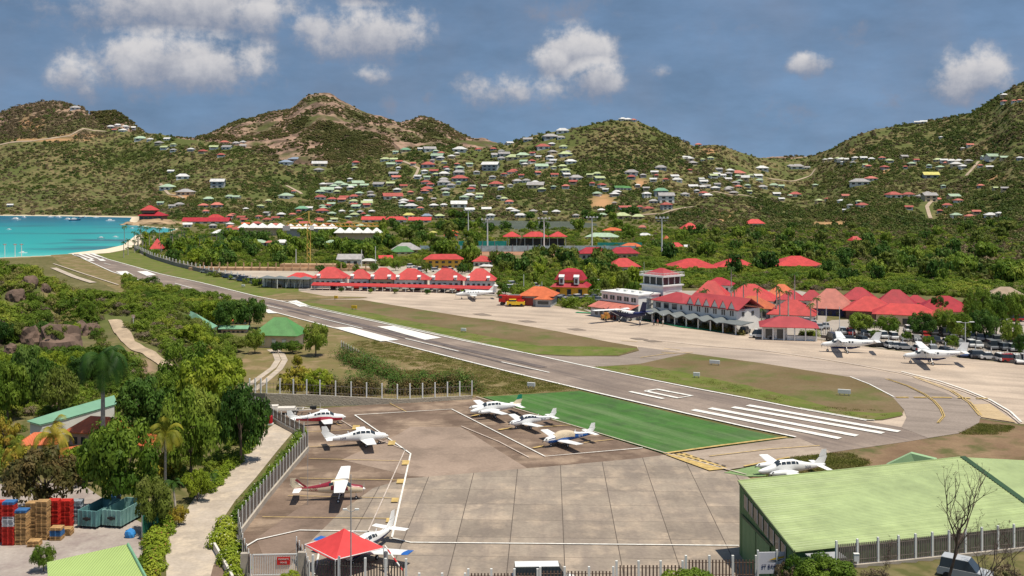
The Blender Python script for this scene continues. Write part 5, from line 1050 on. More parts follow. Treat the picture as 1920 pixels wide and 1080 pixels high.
house(1295, 438, 32, 'R', '', hw=9, rh=11, rz=.1, d=26, style='hip', wall=wallb, label='red stepped hip roof on dark house among the hillside trees'); house(1417, 425, 34, 'R', '', hw=6, rh=8, rz=0, d=20, style='hip', label='red hip roofed white house alone in the right hand woods')
house(1268, 467, 28, 'R', '', hw=4, rh=8, style='hip', label='small red roof with gable porch under the hillside'); house(1293, 468, 18, 'W', '', hw=4, rh=5, style='gable', rz=0, label='tiny white gabled house beside the small red roof'); house(1605, 454, 22, 'R', '', hw=3, rh=8, style='hip', label='small bright red roof buried in the right hand bushes')
house(1250, 452, 8, 'O', '', hw=3, rh=7, style='hip', label='tiny orange roof among trees left of the tall mast'); house(1150, 437, 36, 'O', '', hw=5, rh=5, label='long orange roofed house right of the grandstand'); house(1205, 430, 14, 'P', '', hw=4, rh=4, label='little salmon house above the long orange roof'); house(1210, 444, 26, 'W', '', hw=3, rh=4, label='low white roof below the little salmon house')
house(1130, 448, 60, 'G', '', hw=4, rh=7, rz=-.2, d=30, label='wide pale green roof beside the sports ground'); house(1185, 468, 40, 'O', '', hw=6, rh=6, label='orange roof behind the right crimson hall', z=0)
house(760, 474, 52, 'Y', '', z=0, hw=6, rh=12, d=36, style='hip', label='grey hip roof behind the bright green one'); house(753, 476, 40, 'N', '', z=0, hw=4, rh=10, d=22, style='hip', label='bright green hip roof below the grey roof')
house(655, 496, 44, 'Y', '', z=0, hw=10, rh=9, d=30, style='gable', rz=-.05, label='grey warehouse roof behind the shop row'); house(690, 495, 26, 'W', '', z=0, hw=6, rh=4, d=16, label='flat white shed next to the grey warehouse'); house(722, 489, 24, 'R', '', z=0, hw=5, rh=5, d=16, label='small red roof right of the warehouse')
house(292, 472, 22, 'R', '', z=0, hw=6, rh=19, d=22, rz=.2, style='hip', label='tall steep orange red roof near the beach end of runway')
house(700, 417, 44, 'R', '', z=0, hw=5, rh=6, d=16, rz=-.05, style='gable', label='long red roof left of two joined red roofs'); house(742, 418, 40, 'R', '', z=0, hw=6, rh=6, d=16, rz=0, style='hip', label='left one of two joined long red roofs'); house(787, 417, 42, 'R', '', z=0, hw=4, rh=6, d=16, rz=0, style='gable', label='right one of two joined long red roofs')
for x, k, w in ((528,'W',26), (430,'G',14), (485,'G',26), (505,'P',16), (560,'Y',18), (620,'G',22), (650,'G',18), (700,'D',14), (712,'L',14), (845,'R',24), (878,'R',14), (848,'O',20), (812,'U',12), (452,'G',14)):
    house(x, 462 if x < 700 else 440+(x % 9), w, k, 'among the lagoon trees', z=0)
# saw-toothed white roofs
for cx, n, w, lab, yb in ((492,5,85,'long white building of five roof peaks at the left',441), (560,3,45,'white building of three roof peaks left of the crane mast',443), (606,3,50,'white building of three roof peaks right of the crane mast',443), (672,5,86,'biggest white building with five roof peaks over cream wall',452)):
    p = P(cx, yb); s = p.y/F; t = thing('peaked_hall', lab, 'hall', p, R(-3), 'white halls with a row of roof peaks'); Wm = w*s; u = Wm/n; KEEP.append((p.x, p.y, Wm*.45))
    b = MB(); b.box((0, 0, 2.6), (Wm*.94, u*.9, 5.2)); b.build('wall', wallg if n == 3 else wallc, t); b = MB()
    for k in range(n): b.hip(u*1.02, u*1.5, 3.0, 5.2, .3, ridge=.3, cx=-Wm/2+u*(k+.5))
    b.build('roof', mat('roof_bright_white', (.66,.65,.62), .6, .12, .3), t)
# lagoon restaurant, hotel on the rock
house(385, 419, 86, 'C', '', z=0, hw=4, rh=7, d=22, rz=.04, style='gable', label='long low red roofed beach restaurant beside the water'); house(402, 412, 30, 'R', '', z=0, hw=3, rh=7, label='orange red roof on posts above the beach restaurant')
p = P(285, 420); b = MB(); rs2 = random.Random(3)
t = thing('rock_outcrop', 'tan rocky headland carrying the red roofed hotel', 'rock', (p.x, p.y, -1)); 
def rockmesh(seed, n=3): 
    import bmesh; bm = bmesh.new(); bmesh.ops.create_icosphere(bm, subdivisions=n, radius=1); rr = np.array([v.co[:] for v in bm.verts]); f_ = 1+.45*fbm(rr[:,0]*1.6+seed, rr[:,1]*1.6+rr[:,2]*1.9, 4, seed)+.12*fbm(rr[:,0]*5, rr[:,1]*5+rr[:,2]*4, 3, seed+4)
    for v, k in zip(bm.verts, f_): v.co *= k
    me = bpy.data.meshes.new('rock'); bm.to_mesh(me); bm.free(); return me
rkm = mat('rock_tan', (.36,.25,.15), .95, .5, .25, bump=1, bsc=1.5); rkb = mat('rock_brown', (.15,.10,.075), .95, .45, .6, bump=1, bsc=3)
ROCKS = [rockmesh(i) for i in range(4)]
for r_ in ROCKS: r_.materials.append(rkb)
rme = rockmesh(9); rme.materials.append(rkm); o = link('rock', rme, t); o.scale = (19, 10, 5.5); o = link('rock', rme, t, (-20, 2, 0)); o.scale = (7, 5, 2.5); o = link('rock', rme, t, (22, 3, -1)); o.scale = (13, 7, 3.5)
t = thing('rock_hotel', 'dark red two tiered hotel roof on top of the tan headland', 'hotel', (p.x, p.y+3, 2.6), R(-5)); KEEP.append((p.x, p.y, 22))
b = MB(); b.box((0, 0, 2.2), (20, 10, 4.6)); b.build('wall', wallb, t); b = MB(); b.hip(21, 11, 3.2, 4.5, .8); b.build('lower_roof', roofm('C'), t); b = MB(); b.box((-3, 0, 8), (11, 7, 3)); b.build('upper_wall', wallb, t); b = MB(); b.hip(12, 8, 4.0, 9.0, .8, ridge=1.2, cx=-3); b.build('upper_roof', roofm('R'), t)
for k in range(5): b = MB(); b.box((-8+k*4, -5.05, 2.6), (2.6, .1, 1.4)); b.build('window', glass, t)
# yellow mansard house, fire station
t = at(1067, 557, 'bright yellow house with crimson mansard roof and white framed dormers', 'mansard_house', 'house', rz=R(-12)); KEEP.append((t.location.x, t.location.y, 9)); b = MB(); b.box((0, 4, 1.7), (11, 8, 3.4)); b.box((0, 4, 4.6), (8.6, 6, 3)); b.build('wall', mat('wall_bright_yellow', (.72,.38,.03), .8, .1, .5), t)
b = MB(); 
for (a0, b0_, z0, a1, b1_, z1, cy) in ((6.2,4.8,3.2,4.4,3.2,4.6,4), (4.9,3.7,5.4,3.4,2.3,8.0,4)):
    b.add([(-a0,cy-b0_,z0),(a0,cy-b0_,z0),(a0,cy+b0_,z0),(-a0,cy+b0_,z0),(-a1,cy-b1_,z1),(a1,cy-b1_,z1),(a1,cy+b1_,z1),(-a1,cy+b1_,z1)], [(0,1,5,4),(1,2,6,5),(2,3,7,6),(3,0,4,7),(4,5,6,7),(3,2,1,0)])
b.hip(6.6, 4.4, 1.0, 8.0, .1, cy=4); b.build('roof', roofm('C'), t)
for x in (-2.4, 2.4): b = MB(); b.box((x, .25, 5.3), (1.5, 1.4, 2.4)); b.gable(1.6, 1.6, .7, 6.5, .1, cx=x, cy=.25); dd = b.build('dormer', frame, t); b = MB(); b.box((x, -.5, 5.2), (.8, .1, 1.3)); b.build('window', glass, dd)
for x in (-3.6, 0, 3.6): b = MB(); b.box((x, -.05, 1.6), (1.3, .14, 1.8)); b.build('window', glass, t)
t = at(1005, 574, 'grey fire station with orange red hip roof and front porch', 'fire_station', 'fire station', rz=R(-14)); KEEP.append((t.location.x, t.location.y, 9)); b = MB(); b.box((0, 4, 1.5), (9.5, 8, 3)); b.box((2.6, -.8, 1.2), (4.6, 2.4, 2.4)); b.build('wall', wallg, t); b = MB(); b.hip(10, 9, 2.4, 3.1, .5, ridge=1.5, cy=4); b.hip(5, 3.4, 1.0, 2.4, .3, cx=2.6, cy=-.7); b.build('roof', roofm('O'), t)
b = MB(); b.box((-2.4, -.05, 1.2), (3.0, .14, 2.3)); b.build('door', mat('door_red', (.3,.06,.05)), t); b = MB(); b.box((2.6, -2.05, 1.3), (3.2, .12, .9)); b.build('window', glass, t)
# grandstand, courts, masts, crane
t = at(1014, 464, 'open grandstand with three orange red roofs over dark seating', 'grandstand', 'grandstand', rz=R(2)); b = MB()
for x, w in ((-16, 9), (-3, 13), (9.5, 9)): b.hip(w, 8, 2.6, 6.2, .5, cx=x)
b.build('roof', roofm('R'), t); b = MB(); b.box((-2, 2.5, 2.6), (30, 5, 4.4)); b.build('seating', shade_, t)
for k in range(8): b = MB(); b.tube([(-18+k*4.5,-3.6,0),(-18+k*4.5,-3.6,6.2)], .15, 6); b.build('post', frame, t)
t = at(990, 472, 'long blue grey hoarding fence along the sports pitch', 'pitch_fence', 'fence', rz=0); b = MB(); b.box((0, 0, 1.6), (112, .3, 3.0)); b.build('panel', mat('hoarding', (.32,.42,.45), .7, .35, .4), t)
for k in range(15): b = MB(); b.box((-56+k*8, -.2, 1.8), (.3, .3, 3.6)); b.build('post', steel, t)
t = at(905, 467, 'turquoise tennis court windbreak left of the grandstand', 'court_fence', 'fence', rz=0); b = MB(); b.box((0, 0, 2.2), (26, .25, 4.2)); b.box((74, 0, 1.8), (24, .25, 3.4)); b.build('screen', mat('windbreak', (.02,.26,.22), .8, .25, .3), t)
for k in range(5): b = MB(); b.box((-13+k*6.5, -.2, 2.3), (.25, .25, 4.6)); b.build('post', steel, t)
sheet('sports_pitch', [(880,484),(1110,484),(1100,470),(890,470)], asphalt('pitch_track', (.30,.14,.08), (.36,.20,.12), .1), .03); sheet('sports_pitch', [(895,486),(1090,486),(1080,478),(905,478)], m_lawn, .05)
for i, (x, yb, yt) in enumerate(((914,470,411), (1020,472,409), (1110,466,407), (1241,478,408), (878,436,394))):
    p = P(x, yb); s = p.y/F; H = (yb-yt)*s; t = thing('floodlight_mast', ['tall floodlight mast left of the tennis courts', 'tall floodlight mast in front of the grandstand', 'tall floodlight mast right of the grandstand', 'tallest floodlight mast above the crimson halls', 'thin floodlight mast by the pond'][i], 'floodlight', p); b = MB(); b.tube([(0,0,0),(0,0,H)], [.45,.25], 8); b.build('pole', frame, t)
    b = MB(); b.box((0, 0, H-.4), (6.5, .4, .3)); b.box((0, 0, H-1.6), (5.5, .4, .25)); b.build('crossbar', steel, t)
    for k in range(4): b = MB(); b.box((-2.8+k*1.87, -.3, H), (.9, .4, .9)); b.build('lamp', frame, t)
p = P(579, 500); H = 82*p.y/F; t = thing('tower_crane', 'yellow tower crane with a long orange jib over the building site', 'crane', p, R(6)); ym = mat('crane_yellow', (.62,.42,.10), .5, .2, .5); b = MB()
for x in (-.7, .7):
    for y in (-.7, .7): b.tube([(x,y,0),(x,y,H)], .10, 5)
n = int(H/1.8)
for k in range(n):
    z = k*1.8; s = 1 if k % 2 else -1
    for y in (-.7, .7): b.tube([(-.7*s,y,z),(.7*s,y,z+1.8)], .08, 4)
    for x in (-.7, .7): b.tube([(x,-.7*s,z),(x,.7*s,z+1.8)], .08, 4)
b.build('mast', ym, t); b = MB()
for y, z in ((-.6,H-1.5),(.6,H-1.5),(0,H-.2)): b.tube([(-9,y,z),(30,y,z)], .10, 5)
for k in range(19): b.tube([(-8+k*2,-.6,H-1.5),(-9+k*2,0,H-.2),(-8+k*2,.6,H-1.5)], .08, 4)
b.build('jib', mat('crane_orange', (.65,.30,.04), .5, .2, .5), t); b = MB(); b.tube([(0,0,H),(0,0,H+5)], .3, 6); b.tube([(0,0,H+5),(22,0,H-.2)], .04, 4); b.tube([(0,0,H+5),(-10,0,H-.2)], .07, 4); b.build('tower_peak', ym, t); b = MB(); b.box((-9.5,0,H-2.2), (3,1.4,2)); b.build('counterweight', steel, t); b = MB(); b.box((1.4,-1.2,H-2), (1.6,1.4,1.8)); b.build('cab', frame, t)
t = at(530, 507, 'orange brown concrete shell of a building under construction below the crane', 'building_site', 'building site', rz=R(-4)); b = MB(); b.box((0, 0, .6), (78, 5, 1.2)); b.box((14, 2, 1.9), (30, 5, 1.4)); b.build('wall', mat('raw_concrete', (.42,.27,.16), .9, .35, .15), t); b = MB()
for k in range(22): b.box((-36+k*3.4, -2.6, 2.2), (.4, .4, 2.4))
b.build('column', mat('raw_concrete', (.42,.27,.16)), t)
def pole(px, yb, yt, r, lab, arms=0, Yd=None, ya=None, name='street_lamp', cat='lamp post'):
    p = P(px, yb) if Yd is None else Vector(((px-960)*Yd/F, Yd, 0)); H = CAMH-(yt-HZ)*p.y/F; t = thing(name, lab, cat, p, 0); b = MB(); b.tube([(0,0,-.2),(0,0,H)], [r, r*.6], 8); b.build('pole', frame if p.y > 150 else steel, t)
    if arms:
        za = H-.1 if ya is None else CAMH-(ya-HZ)*p.y/F; b = MB(); b.tube([(-arms,0,za+.15),(0,0,za-.1),(arms,0,za+.15)], r*.45, 6); b.build('arm', steel, t)
        for s in (-1, 1): b = MB(); b.box((s*arms, 0, za+.15), (arms*.7, arms*.35, .14)); b.build('lamp_head', frame, t)
    return t
pole(1810, 655, 604, .13, 'tall double armed lamp post in the car park trees', .9*1.6); pole(658, 0, 890, .075, 'tall thin grey pole with small lamps in front of red canopy', .55, 96, 958); pole(577, 0, 775, .03, 'slender flag pole beside the white flowering hedge', 0, 121, name='flag_pole', cat='pole')
pole(1549, 626, 575, .1, 'thin white pole before the round trees', 0); pole(1574, 632, 575, .1, 'second thin white pole before the round trees', 0); pole(982, 545, 514, .14, 'white pole on the grass left of the yellow building'); pole(1016, 548, 528, .14, 'short white pole above the fire station'); pole(555, 505, 467, .2, 'white pole above the building site'); pole(678, 500, 468, .2, 'thin dark pole by the warehouse'); pole(704, 497, 462, .2, 'thin pole right of warehouse'); pole(1483, 586, 545, .08, 'thin pole at the arcade'); pole(1305, 590, 545, .06, 'aerial pole behind gabled terminal')
# airfield boards
def board(px, py, w, h, m, lab, legs=2, name='airfield_sign'):
    p = P(px, py); s = p.y/F; t = thing(name, lab, 'airfield sign', (p.x, p.y, .15), R(-20)); b = MB(); b.box((0, 0, h*s*.62), (w*s, .35, h*s*.62)); b.build('panel', m, t)
    for k in range(legs): b = MB(); b.box((-w*s*.35+k*w*s*.7/max(legs-1, 1), 0, h*s*.15), (.1, .2, h*s*.34)); b.build('leg', steel, t)
board(1340,686,19,10,frame,'white board on legs at top of the larger grass island'); board(1306,710,12,11,frame,'small white marker box left of the white board',2); board(1583,743,23,12,frame,'white board on legs near the rounded end of grass island',3); board(996,729,15,11,frame,'white box on the verge beside the green painted area'); board(869,624,10,8,frame,'white marker box on the long grass island'); board(664,582,11,9,mat('sign_yellow', (.70,.45,.03), .5),'yellow square marker on the long grass island'); board(630,563,7,8,mat('sign_yellow', (.70,.45,.03)),'little yellow marker at the taxiway junction',1); board(456,539,7,5,frame,'tiny white marker on grass beside the far runway')
for k, (x, y) in enumerate(((250,605),)):
    p = G(x, y+12); t = thing('road_sign', 'small round topped white sign beside the hillside path', 'sign', p, 0); b = MB(); b.tube([(0,0,0),(0,0,2.6)], .06, 6); b.build('post', frame, t); b = MB(); b.box((0,0,2.6), (.7,.06,.7)); b.build('panel', wallp, t)
# apron people
def person_mesh(shirt, seed, leg_m):
    t_ = []
    return t_
def person(px, py, lab, shirt, pants, hd=0, arm=.2, stride=.15):
    p = P(px, py); t = thing('person', lab, 'person', (p.x, p.y, .1), R(hd), 'people on the apron')
    me = bpy.data.meshes.new('body'); V = [(0,0,.95),(0,0,1.2),(0,0,1.42),(0,0,1.52),(0,.02,1.66),(0,.0,1.74),(.1,0,.9),(.11,stride,.5),(.11,stride*1.2-.02,.08),(.11,stride*1.2+.12,.03),(-.1,0,.9),(-.11,-stride,.5),(-.11,-stride*1.4,.08),(-.11,-stride*1.4+.12,.03),(.19,0,1.4),(.25,-arm*.3,1.12),(.24,arm,.88),(-.19,0,1.4),(-.25,arm*.3,1.12),(-.24,-arm,.88)]
    E = [(0,1),(1,2),(2,3),(3,4),(4,5),(0,6),(6,7),(7,8),(8,9),(0,10),(10,11),(11,12),(12,13),(2,14),(14,15),(15,16),(2,17),(17,18),(18,19)]
    rad = [.14,.13,.14,.06,.10,.08,.09,.06,.045,.04,.09,.06,.045,.04,.06,.045,.03,.06,.045,.03]
    me.from_pydata(V, E, []); o = bpy.data.objects.new('body', me); SC.objects.link(o); o.parent = t
    o.modifiers.new('skin', 'SKIN'); sv = me.skin_vertices[0].data
    for i, r_ in enumerate(rad): sv[i].radius = (r_, r_*.8)
    sv[0].use_root = True; o.modifiers.new('sub', 'SUBSURF').levels = 1; o.modifiers['sub'].render_levels = 1; me.materials.append(mat('skin', (.35,.2,.13), .6))
    b = MB(); b.tube([(0,0,.92),(0,0,1.2),(0,0,1.46)], [.19,.18,.17], 10); b.build('shirt', mat('cloth_'+shirt, {'white': (.7,.7,.68), 'yellow': (.6,.65,.05), 'blue': (.05,.08,.2), 'red': (.5,.05,.05)}[shirt], .9), t)
    b = MB(); b.tube([(.1,0,.95),(.11,stride,.5),(.11,stride*1.2,.12)], [.115,.085,.07], 8); b.tube([(-.1,0,.95),(-.11,-stride,.5),(-.11,-stride*1.4,.12)], [.115,.085,.07], 8); b.build('trousers', mat('cloth_'+pants, {'dark': (.03,.03,.05), 'tan': (.35,.27,.18)}[pants], .9), t)
    b = MB(); b.tube([(0,0,1.70),(0,-.01,1.79),(0,-.01,1.84)], [.105,.095,.03], 8); b.build('hair', rubber, t)
for i, (x, y, l, a, c) in enumerate(((1200,612,'person in white shirt and dark trousers right behind the twin engine plane','white','dark'), (1226,611,'person in dark blue shirt crossing the green walkway line','blue','dark'), (1233,611,'person in red shirt next to the one in dark blue','red','tan'), (1239,602,'person in bright yellow vest at the terminal canopy','yellow','dark'), (1243,612,'person in white shirt and tan trousers right of the group','white','tan'), (1136,604,'person in bright yellow vest near the twin engine plane nose','yellow','dark'))): person(x, y, l, a, c, i*50)
p = P(1135, 600); t = thing('baggage_cart', 'small orange baggage cart left of the twin engine plane', 'cart', (p.x, p.y, .1), .3); b = MB(); b.box((0,0,.8), (2.2,1.2,1.0)); b.box((.3,0,1.6), (1.2,1.0,.5)); b.build('body', mat('cart_orange', (.55,.25,.06), .6), t)
for x in (-.8, .8):
    for y in (-.6, .6): b = MB(); b.tube([(x,y-.08,.25),(x,y+.08,.25)], .25, 10); b.build('wheel', rubber, t)
# boats
for i, (x, y, w, m_) in enumerate(((30,411,20,'W'), (45,407,12,'W'), (128,411,16,'W'), (140,412,20,'B'), (110,407,14,'W'), (95,406,10,'W'), (207,413,16,'W'), (180,407,10,'W'), (190,445,14,'Y'), (217,443,9,'W'), (248,427,8,'W'), (308,427,12,'W'), (17,429,8,'W'), (152,407,10,'B'), (160,406,8,'W'), (43,472,8,'W'))):
    p = P(x, y); s = p.y/F; L_ = max(w*s, 4); t = thing('moored_boat', ('blue hulled' if m_ == 'B' else 'grey' if m_ == 'Y' else 'white')+' motor boat moored in the turquoise bay', 'boat', (p.x, p.y, -.7), R(rs.uniform(-25, 25)), 'boats in the bay'); hl = L_/2; bw = L_*.16; b = MB()
    b.add([(-hl,-bw,-.3),(hl*.5,-bw,-.3),(hl,0,-.1),(hl*.5,bw,-.3),(-hl,bw,-.3),(-hl,-bw*1.1,L_*.09),(hl*.5,-bw*1.1,L_*.10),(hl*1.08,0,L_*.13),(hl*.5,bw*1.1,L_*.10),(-hl,bw*1.1,L_*.09)], [(0,1,6,5),(1,2,7,6),(2,3,8,7),(3,4,9,8),(4,0,5,9),(5,6,7,8,9)]); b.build('hull', {'W': pw, 'B': AC['navy'], 'Y': AC['grey']}[m_], t)
    b = MB(); b.box((-hl*.1, 0, L_*.15), (L_*.42, bw*1.5, L_*.11)); b.box((-hl*.15, 0, L_*.225), (L_*.25, bw*1.2, L_*.05)); b.build('cabin', pw, t)
# windsocks / masts at the left shoreline
for x in (20, 39, 51): p = P(x, 478); t = thing('mast_pole', 'thin white beacon mast at the left shore', 'mast', (p.x, p.y-6, 0), 0, 'beacon masts'); b = MB(); b.tube([(0,0,-1),(0,0,6)], .16, 6); b.build('pole', frame, t); b = MB(); b.box((0,0,5.6), (1.6,.3,.3)); b.build('crossbar', mat('beacon_red', (.5,.2,.15), .6), t)
# ------------------------------------------------------------------ hangar
gr = mat('hangar_roof_green', (.32,.39,.17), .42, .2, .35, spec=.5, wave=('Y', 1.1, .05)); gw = mat('hangar_wall_green', (.10,.19,.07), .7, .12, .3, wave=('X', 2.2, .08)); gd = mat('hangar_door_green', (.16,.27,.12), .7, .1, .3, wave=('X', 1.2, .05)); gt = mat('hangar_trim', (.03,.07,.03), .6)
hx = R(16.0); t = thing('hangar', 'large metal hangar with lime green ribbed roof and dark green walls', 'hangar', (22.8, 105.4, 0), hx); KEEP.append((40, 100, 24))
u = Vector((math.cos(hx), math.sin(hx), 0)); v = Vector((-math.sin(hx), math.cos(hx), 0)); o_ = Vector((22.8, 105.4, 0))
def LH(px, py, z): q = P(px, py, z)-o_; return (q.dot(u), q.dot(v), z)
r0 = LH(1384, 902, 7.5); r1 = LH(1805, 857, 7.9); e0 = LH(1490, 1034, 6.0); e1 = LH(1975, 980, 6.0); r2 = (r1[0]+13, r1[1]-1, 6.6); e2 = (e1[0]+22, e1[1], 4.6)
b = MB(); b.add([e0, e1, r1, r0], [(0,1,2,3)]); b.add([(q[0], q[1], q[2]-.25) for q in (e0, e1, r1, r0)], [(3,2,1,0)]); b.build('roof', gr, t)
b = MB(); b.add([e1, e2, (r2[0]+8, r2[1]-2, r2[2]), r2, r1], [(0,1,2,3,4)]); b.build('roof', gr, t)
m_ = MB(); dx = (e1[0]-r1[0], e1[1]-r1[1], e1[2]-r1[2]); m_.add([(r1[0]-.35, r1[1], r1[2]+.1), (r1[0]+.35, r1[1], r1[2]+.1), (e1[0]+.35, e1[1], e1[2]+.1), (e1[0]-.35, e1[1], e1[2]+.1)], [(3,2,1,0)]); m_.build('gutter', gt, t)
# standing seams and roof lights
b = MB(); ns = 34
for k in range(1, ns):
    f_ = k/ns; a = [r0[i]+(e0[i]-r0[i])*f_ for i in range(3)]; c = [r1[i]+(e1[i]-r1[i])*f_ for i in range(3)]
    b.add([(a[0]+.1, a[1]-.04, a[2]+.01), (a[0]+.1, a[1]+.04, a[2]+.07), (c[0], c[1]+.04, c[2]+.07), (c[0], c[1]-.04, c[2]+.01)], [(0,3,2,1)])
b.build('roof_seam', gr, t)
b = MB(); b.tube([e0, e1, e2], .14, 6); b.tube([e0, r0, r1], .10, 6); b.build('eave_trim', gr, t)
W0 = (r0[0]+.15, r0[1], 0); W1 = (e0[0]+.15, e0[1], 0)
b = MB(); b.add([W0, W1, (W1[0], W1[1], 5.9), (W0[0], W0[1], 7.4)], [(0,1,2,3)]); b.add([(W1[0]+.02, W1[1], 0), (e1[0], e1[1], 0), (e1[0], e1[1], 5.9), (W1[0]+.02, W1[1], 5.9)], [(0,1,2,3)]); b.add([(W0[0], W0[1]-.1, 0), (r1[0], r1[1], 0), (r1[0], r1[1], 7.7), (W0[0], W0[1]-.1, 7.4)], [(3,2,1,0)])
b.build('wall', gw, t)
dW = Vector(W1)-Vector(W0); wl_ = dW.length; dW.normalize(); nW = Vector((dW.y, -dW.x, 0)); nW = nW if nW.x < 0 else -nW
def wq(name, s0, s1, z0a, z1a, z0b, z1b, m, off=.06):
    a = Vector(W0)+dW*s0+nW*off; c = Vector(W0)+dW*s1+nW*off; b = MB(); b.add([(a.x,a.y,z0a),(c.x,c.y,z0b),(c.x,c.y,z1b),(a.x,a.y,z1a),(a.x+.05,a.y,z0a),(c.x+.05,c.y,z0b),(c.x+.05,c.y,z1b),(a.x+.05,a.y,z1a)], [(0,1,2,3),(3,2,6,7),(0,4,5,1)]); return b.build(name, m, t)
for k in range(8):
    s0 = 1.6+k*1.5; sl = (7.4-5.9)/wl_
    za = 7.4-sl*s0; zb = 7.4-sl*(s0+1.0); wq('window', s0, s0+.95, za-1.9, za-.55, zb-1.9, zb-.55, glass); wq('window_frame', s0+1.0, s0+1.3, za-1.9, za-.55, zb-1.9, zb-.55, steel, .1)
wq('door', 1.2, 5.2, 0, 4.2, 0, 4.2, gd, .08); wq('door', 5.5, 9.3, 0, 4.2, 0, 4.2, gd, .12); wq('door_rail', .8, 9.8, 4.25, 4.5, 4.25, 4.5, gt, .14)
t = thing('gable_roof_hangar', 'second green roof peak showing behind the big hangar roof', 'hangar', (0,0,0)); b = MB()
A, B_, C_ = P(1661, 872, 6.2), P(1708, 850, 7.2), P(1757, 862, 6.4); b.add([A, B_, C_, (C_.x, C_.y, 0), (A.x, A.y, 0)], [(4,3,2,1,0)])
bk = Vector((1.2, 3.0, -.6)); b.add([A, B_, B_+bk, A+bk], [(0,1,2,3)]); b.add([B_, C_, C_+bk, B_+bk], [(0,1,2,3)]); b.build('roof', mat('hangar_roof_pale', (.30,.46,.24), .5, .08, .3), t)
# ------------------------------------------------------------------ fences
fbrown = mat('picket_brown', (.13,.085,.065), .8, .25, 1.5); fgrey = mat('picket_grey', (.17,.14,.12), .8, .25, 1.5); stone = mat('stone_wall', (.60,.53,.42), .95, .45, 1.6, bump=1, bsc=5, col2=(.42,.37,.29)); cwall = mat('wall_concrete', (.40,.35,.29), .9, .2, .6)
def fence(name, pts, h, lab, gap=2.5, pk=.28, m=fbrown, wall=0, wm=cwall, pm=frame, zb=None, ph=.25, pw_=.16, rails=True, solid=False, cat='fence', w0=None, pickw=.11):
    t = thing(name, lab, cat, (pts[0].x, pts[0].y, pts[0].z)); O = t.location.copy(); first = True
    for i, (a, c) in enumerate(zip(pts[:-1], pts[1:])):
        a = a-O; c = c-O; d = c-a; L_ = Vector((d.x, d.y, 0)).length; n = max(1, round(L_/gap)); rz = math.atan2(d.y, d.x)
        wa = wall if w0 is None else w0[i]; wb = wall if w0 is None else w0[i+1]
        if wall:
            nn_ = Vector((-d.y, d.x, 0)).normalized()*.22; b = MB(); b.add([(a-nn_)+Vector((0,0,-.5)), (c-nn_)+Vector((0,0,-.5)), (c+nn_)+Vector((0,0,-.5)), (a+nn_)+Vector((0,0,-.5)), (a-nn_)+Vector((0,0,wa)), (c-nn_)+Vector((0,0,wb)), (c+nn_)+Vector((0,0,wb)), (a+nn_)+Vector((0,0,wa))], [(4,5,6,7),(0,1,5,4),(1,2,6,5),(2,3,7,6),(3,0,4,7)]); b.build('base_wall', wm, t)
        for k in range(n):
            p = a+d*(k/n); q = a+d*((k+1)/n); zp = wa+(wb-wa)*k/n; zq = wa+(wb-wa)*(k+1)/n
            b = MB(); b.box((p.x, p.y, p.z+zp+(h+ph)/2), (pw_, pw_, h+ph), rz); b.build('post', pm, t)
            b = MB(); e = (q-p); np_ = max(2, int(L_/n/pk))
            if solid: b.box(((p.x+q.x)/2, (p.y+q.y)/2, (p.z+q.z)/2+(zp+zq)/2+h*.5), (L_/n-pw_, .05, h*.92), rz)
            else:
                for j in range(1, np_): r_ = p+e*(j/np_); zz = zp+(zq-zp)*j/np_; b.box((r_.x, r_.y, r_.z+zz+h*.48), (pickw, .04, h*.9), rz)
                for f_ in (.2, .8): b.tube([p+Vector((0,0,zp+h*f_)), q+Vector((0,0,zq+h*f_))], .03, 4)
            b.build('picket_panel', m, t)
    e_ = pts[-1]-O; b = MB(); we = wall if w0 is None else w0[-1]; b.box((e_.x, e_.y, e_.z+we+(h+ph)/2), (pw_, pw_, h+ph)); b.build('post', pm, t); return t
fence('picket_fence', [P(459,760),P(478,770),P(535,804),P(570,822)], 1.45, 'brown picket fence with white post tips descending beside the concrete road', 1.9, .22, fgrey, .6, zb=0, pw_=.1)
fence('picket_fence', [P(577,846),P(548,880),P(500,938),P(447,1008)], 2.0, 'grey picket fence on low wall between flowering hedge and parking bays', 1.6, .2, fgrey, .7, pw_=.1)
fence('picket_fence', [P(447,1008),P(455,1050),P(470,1092)], 2.0, 'short dark fence run turning toward the white gate', 1.6, .2, fbrown, .4, pw_=.1)
fence('wall_fence', [P(468,752),P(500,763),P(600,762),P(745,757),P(885,749)], 2.0, 'white posted wire fence on rough stone retaining wall behind the aircraft', 2.35, .5, fgrey, 2.2, stone, pw_=.2, ph=.5, w0=[1.4,2.3,1.9,.8,.7], pickw=.04)
fence('picket_fence', [P(640,652,0),P(668,668),P(702,690)], 1.4, 'short white tipped fence behind the lawn hedge', 2.2, .3, fgrey, 0, pw_=.12)
fence('perimeter_wall', [P(253,469.5),P(285,485),P(330,499),P(400,516),P(470,531),P(520,541)], 1.2, 'long low grey wall and fence curving beside the far runway', 6, 1.2, fgrey, 1.6, mat('grey_block_wall', (.24,.22,.20), .9, .2, .1), pw_=.3)
fence('white_fence', [P(520,541),P(600,540),P(640,538)], 1.6, 'white post fence between grey canopies and grass', 3, 1.2, fgrey, 0, pw_=.25)
fence('apron_fence', [P(1540,633),P(1640,648),P(1720,658),P(1800,668),P(1920,684),P(2060,702)], 1.7, 'low grey wall and wire fence between apron and car park', 3.0, .5, fgrey, .7, mat('grey_block_wall', (.24,.22,.20)), pw_=.14, pickw=.04)
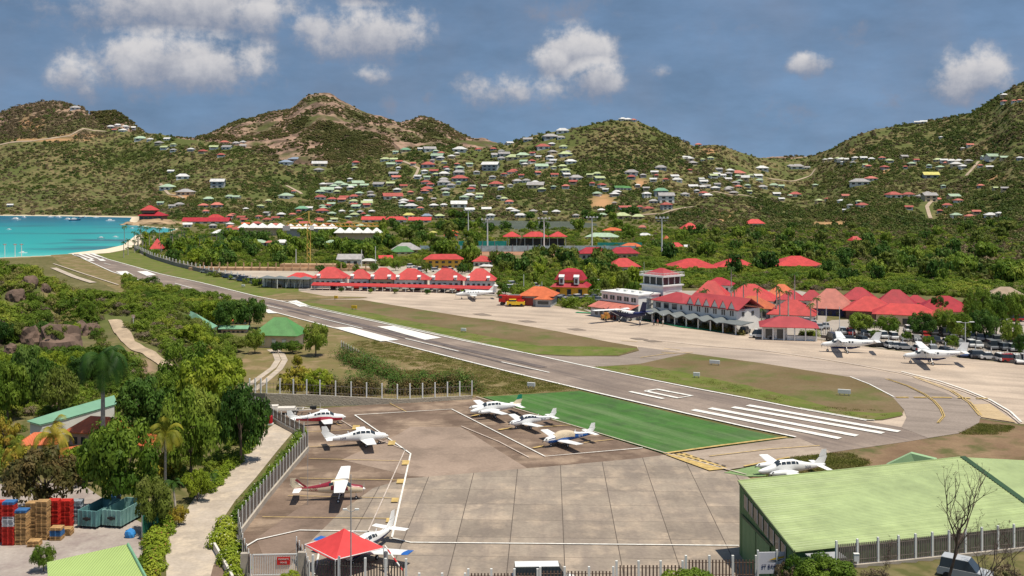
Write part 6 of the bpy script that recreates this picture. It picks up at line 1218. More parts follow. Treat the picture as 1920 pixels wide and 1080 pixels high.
fence('palisade_fence', [Vector((-18.6,97.2,0)),Vector((-13.6,96.4,0)),Vector((-9.8,96.2,0))], 2.5, 'black tall picket fence in front of the red canopy', 2.4, .26, mat('picket_black', (.05,.045,.04), .7), 0, pw_=.2, ph=.35)
fence('picket_fence', [P(556,1052)+Vector((0,0,0)),P(572,1078),P(580,1100)], 2.2, 'short brown fence closing the gap left of the red canopy', 1.2, .2, fbrown, 0, pw_=.1)
for i, (xa, xb, top) in enumerate(((786,872,1079), (878,1008,1071), (1013,1150,1067), (1156,1280,1056), (1286,1418,1046))):
    Y0 = 95.6; za = CAMH-(top-HZ)*Y0/F; pa, pb = Vector(((xa-960)*Y0/F, Y0, za-2.0)), Vector(((xb-960)*Y0/F, Y0, za-2.0))
    fence('picket_fence', [pa, pb], 1.85, ['lowest brown picket fence section at the bottom edge', 'brown picket fence section left of the white van', 'brown picket fence section in front of the white van', 'brown picket fence section stepped up beside the bush', 'highest brown picket fence section next to the white sign'][i], 2.25, .3, fbrown, .1, pw_=.2, ph=.28, pickw=.13)
fence('picket_fence', [Vector((27.2,87.2,5.3)),Vector((33,88.8,5.2)),Vector((46,92.4,5.1)),Vector((56,95.2,5.1))], 1.9, 'brown slatted fence with white posts in front of hangar eave', 1.75, .17, fgrey, .25, pw_=.16, ph=.2)
# retaining wall under the right bank
b = MB(); t = thing('retaining_wall', 'rough concrete bank wall under the slatted fence', 'wall', (24, 86.6, 0)); b.box((-1, -.2, 1.3), (12, .4, 4.0), R(8)); b.build('wall', cwall, t)
# white gate with its red notice
t = thing('sliding_gate', 'white barred sliding gate with a red notice on it', 'gate', (-24.8, 99.4, 0), R(3)); b = MB()
for k in range(26): b.box((.1+k*.165, 0, 1.1), (.06, .05, 1.9))
b.build('bar', frame, t); b = MB(); b.box((2.1, 0, .1), (4.3, .09, .12)); b.box((2.1, 0, 2.05), (4.3, .09, .1)); b.box((0, 0, 1.05), (.1, .1, 2.1)); b.box((4.25, 0, 1.05), (.1, .1, 2.1)); b.build('gate_frame', frame, t)
b = MB(); b.box((2.95, -.09, 1.45), (1.25, .03, .75)); sg = b.build('notice', mat('sign_red', (.60,.02,.02), .5), t); lettering(sg, 'PROPRIETE', 2.95, -.12, 1.6, .2, white); lettering(sg, 'PRIVEE', 2.95, -.12, 1.28, .22, white)
for x in (-.7, 4.7): b = MB(); b.box((x, 0, 1.1), (.8, .5, 2.3)); b.build('gate_pillar', cwall, t)
# red canopy
t = thing('canopy_tent', 'bright red pyramid canopy on posts at the entrance', 'canopy', (-16.35, 101.3, 0), R(42)); b = MB(); hw_ = 2.75; n = 8
for s in range(4):
    a = math.pi/2*s; ca, sa = math.cos(a), math.sin(a); rows = []
    for i in range(n+1):
        f_ = i/n; z = 3.95-1.75*f_**.86; row = []
        for j in range(n+1): g_ = (j/n*2-1); x, y = hw_*f_, hw_*f_*g_; row.append((x*ca-y*sa, x*sa+y*ca, z-.16*f_*(1-g_*g_)*.6))
        rows.append(row)
    o = len(b.v); [b.v.append(q) for r_ in rows for q in r_]
    for i in range(n):
        for j in range(n): b.f.append((o+i*(n+1)+j, o+(i+1)*(n+1)+j, o+(i+1)*(n+1)+j+1, o+i*(n+1)+j+1)); b.m.append(0)
b.build('fabric', mat('canopy_red', (.60,.05,.05), .75, .12, .8), t, smooth=True)
b = MB(); b.tube([(-hw_,-hw_,2.3),(hw_,-hw_,2.1),(hw_,hw_,2.3),(-hw_,hw_,2.3),(-hw_,-hw_,2.3)], .05, 6); b.build('canopy_frame', frame, t)
for x in (-hw_, hw_):
    for y in (-hw_, hw_): b = MB(); b.tube([(x,y,0),(x,y,2.3)], .05, 6); b.build('post', frame, t)
t = thing('barrier_pole', 'red and white barrier pole leaning beside the red canopy', 'barrier', (-11.6, 99.6, .9), R(-55)); b = MB()
for k in range(6): b.tube([(k*.6-1.2,0,1.6-k*.22),(k*.6-.6,0,1.38-k*.22)], .07, 8, k % 2)
b.build('barrier_pole', [white, mat('sign_red', (.60,.02,.02))], t); b = MB(); b.box((-1.0,0,0), (.3,.3,2.2)); b.build('stand', steel, t)
# white van behind the picket fence
t = car(0, 0, 2, 'white', 'van', 'behind the bottom picket fence', loc=Vector((2.85, 97.1, -.1))); t.scale = (1.25, 1.05, 1.0); t['label'] = 'long white van parked across behind the bottom picket fence'
# white sign with swoosh
t = thing('company_sign', 'white hoarding with a yellow swoosh and blue lettering on white posts', 'sign', (21.8, 92, 3.0), R(3)); b = MB(); b.box((1.75, 0, 1.0), (3.5, .08, 1.9)); pn = b.build('panel', mat('sign_white', (.66,.65,.70), .5, .03, 1), t)
for x in (-.05, 1.65, 3.4): b = MB(); b.box((x, -.02, .8), (.15, .15, 2.7)); b.build('post', frame, t)
b = MB(); b.add([(.9,-.06,1.25),(1.6,-.06,1.52),(2.4,-.06,1.62),(2.25,-.06,1.45),(1.5,-.06,1.3)], [(0,4,3,2,1)]); b.build('swoosh', mat('sign_yellow', (.70,.45,.03)), pn); b = MB(); b.add([(.75,-.06,1.14),(1.5,-.06,1.22),(2.5,-.06,1.42),(1.6,-.06,1.12)], [(0,3,2,1)]); b.build('swoosh', rubber, pn)
lettering(pn, 'ST BARTH', 1.2, -.07, .72, .42, AC['navy'])
t = thing('guard_booth', 'small grey gatehouse with dark open window right of the white sign', 'booth', (26.0, 88.6, 3.9), R(10)); b = MB(); b.box((.8, 0, .8), (2.8, 1.2, 2.0)); b.build('wall', cwall, t); b = MB(); b.box((.8, -.62, 1.0), (1.7, .06, 1.1)); b.build('window', shade_, t); b = MB(); b.box((.8, 0, 1.88), (3.1, 1.5, .12)); b.build('roof', steel, t)
t = car(0, 0, -35, 'silver', 'suv', 'on the bank', loc=Vector((37.2, 85.3, 5.05))); t['label'] = 'silver estate car on the dirt bank behind bare branches at bottom right'
t = thing('meter_box', 'small white box fixed to the slatted fence', 'box', (28.9, 87.3, 5.9)); b = MB(); b.box((0,0,.3), (.42,.25,.6)); b.box((0,0,.63), (.46,.3,.05)); b.build('box', frame, t)
# ------------------------------------------------------------------ yard at the lower left
def quadroof(name, lab, pts, wall_h, m, wm=wallw, thick=.15):
    t = thing(name, lab, 'building', (0,0,0)); b = MB(); b.add(pts, [tuple(range(len(pts)))]); me_n = Vector(pts[1])-Vector(pts[0]); b.add([(p[0],p[1],p[2]-thick) for p in pts], [tuple(range(len(pts)-1,-1,-1))]); b.build('roof', m, t)
    c = sum((Vector(p) for p in pts), Vector())/len(pts); q = [(c+(Vector(p)-c)*.93) for p in pts]; b = MB(); n = len(q)
    b.add([(p.x,p.y,0) for p in q]+[(p.x,p.y,p.z-thick-.02) for p in q], [(i,(i+1)%n,n+(i+1)%n,n+i) for i in range(n)]); b.build('wall', wm, t); return t
limer = mat('lime_roof', (.35,.46,.15), .5, .07, .3, wave=('X', 1.2, .08))
t = quadroof('roofed_shed', 'lime green sheet roof at the bottom left corner', [P(88,1054,3.6),P(240,1020,4.4),P(283,1100,3.9),P(95,1160,3.0)], 3, limer); b = MB(); b.tube([P(240,1020,4.45),P(283,1100,3.95)], .13, 6); b.build('eave_trim', mat('roof_dark_green', ROOFC['D'], .55), t); KEEP.append((-38, 97, 7))
quadroof('long_shed', 'long pale green roofed white shed behind the royal palm', [P(50,789,3.0),P(118,768,3.0),P(214,741,3.0),P(220,757,2.3),P(130,783,2.3),P(75,796,2.3)], 3, mat('roof_sea_green', (.17,.33,.22), .5, .1, .3), wallw); KEEP.append((-67, 160, 9))
house(178, 836, 100, 'O', '', z=0, hw=26, rh=24, d=60, rz=R(-12), style='hip', label='orange red roof with white skylight below the royal palm trunk', wall=wallp); house(276, 858, 46, 'O', '', z=0, hw=24, rh=18, d=30, rz=R(-25), style='gable', label='small orange red roof right of the palm trunk'); house(68, 862, 62, 'O', '', z=0, hw=30, rh=18, d=40, rz=R(10), style='hip', label='orange red roof half hidden by banana palms'); house(128, 880, 34, 'O', '', z=0, hw=28, rh=12, d=24, rz=R(40), style='gable', label='little red porch roof with white fascia above a dark doorway')
def pallet_proto(m):
    o = bpy.data.objects.new('pallet', None)
    b = MB()
    for k in range(6): b.box((0, -.43+k*.17, .12), (1.2, .12, .022))
    for x in (-.53, 0, .53): b.box((x, 0, .065), (.12, 1.0, .085))
    for k in range(3): b.box((0, -.43+k*.43, .012), (1.2, .12, .02))
    return b.build('pallet', m)
PC = {'wood': mat('pallet_wood', (.46,.28,.12), .85, .3, 2, rand=.15), 'red': mat('pallet_red', (.52,.03,.02), .6, .15, 2, rand=.1), 'blue': mat('pallet_blue', (.05,.16,.36), .6, .15, 2), 'white': mat('pallet_white', (.50,.50,.52), .7, .15, 2), 'grey': mat('pallet_grey', (.30,.34,.37), .7, .15, 2)}
PP = {}
stacks = [(14,1024,30,['red','red','red','red','red','white','white','white','red','red','red','blue'],'leftmost stack'), (38,1023,24,['wood']*9+['blue'],'wooden stack beside the leftmost stack'), (57,1014,26,['wood'],'second wooden stack'), (77,1014,27,['wood'],'third wooden stack'), (98,1003,24,['red'],'left red stack'), (121,998,22,['red'],'right red stack'), (141,984,17,['grey'],'grey stack next to the skip'), (103,1015,9,['wood','blue','blue','wood'],'short mixed stack in front'), (121,1006,5,['wood'],'lowest wooden stack in front'), (61,1027,4,['wood'],'tiny wooden stack at the front edge'), (2,1018,28,['red'],'red stack cut by the photo edge')]
rp = random.Random(9)
for sx, sy, n, cs, nm in stacks:
    p = P(sx, sy); p.y += .5
    for k in range(n):
        c = cs[min(int(k/n*len(cs)), len(cs)-1)]; lab = f'{c if c != "wood" else "wooden"} pallet, {k+1} up from the ground in the {nm}'
        if c not in PP: o = PP[c] = pallet_proto(PC[c])
        else: o = PP[c].copy(); SC.objects.link(o)
        o.location = (p.x+rp.uniform(-.03,.03), p.y+rp.uniform(-.03,.03), .06+k*.15); o.rotation_euler = (0,0,rp.uniform(-.04,.04)+.05); tag(o, lab, 'pallet', 'stacked pallets in the yard')
def skip(px, py, lab, m):
    p = P(px, py); t = thing('waste_skip', lab, 'skip', (p.x, p.y+2.2, .1), R(-12)); w, d, h = 2.35, 4.6, 1.9; b = MB()
    o = [(-w/2,-d/2),(w/2,-d/2),(w/2,d/2),(-w/2,d/2)]; i_ = [(x*.93,y*.95) for x, y in o]
    vs = [(x*.94,y*.96,.2) for x, y in o]+[(x,y,h) for x, y in o]+[(x,y,h) for x, y in i_]+[(x*.94,y*.96,.35) for x, y in i_]
    b.add(vs, [(0,1,5,4),(1,2,6,5),(2,3,7,6),(3,0,4,7),(4,5,9,8),(5,6,10,9),(6,7,11,10),(7,4,8,11),(9,13,12,8)[::-1],(10,14,13,9)[::-1],(11,15,14,10)[::-1],(8,12,15,11)[::-1],(12,13,14,15)]); b.build('body', m, t)
    b = MB()
    for k in range(5): b.box((-w/2+.1+k*(w-.2)/4, -d/2-.02, 1.05), (.1,.14,1.6))
    for k in range(7):
        for s in (-1, 1): b.box((s*w/2, -d/2+.3+k*(d-.6)/6, 1.05), (.14,.1,1.6))
    b.build('rib', m, t); b = MB(); b.box((0, -d/2-.1, 1.05), (.9,.1,.22)); b.box((0,-d/2-.12,1.05),(.3,.14,.4)); b.build('hook_bar', rubber, t)
    for x in (-.9, .9): b = MB(); b.tube([(x-.1,-d/2+.2,.12),(x+.1,-d/2+.2,.12)], .14, 8); b.build('roller', rubber, t)
skip(172, 992, 'open teal waste skip with dark interior on the left', mat('skip_teal', (.12,.26,.26), .6, .25, .8)); skip(218, 991, 'open teal waste skip with paler worn side on the right', mat('skip_pale', (.20,.36,.33), .6, .25, .8))
p = P(216, 952); t = thing('small_bin', 'small blue lidded bin behind the skips', 'bin', (p.x, p.y, .1), .1); b = MB(); b.box((0,0,.6), (1.1,.8,1.1)); b.build('body', mat('bin_maroon', (.12,.04,.05), .6), t); b = MB(); b.box((0,0,1.2), (1.2,.9,.12)); b.box((0,.25,1.32), (1.0,.3,.12)); b.build('lid', mat('bin_blue', (.12,.32,.50), .5), t)
p = P(244, 1008); t = thing('tarp_bundle', 'bright blue tarpaulin bundle by the green screen', 'tarpaulin', (p.x, p.y, .05)); me = rockmesh(13, 2); me.materials.append(mat('tarp_blue', (.04,.25,.60), .6, .2, 2)); o = link('tarpaulin', me, t, (0,0,.35)); o.scale = (.55,.45,.6)
t = thing('green_screen', 'narrow dark green windbreak screen beside the road hedge', 'screen', P(268,1012)+Vector((0,0,0)), R(80)); b = MB(); b.box((1.6,0,1.3), (3.6,.06,2.4)); b.build('screen', mat('screen_green', (.02,.14,.09), .8, .2, 1), t); b = MB(); [b.tube([(x,0,0),(x,0,2.6)], .05, 6) for x in (-.2,1.6,3.4)]; b.build('post', steel, t)
pts = [P(402,1032),P(415,1055),P(436,1095)]; t = thing('kerb_wall', 'low white rendered wall curving along the road edge', 'wall', pts[0]); b = MB()
for a, c in zip(pts[:-1], pts[1:]): a = a-t.location; c = c-t.location; d = c-a; b.box(((a.x+c.x)/2, (a.y+c.y)/2, .4), (d.length+.1, .22, .8), math.atan2(d.y, d.x))
b.build('wall', mat('white_render', (.62,.58,.52), .9, .1, .5), t)
p = P(507, 797); t = thing('oil_drum', 'red drum post on a white base at the road barrier', 'drum', (p.x, p.y, .05)); b = MB(); b.tube([(0,0,.25),(0,0,.3),(0,0,1.35),(0,0,1.4)], [.3,.34,.34,.3], 14); b.build('drum', mat('drum_red', (.45,.01,.02), .5), t); b = MB(); b.box((0,0,.12), (.9,.6,.25)); b.build('base', frame, t); b = MB(); b.tube([(0,0,1.25),(-2.6,.3,1.3)], .05, 6); b.build('barrier_arm', frame, t)
# green roofed cottages in front of the runway
t = house(520, 652, 84, 'N', '', z=0, hw=24, rh=30, d=60, rz=R(-8), style='hip', wall=mat('wall_pale_cream', (.72,.58,.40), .85, .1, .4), win=False, label='cream cottage with fresh green hip roof beside the curved driveway')
for x in (-2.8, -.2, 2.2): b = MB(); b.box((x, -.46*60*t.location.y/F-.1, 1.6), (.9,.12,1.2)); b.build('shutter', frame, t)
quadroof('stone_cottage', 'pale stone cottage end with sloping sea green roof', [P(357,583,4.2),P(366,587,5.0),P(408,611,3.0),P(398,616,2.6),P(352,598,3.4)], 3, mat('roof_sea_green', (.17,.33,.22)), wallc); KEEP.append((-58, 245, 8))
house(438, 624, 50, 'D', '', z=0, hw=8, rh=5, d=16, rz=0, style='gable', label='low green roofed link between the two cottages', wall=wallp); house(448, 608, 26, 'O', '', z=0, hw=7, rh=4, d=14, rz=0, label='small pink walled annex with red roof behind the link')
# rocks on the left hill
for i, (x, y, w) in enumerate(((112,652,95), (60,640,60), (150,625,44), (30,560,40), (55,535,36), (85,545,26), (20,660,30), (172,622,36), (120,632,40), (70,765,26), (98,770,30), (10,610,34), (225,530,0))):
    if not w: continue
    p = G(x, y); s = p.y/F; t = thing('boulder', ['huge dark brown boulder overhanging the left hillside', 'boulder left of the huge one', 'boulder right above the huge one', 'boulder near the top of the left slope', 'pinkish boulder on the crest', 'small boulder on the crest', 'boulder by the left photo edge', 'reddish boulder beside the huge one', 'boulder leaning on the huge one', 'pale boulder behind the long shed', 'pale boulder pair behind the long shed', 'grey boulder high at the left photo edge'][i], 'boulder', (p.x, p.y, p.z+.2)); o = link('rock', ROCKS[i % 4], t); o.scale = (w*s*.42, w*s*.34, w*s*.44); o.rotation_euler = (0, 0, i)
# ------------------------------------------------------------------ trees and planting
near_trees = [  # px, base y, crown width, height, kind, label
 (358,905,140,172,'mid','big feathery olive green tree left of the concrete road'), (452,868,104,150,'dark','glossy dark green tree leaning over the road bend'), (392,790,136,126,'bright','broad yellow green tree above the road bend'), (352,742,110,100,'mid','rounded tree behind the broad yellow green one'),
 (268,818,112,108,'dark','speckled glossy tree right of the royal palm'), (300,760,80,62,'mid','green tree on the slope below the path end'), (52,770,76,120,'dark','tall dark narrow tree on the left slope'), (110,782,70,95,'olive','olive tree right of the tall dark one'), (14,790,80,110,'mid','tree at the left edge above the banana palms'),
 (85,965,165,120,'red','wide reddish brown tree behind the pallets'), (222,965,150,175,'mid','big green tree behind the skips'), (285,1000,80,105,'olive','thin olive tree between skips and road'), (592,668,56,60,'mid','round tree beside the cream cottage'), (478,663,38,46,'mid','clipped round bush left of cream cottage'), (552,748,88,62,'yellow','yellow green bushy tree behind the white posts'), (590,745,64,54,'bright','second bushy tree behind the white posts'),
 (430,620,70,56,'dark','dark tree right behind the green link roof'), (468,618,66,60,'dark','dark tree behind the cream cottage roof'), (398,612,66,50,'bright','bright tree behind the stone cottage'), (376,690,64,46,'flame','orange flowering tree below the stone cottage'), (362,652,60,46,'bright','pale green tree above the orange flowering one'), (415,690,60,50,'mid','green tree right of the orange flowering one'), (430,735,60,70,'bright','yellow green tree at the dirt patch edge'),
 (520,662,26,22,'dark','dark shrub against the cottage wall'), (548,662,44,22,'mid','low hedge bush against the cottage wall'), (558,690,26,26,'yellow','small yellow bush on the lawn'), (440,660,50,30,'olive','shrub patch in front of green link roof'), (40,900,90,70,'yellow','yellow leafed garden tree at the left edge'), (300,905,80,60,'yellow','yellow croton shrubs below the small red roof'), (370,940,60,60,'bright','bright shrub under the feathery tree'), (335,985,40,40,'yellow','small yellow shrub near the bent palms'),
 (8,850,60,70,'yellow','yellow green tree at extreme left edge'), (160,905,90,70,'bright','bright tree hiding the little red porch'), (185,872,60,42,'mid','round garden tree in front of the orange roof'), (250,1075,40,30,'mid','bush by the lime roof corner'), (82,1072,46,50,'mid','dark round bush touching the lime roof')]
for i, (x, y, w, h, k, lab) in enumerate(near_trees): tree(x, y, w, h, k, lab, i=i, group='trees and bushes near the road', name='tree' if h > 48 else 'bush', cat='tree' if h > 48 else 'bush')
palm(193, 672, 74, 0, 147, 'tall royal palm with dark drooping crown above the orange roof', 0, r=.3, name='royal_palm')
for x, y, r_, yb, lab in ((100,815,56,880,'yellow coconut palm over the orange roofs'), (35,845,44,900,'yellow coconut palm near the left edge'), (310,812,50,930,'coconut palm right of the small orange roof')): palm(x, y, r_, 0, P(x, yb).y, lab, 2, r=.16)
for x, y, r_, yb, lab in ((325,905,24,958,'small bent palm beside the road'), (395,890,22,925,'small dark palm under the feathery tree'), (375,905,20,930,'smallest dark palm at the road verge')): palm(x, y, r_, 0, P(x, yb).y, lab, 1, r=.12, bend=-.12)
for i, (x, yt, yb) in enumerate(((1371,503,596),(1377,540,600),(1394,533,600),(1420,543,602),(1456,538,600),(1462,545,605),(1490,515,598),(1520,571,615),(1532,560,600),(1352,563,590),(1366,560,590),(1478,548,606),(1315,548,590),(1428,580,612),(1322,545,588))): palm(x, yt, 11, 0, P(x, yb).y, 'fan palm among the red roofs behind the terminal', 1, 'palms behind the terminal', r=.18)
rp = random.Random(21)
for i in range(34):
    x = rp.uniform(228, 420); yb = rp.uniform(447, 475)+(x-228)*.03; palm(x, yb-rp.uniform(18, 27), 7.5, 0, P(x, yb).y, 'slender coconut palm in the beach grove', 1, 'palms of the beach grove', r=.2)
for x, yt in ((258,439),(268,436),(280,438),(290,437),(232,455),(240,450),(330,440),(345,436)): palm(x, yt, 7, 0, P(x, yt+28).y, 'coconut palm rising against the turquoise water', 1, 'palms of the beach grove', r=.2)
# hedges
def hedge(name, pxl, w, h, mats_me, lab, n, fl=None, z=None):
    t = thing(name, lab, 'hedge', (0,0,0)); pts = [P(a, c) for a, c in pxl]; rs = np.random.RandomState(n); seg = []
    Ls = [(b_-a_).length for a_, b_ in zip(pts[:-1], pts[1:])]; tot = sum(Ls); cs = []
    for k in range(int(tot*1.6)+2):
        s = rs.uniform(0, tot); i = 0
        while s > Ls[i]: s -= Ls[i]; i += 1
        q = pts[i].lerp(pts[i+1], s/Ls[i]); cs.append((q.x+rs.uniform(-w, w)*.35, q.y+rs.uniform(-w, w)*.35))
    V = []; Fq = []; o = 0; per = max(int(n/len(cs)), 10)
    C = []; Nn = []
    for x, y in cs:
        d = rs.normal(0, 1, (per, 3)); d /= np.linalg.norm(d, axis=1)[:, None]; d[:, 2] = np.abs(d[:, 2]); hh = h*rs.uniform(.75, 1.15)
        C.append(np.array([x, y, 0])+d*np.array([w*.5, w*.5, hh])*rs.uniform(.6, 1, (per, 1))); Nn.append(d+np.array([0, 0, .3]))
    V, Fq = cards(np.concatenate(C), np.concatenate(Nn), .22 if tot < 80 else .4, rs); o = link('foliage', npmesh('foliage', V, Fq, mats_me), t)
    if fl:
        k = int(len(Fq)*.05); C2 = np.concatenate(C); ii = rs.choice(len(C2), k); V, Fq = cards(C2[ii]*np.array([1,1,1.06]), np.concatenate(Nn)[ii], .13, rs); link('blossom', npmesh('blossom', V, Fq, fl), t)
    return t
blos = mat('blossom_white', (.65,.6,.52), .8, .1, 1); blop = mat('blossom_red', (.4,.10,.08), .8, .3, 1)
hedge('flowering_hedge', [(568,815),(540,858),(500,905),(462,955),(440,985)], 1.3, 1.7, LM['mid'], 'white flowering hedge between road and grey picket fence', 9000, blos)
hedge('flowering_hedge', [(430,985),(415,1010),(425,1040),(450,1085)], 2.2, 1.6, LM['bright'], 'dense white flowering shrubs at the fence corner', 9000, blos)
hedge('road_hedge', [(318,975),(295,1010),(288,1045),(290,1085)], 2.0, 1.5, LM['bright'], 'bright green hedge along the left road edge', 9000, blop)
hedge('road_hedge', [(472,832),(440,868),(405,905),(385,925)], 1.8, 1.3, LM['bright'], 'low leafy verge shrubs under the dark road tree', 6000)
hedge('red_hedge', [(600,742),(680,741),(760,738),(880,732)], 3.4, 3.5, LM['red'], 'reddish hedge behind the white posted wall fence', 16000)
hedge('red_hedge', [(650,668),(700,695),(760,712),(880,724)], 3.2, 2.2, LM['red'], 'reddish shrub belt between lawn and runway', 12000)
hedge('green_hedge', [(645,668),(720,706),(800,726),(885,733)], 5.0, 3.0, LM['dark'], 'green shrub belt mixed through the reddish shrubs', 12000)
hedge('green_hedge', [(610,738),(700,737),(800,735),(884,730)], 3.0, 4.2, LM['dark'], 'dark green hedge rising above the white posted wall', 14000)
hedge('green_hedge', [(415,640),(445,645),(470,648)], 2.0, 2.0, LM['mid'], 'garden hedge between the cottages', 3000)
hedge('terminal_planting', [(1262,603),(1300,612),(1340,620),(1375,626),(1400,630)], 1.6, 1.9, LM['flame'], 'mixed flowering planting under the terminal canopy', 4000, blos)
hedge('terminal_planting', [(1500,628),(1540,630)], 2.0, 1.5, LM['bright'], 'green planting beside the white pavilion', 2000)
# foreground bottom bushes
for i, (x, Yd, z0, w, h, k, lab) in enumerate(((1290,92,.6,5.6,2.6,'mid','round green bush rising in front of stepped fence'), (1238,91,.3,3.0,1.6,'bright','small bright bush at the bottom edge'), (1468,88,2.6,2.6,2.9,'dry','dry twiggy bush covering the sign corner'), (1500,87.6,3.2,3.4,2.9,'mid','green bush right of the white sign'), (1550,86.2,4.2,5.0,2.4,'mid','wide green bush below the gatehouse'), (1425,91,1.4,2.2,1.6,'dry','straggly bush below the white sign'), (590,96.0,-.2,2.2,1.2,'bright','low flowering bush at the gate foot'), (1640,85.2,4.8,2.2,1.2,'dry','dead brown shrub left of the silver car'), (1885,84.5,5.0,3,1.6,'dry','dead brown shrub right of the silver car'), (545,98,0,2.0,1.0,'bright','low white flowering bush under the gate'))):
    tree(0, 0, w*F/Yd, h*F/Yd, k, lab, 'bush', loc=Vector(((x-960)*Yd/F, Yd, z0)), name='bush', group='bushes at the bottom fence', i=i)
twig = mat('bare_twig', (.10,.07,.055), .9, .3, 3)
def bare(px, Yd, z0, H, lean, lab, seed, r0=.13, n=5):
    t = thing('bare_tree', lab, 'tree', ((px-960)*Yd/F, Yd, z0)); rs = random.Random(seed); tr = MB(); br = MB()
    def grow(p, d, l, r, lev, m):
        pts = [p]; k = 5
        for i in range(k): d = (d+Vector((rs.uniform(-.22,.22), rs.uniform(-.22,.22), rs.uniform(-.08,.2)))).normalized(); pts.append(pts[-1]+d*l/k)
        m.tube(pts, [r*(1-.5*i/k) for i in range(k+1)], 6 if r > .03 else 4)
        if lev <= 0:
            for _ in range(3): q = pts[-1]; m.tube([q, q+Vector((rs.uniform(-.2,.2), rs.uniform(-.1,.1), rs.uniform(0,.22)))], [.014,.006], 3)
            return
        for _ in range(n if lev > 1 else 4):
            j = rs.randint(2, k); a = (d+Vector((rs.uniform(-1,1), rs.uniform(-.7,.7), rs.uniform(-.05,.9)))).normalized(); grow(pts[j], a, l*rs.uniform(.42,.7), r*.5, lev-1, br)
    grow(Vector((0,0,-.3)), Vector(lean), H, r0, 3, tr); tr.build('trunk', twig, t); br.build('branches', twig, t)
bare(1768, 83, 4.6, 6.2, (.32,0,1), 'large bare leafless tree in front of the hangar roof', 4, .14)
bare(1800, 82, 4.6, 3.6, (.75,0,.8), 'bare branch tree leaning right at the bottom corner', 8, .08, 4); bare(1905, 83, 4.6, 3.4, (.1,0,1), 'thin bare sapling near the right edge', 12, .05, 4); bare(1650, 84, 4.6, 2.2, (-.1,0,1), 'small bare sapling left of the large bare tree', 15, .035, 4); bare(1850, 83.5, 4.6, 3.4, (-.2,0,1), 'thin bare sapling between the large one and the edge', 17, .05, 4)
# trees one can tell apart in the town, the car park and the right hand woods
for i, (x, yb, w, h) in enumerate(((1612,628,54,40),(1666,630,50,38),(1730,632,56,46),(1770,628,44,50),(1800,640,52,52),(1842,640,58,60),(1868,628,52,62),(1835,600,54,60),(1760,600,40,44),(1895,650,46,50),(1905,610,50,60),(1872,590,44,44),(1786,655,30,26),(1742,650,24,20),(1915,668,34,40),(1825,612,40,50),(1700,640,20,18),(1640,636,22,18))):
    tree(x, yb, w, h, ('mid','mid','dark')[i % 3], 'leafy tree in the airport car park' if i > 2 else ['round tree left of its twin before the yellow wall', 'round tree in front of yellow wall corner', 'tallest round tree before the yellow wall'][i], near=True, loc=P(x, yb), i=i, group='trees of the airport car park')
for i, (x, yb, h) in enumerate(((600,512,16),(640,508,18),(668,511,15),(702,510,16),(742,508,20),(800,512,20),(866,514,22),(880,511,18),(925,522,20),(640,548,9),(695,550,9),(742,551,10),(802,552,10),(868,553,10),(938,558,14),(948,552,18))):
    tree(x, yb, h*1.15, h, ('dark','mid','olive')[i % 3], 'small tree planted around the red roofed shop row', near=False, loc=P(x, yb), i=i, group='trees around the shop row')
BL = [(k[0], k[1], k[2]) for k in KEEP]
def free(x, y, r):
    for X, Y, R_ in BL:
        if abs(x-X*y/max(Y, 1)) < R_*.75+r*.3 and Y-R_*3.2-r < y < Y+R_*.8: return False
    return True
PAVE = [[(165,475),(215,462),(250,470),(300,487),(400,519),(480,535),(560,543),(600,545),(560,556),(480,560),(240,500)], [(-400,1140),(-400,905),(150,905),(300,1000),(330,985),(420,880),(515,795),(560,765),(885,740),(1087,731),(962,700),(760,649),(492,580),(335,545),(210,510),(130,476),(165,474),(240,497),(480,556),(560,546),(560,538),(930,540),(1025,569),(1115,585),(1290,590),(1490,600),(1560,598),(2300,596),(2300,1200)], [(300,498),(480,505),(640,500),(900,500),(930,505),(935,545),(560,545),(400,517)]]
def okground(X, Y):
    x = 960+F*X/Y; y = HZ+F*CAMH/Y
    for p_ in PAVE:
        if bool(inpoly(np.array([x]), np.array([y]), p_)[0]): return False
    if inpoly(np.array([X]), np.array([Y]), BAY)[0] or inpoly(np.array([X]), np.array([Y]), LAKE)[0]: return False
    return segdist(np.array([X]), np.array([Y]), BAY)[0] > (8 if Y < 700 else 4)
ZONES = [('in the grove beside the far runway', [(262,462),(300,455),(420,462),(440,500),(400,508),(330,492),(285,478)], 26, (5.5,8), ('mid','bright','dark')),
 ('around the white peaked halls', [(420,440),(700,440),(720,470),(700,492),(420,500)], 48, (6,9), ('dark','mid','mid')),
 ('between the halls and the tennis courts', [(700,425),(900,430),(905,470),(880,500),(720,480)], 34, (6,9), ('mid','dark','olive')),
 ('in the belt below the sports ground', [(900,489),(1150,489),(1190,520),(1110,530),(930,515)], 30, (5,8), ('dark','mid','olive')),
 ('on the rough ground left of tower', [(940,515),(1040,512),(1190,520),(1195,560),(1110,560),(1095,545),(950,540)], 20, (4,6.5), ('mid','olive','bright')),
 ('behind the red roofed halls', [(1240,480),(1920,478),(1920,560),(1840,560),(1830,545),(1560,540),(1290,520)], 60, (5.5,9), ('dark','mid','olive')),
 ('above the big red roofs', [(1130,440),(1900,420),(1900,478),(1250,478)], 46, (5.5,9), ('mid','olive','dark')),
 ('around the pond', [(840,400),(1200,402),(1210,436),(840,440)], 26, (7,10), ('dark','mid'))]
rz_ = random.Random(33)
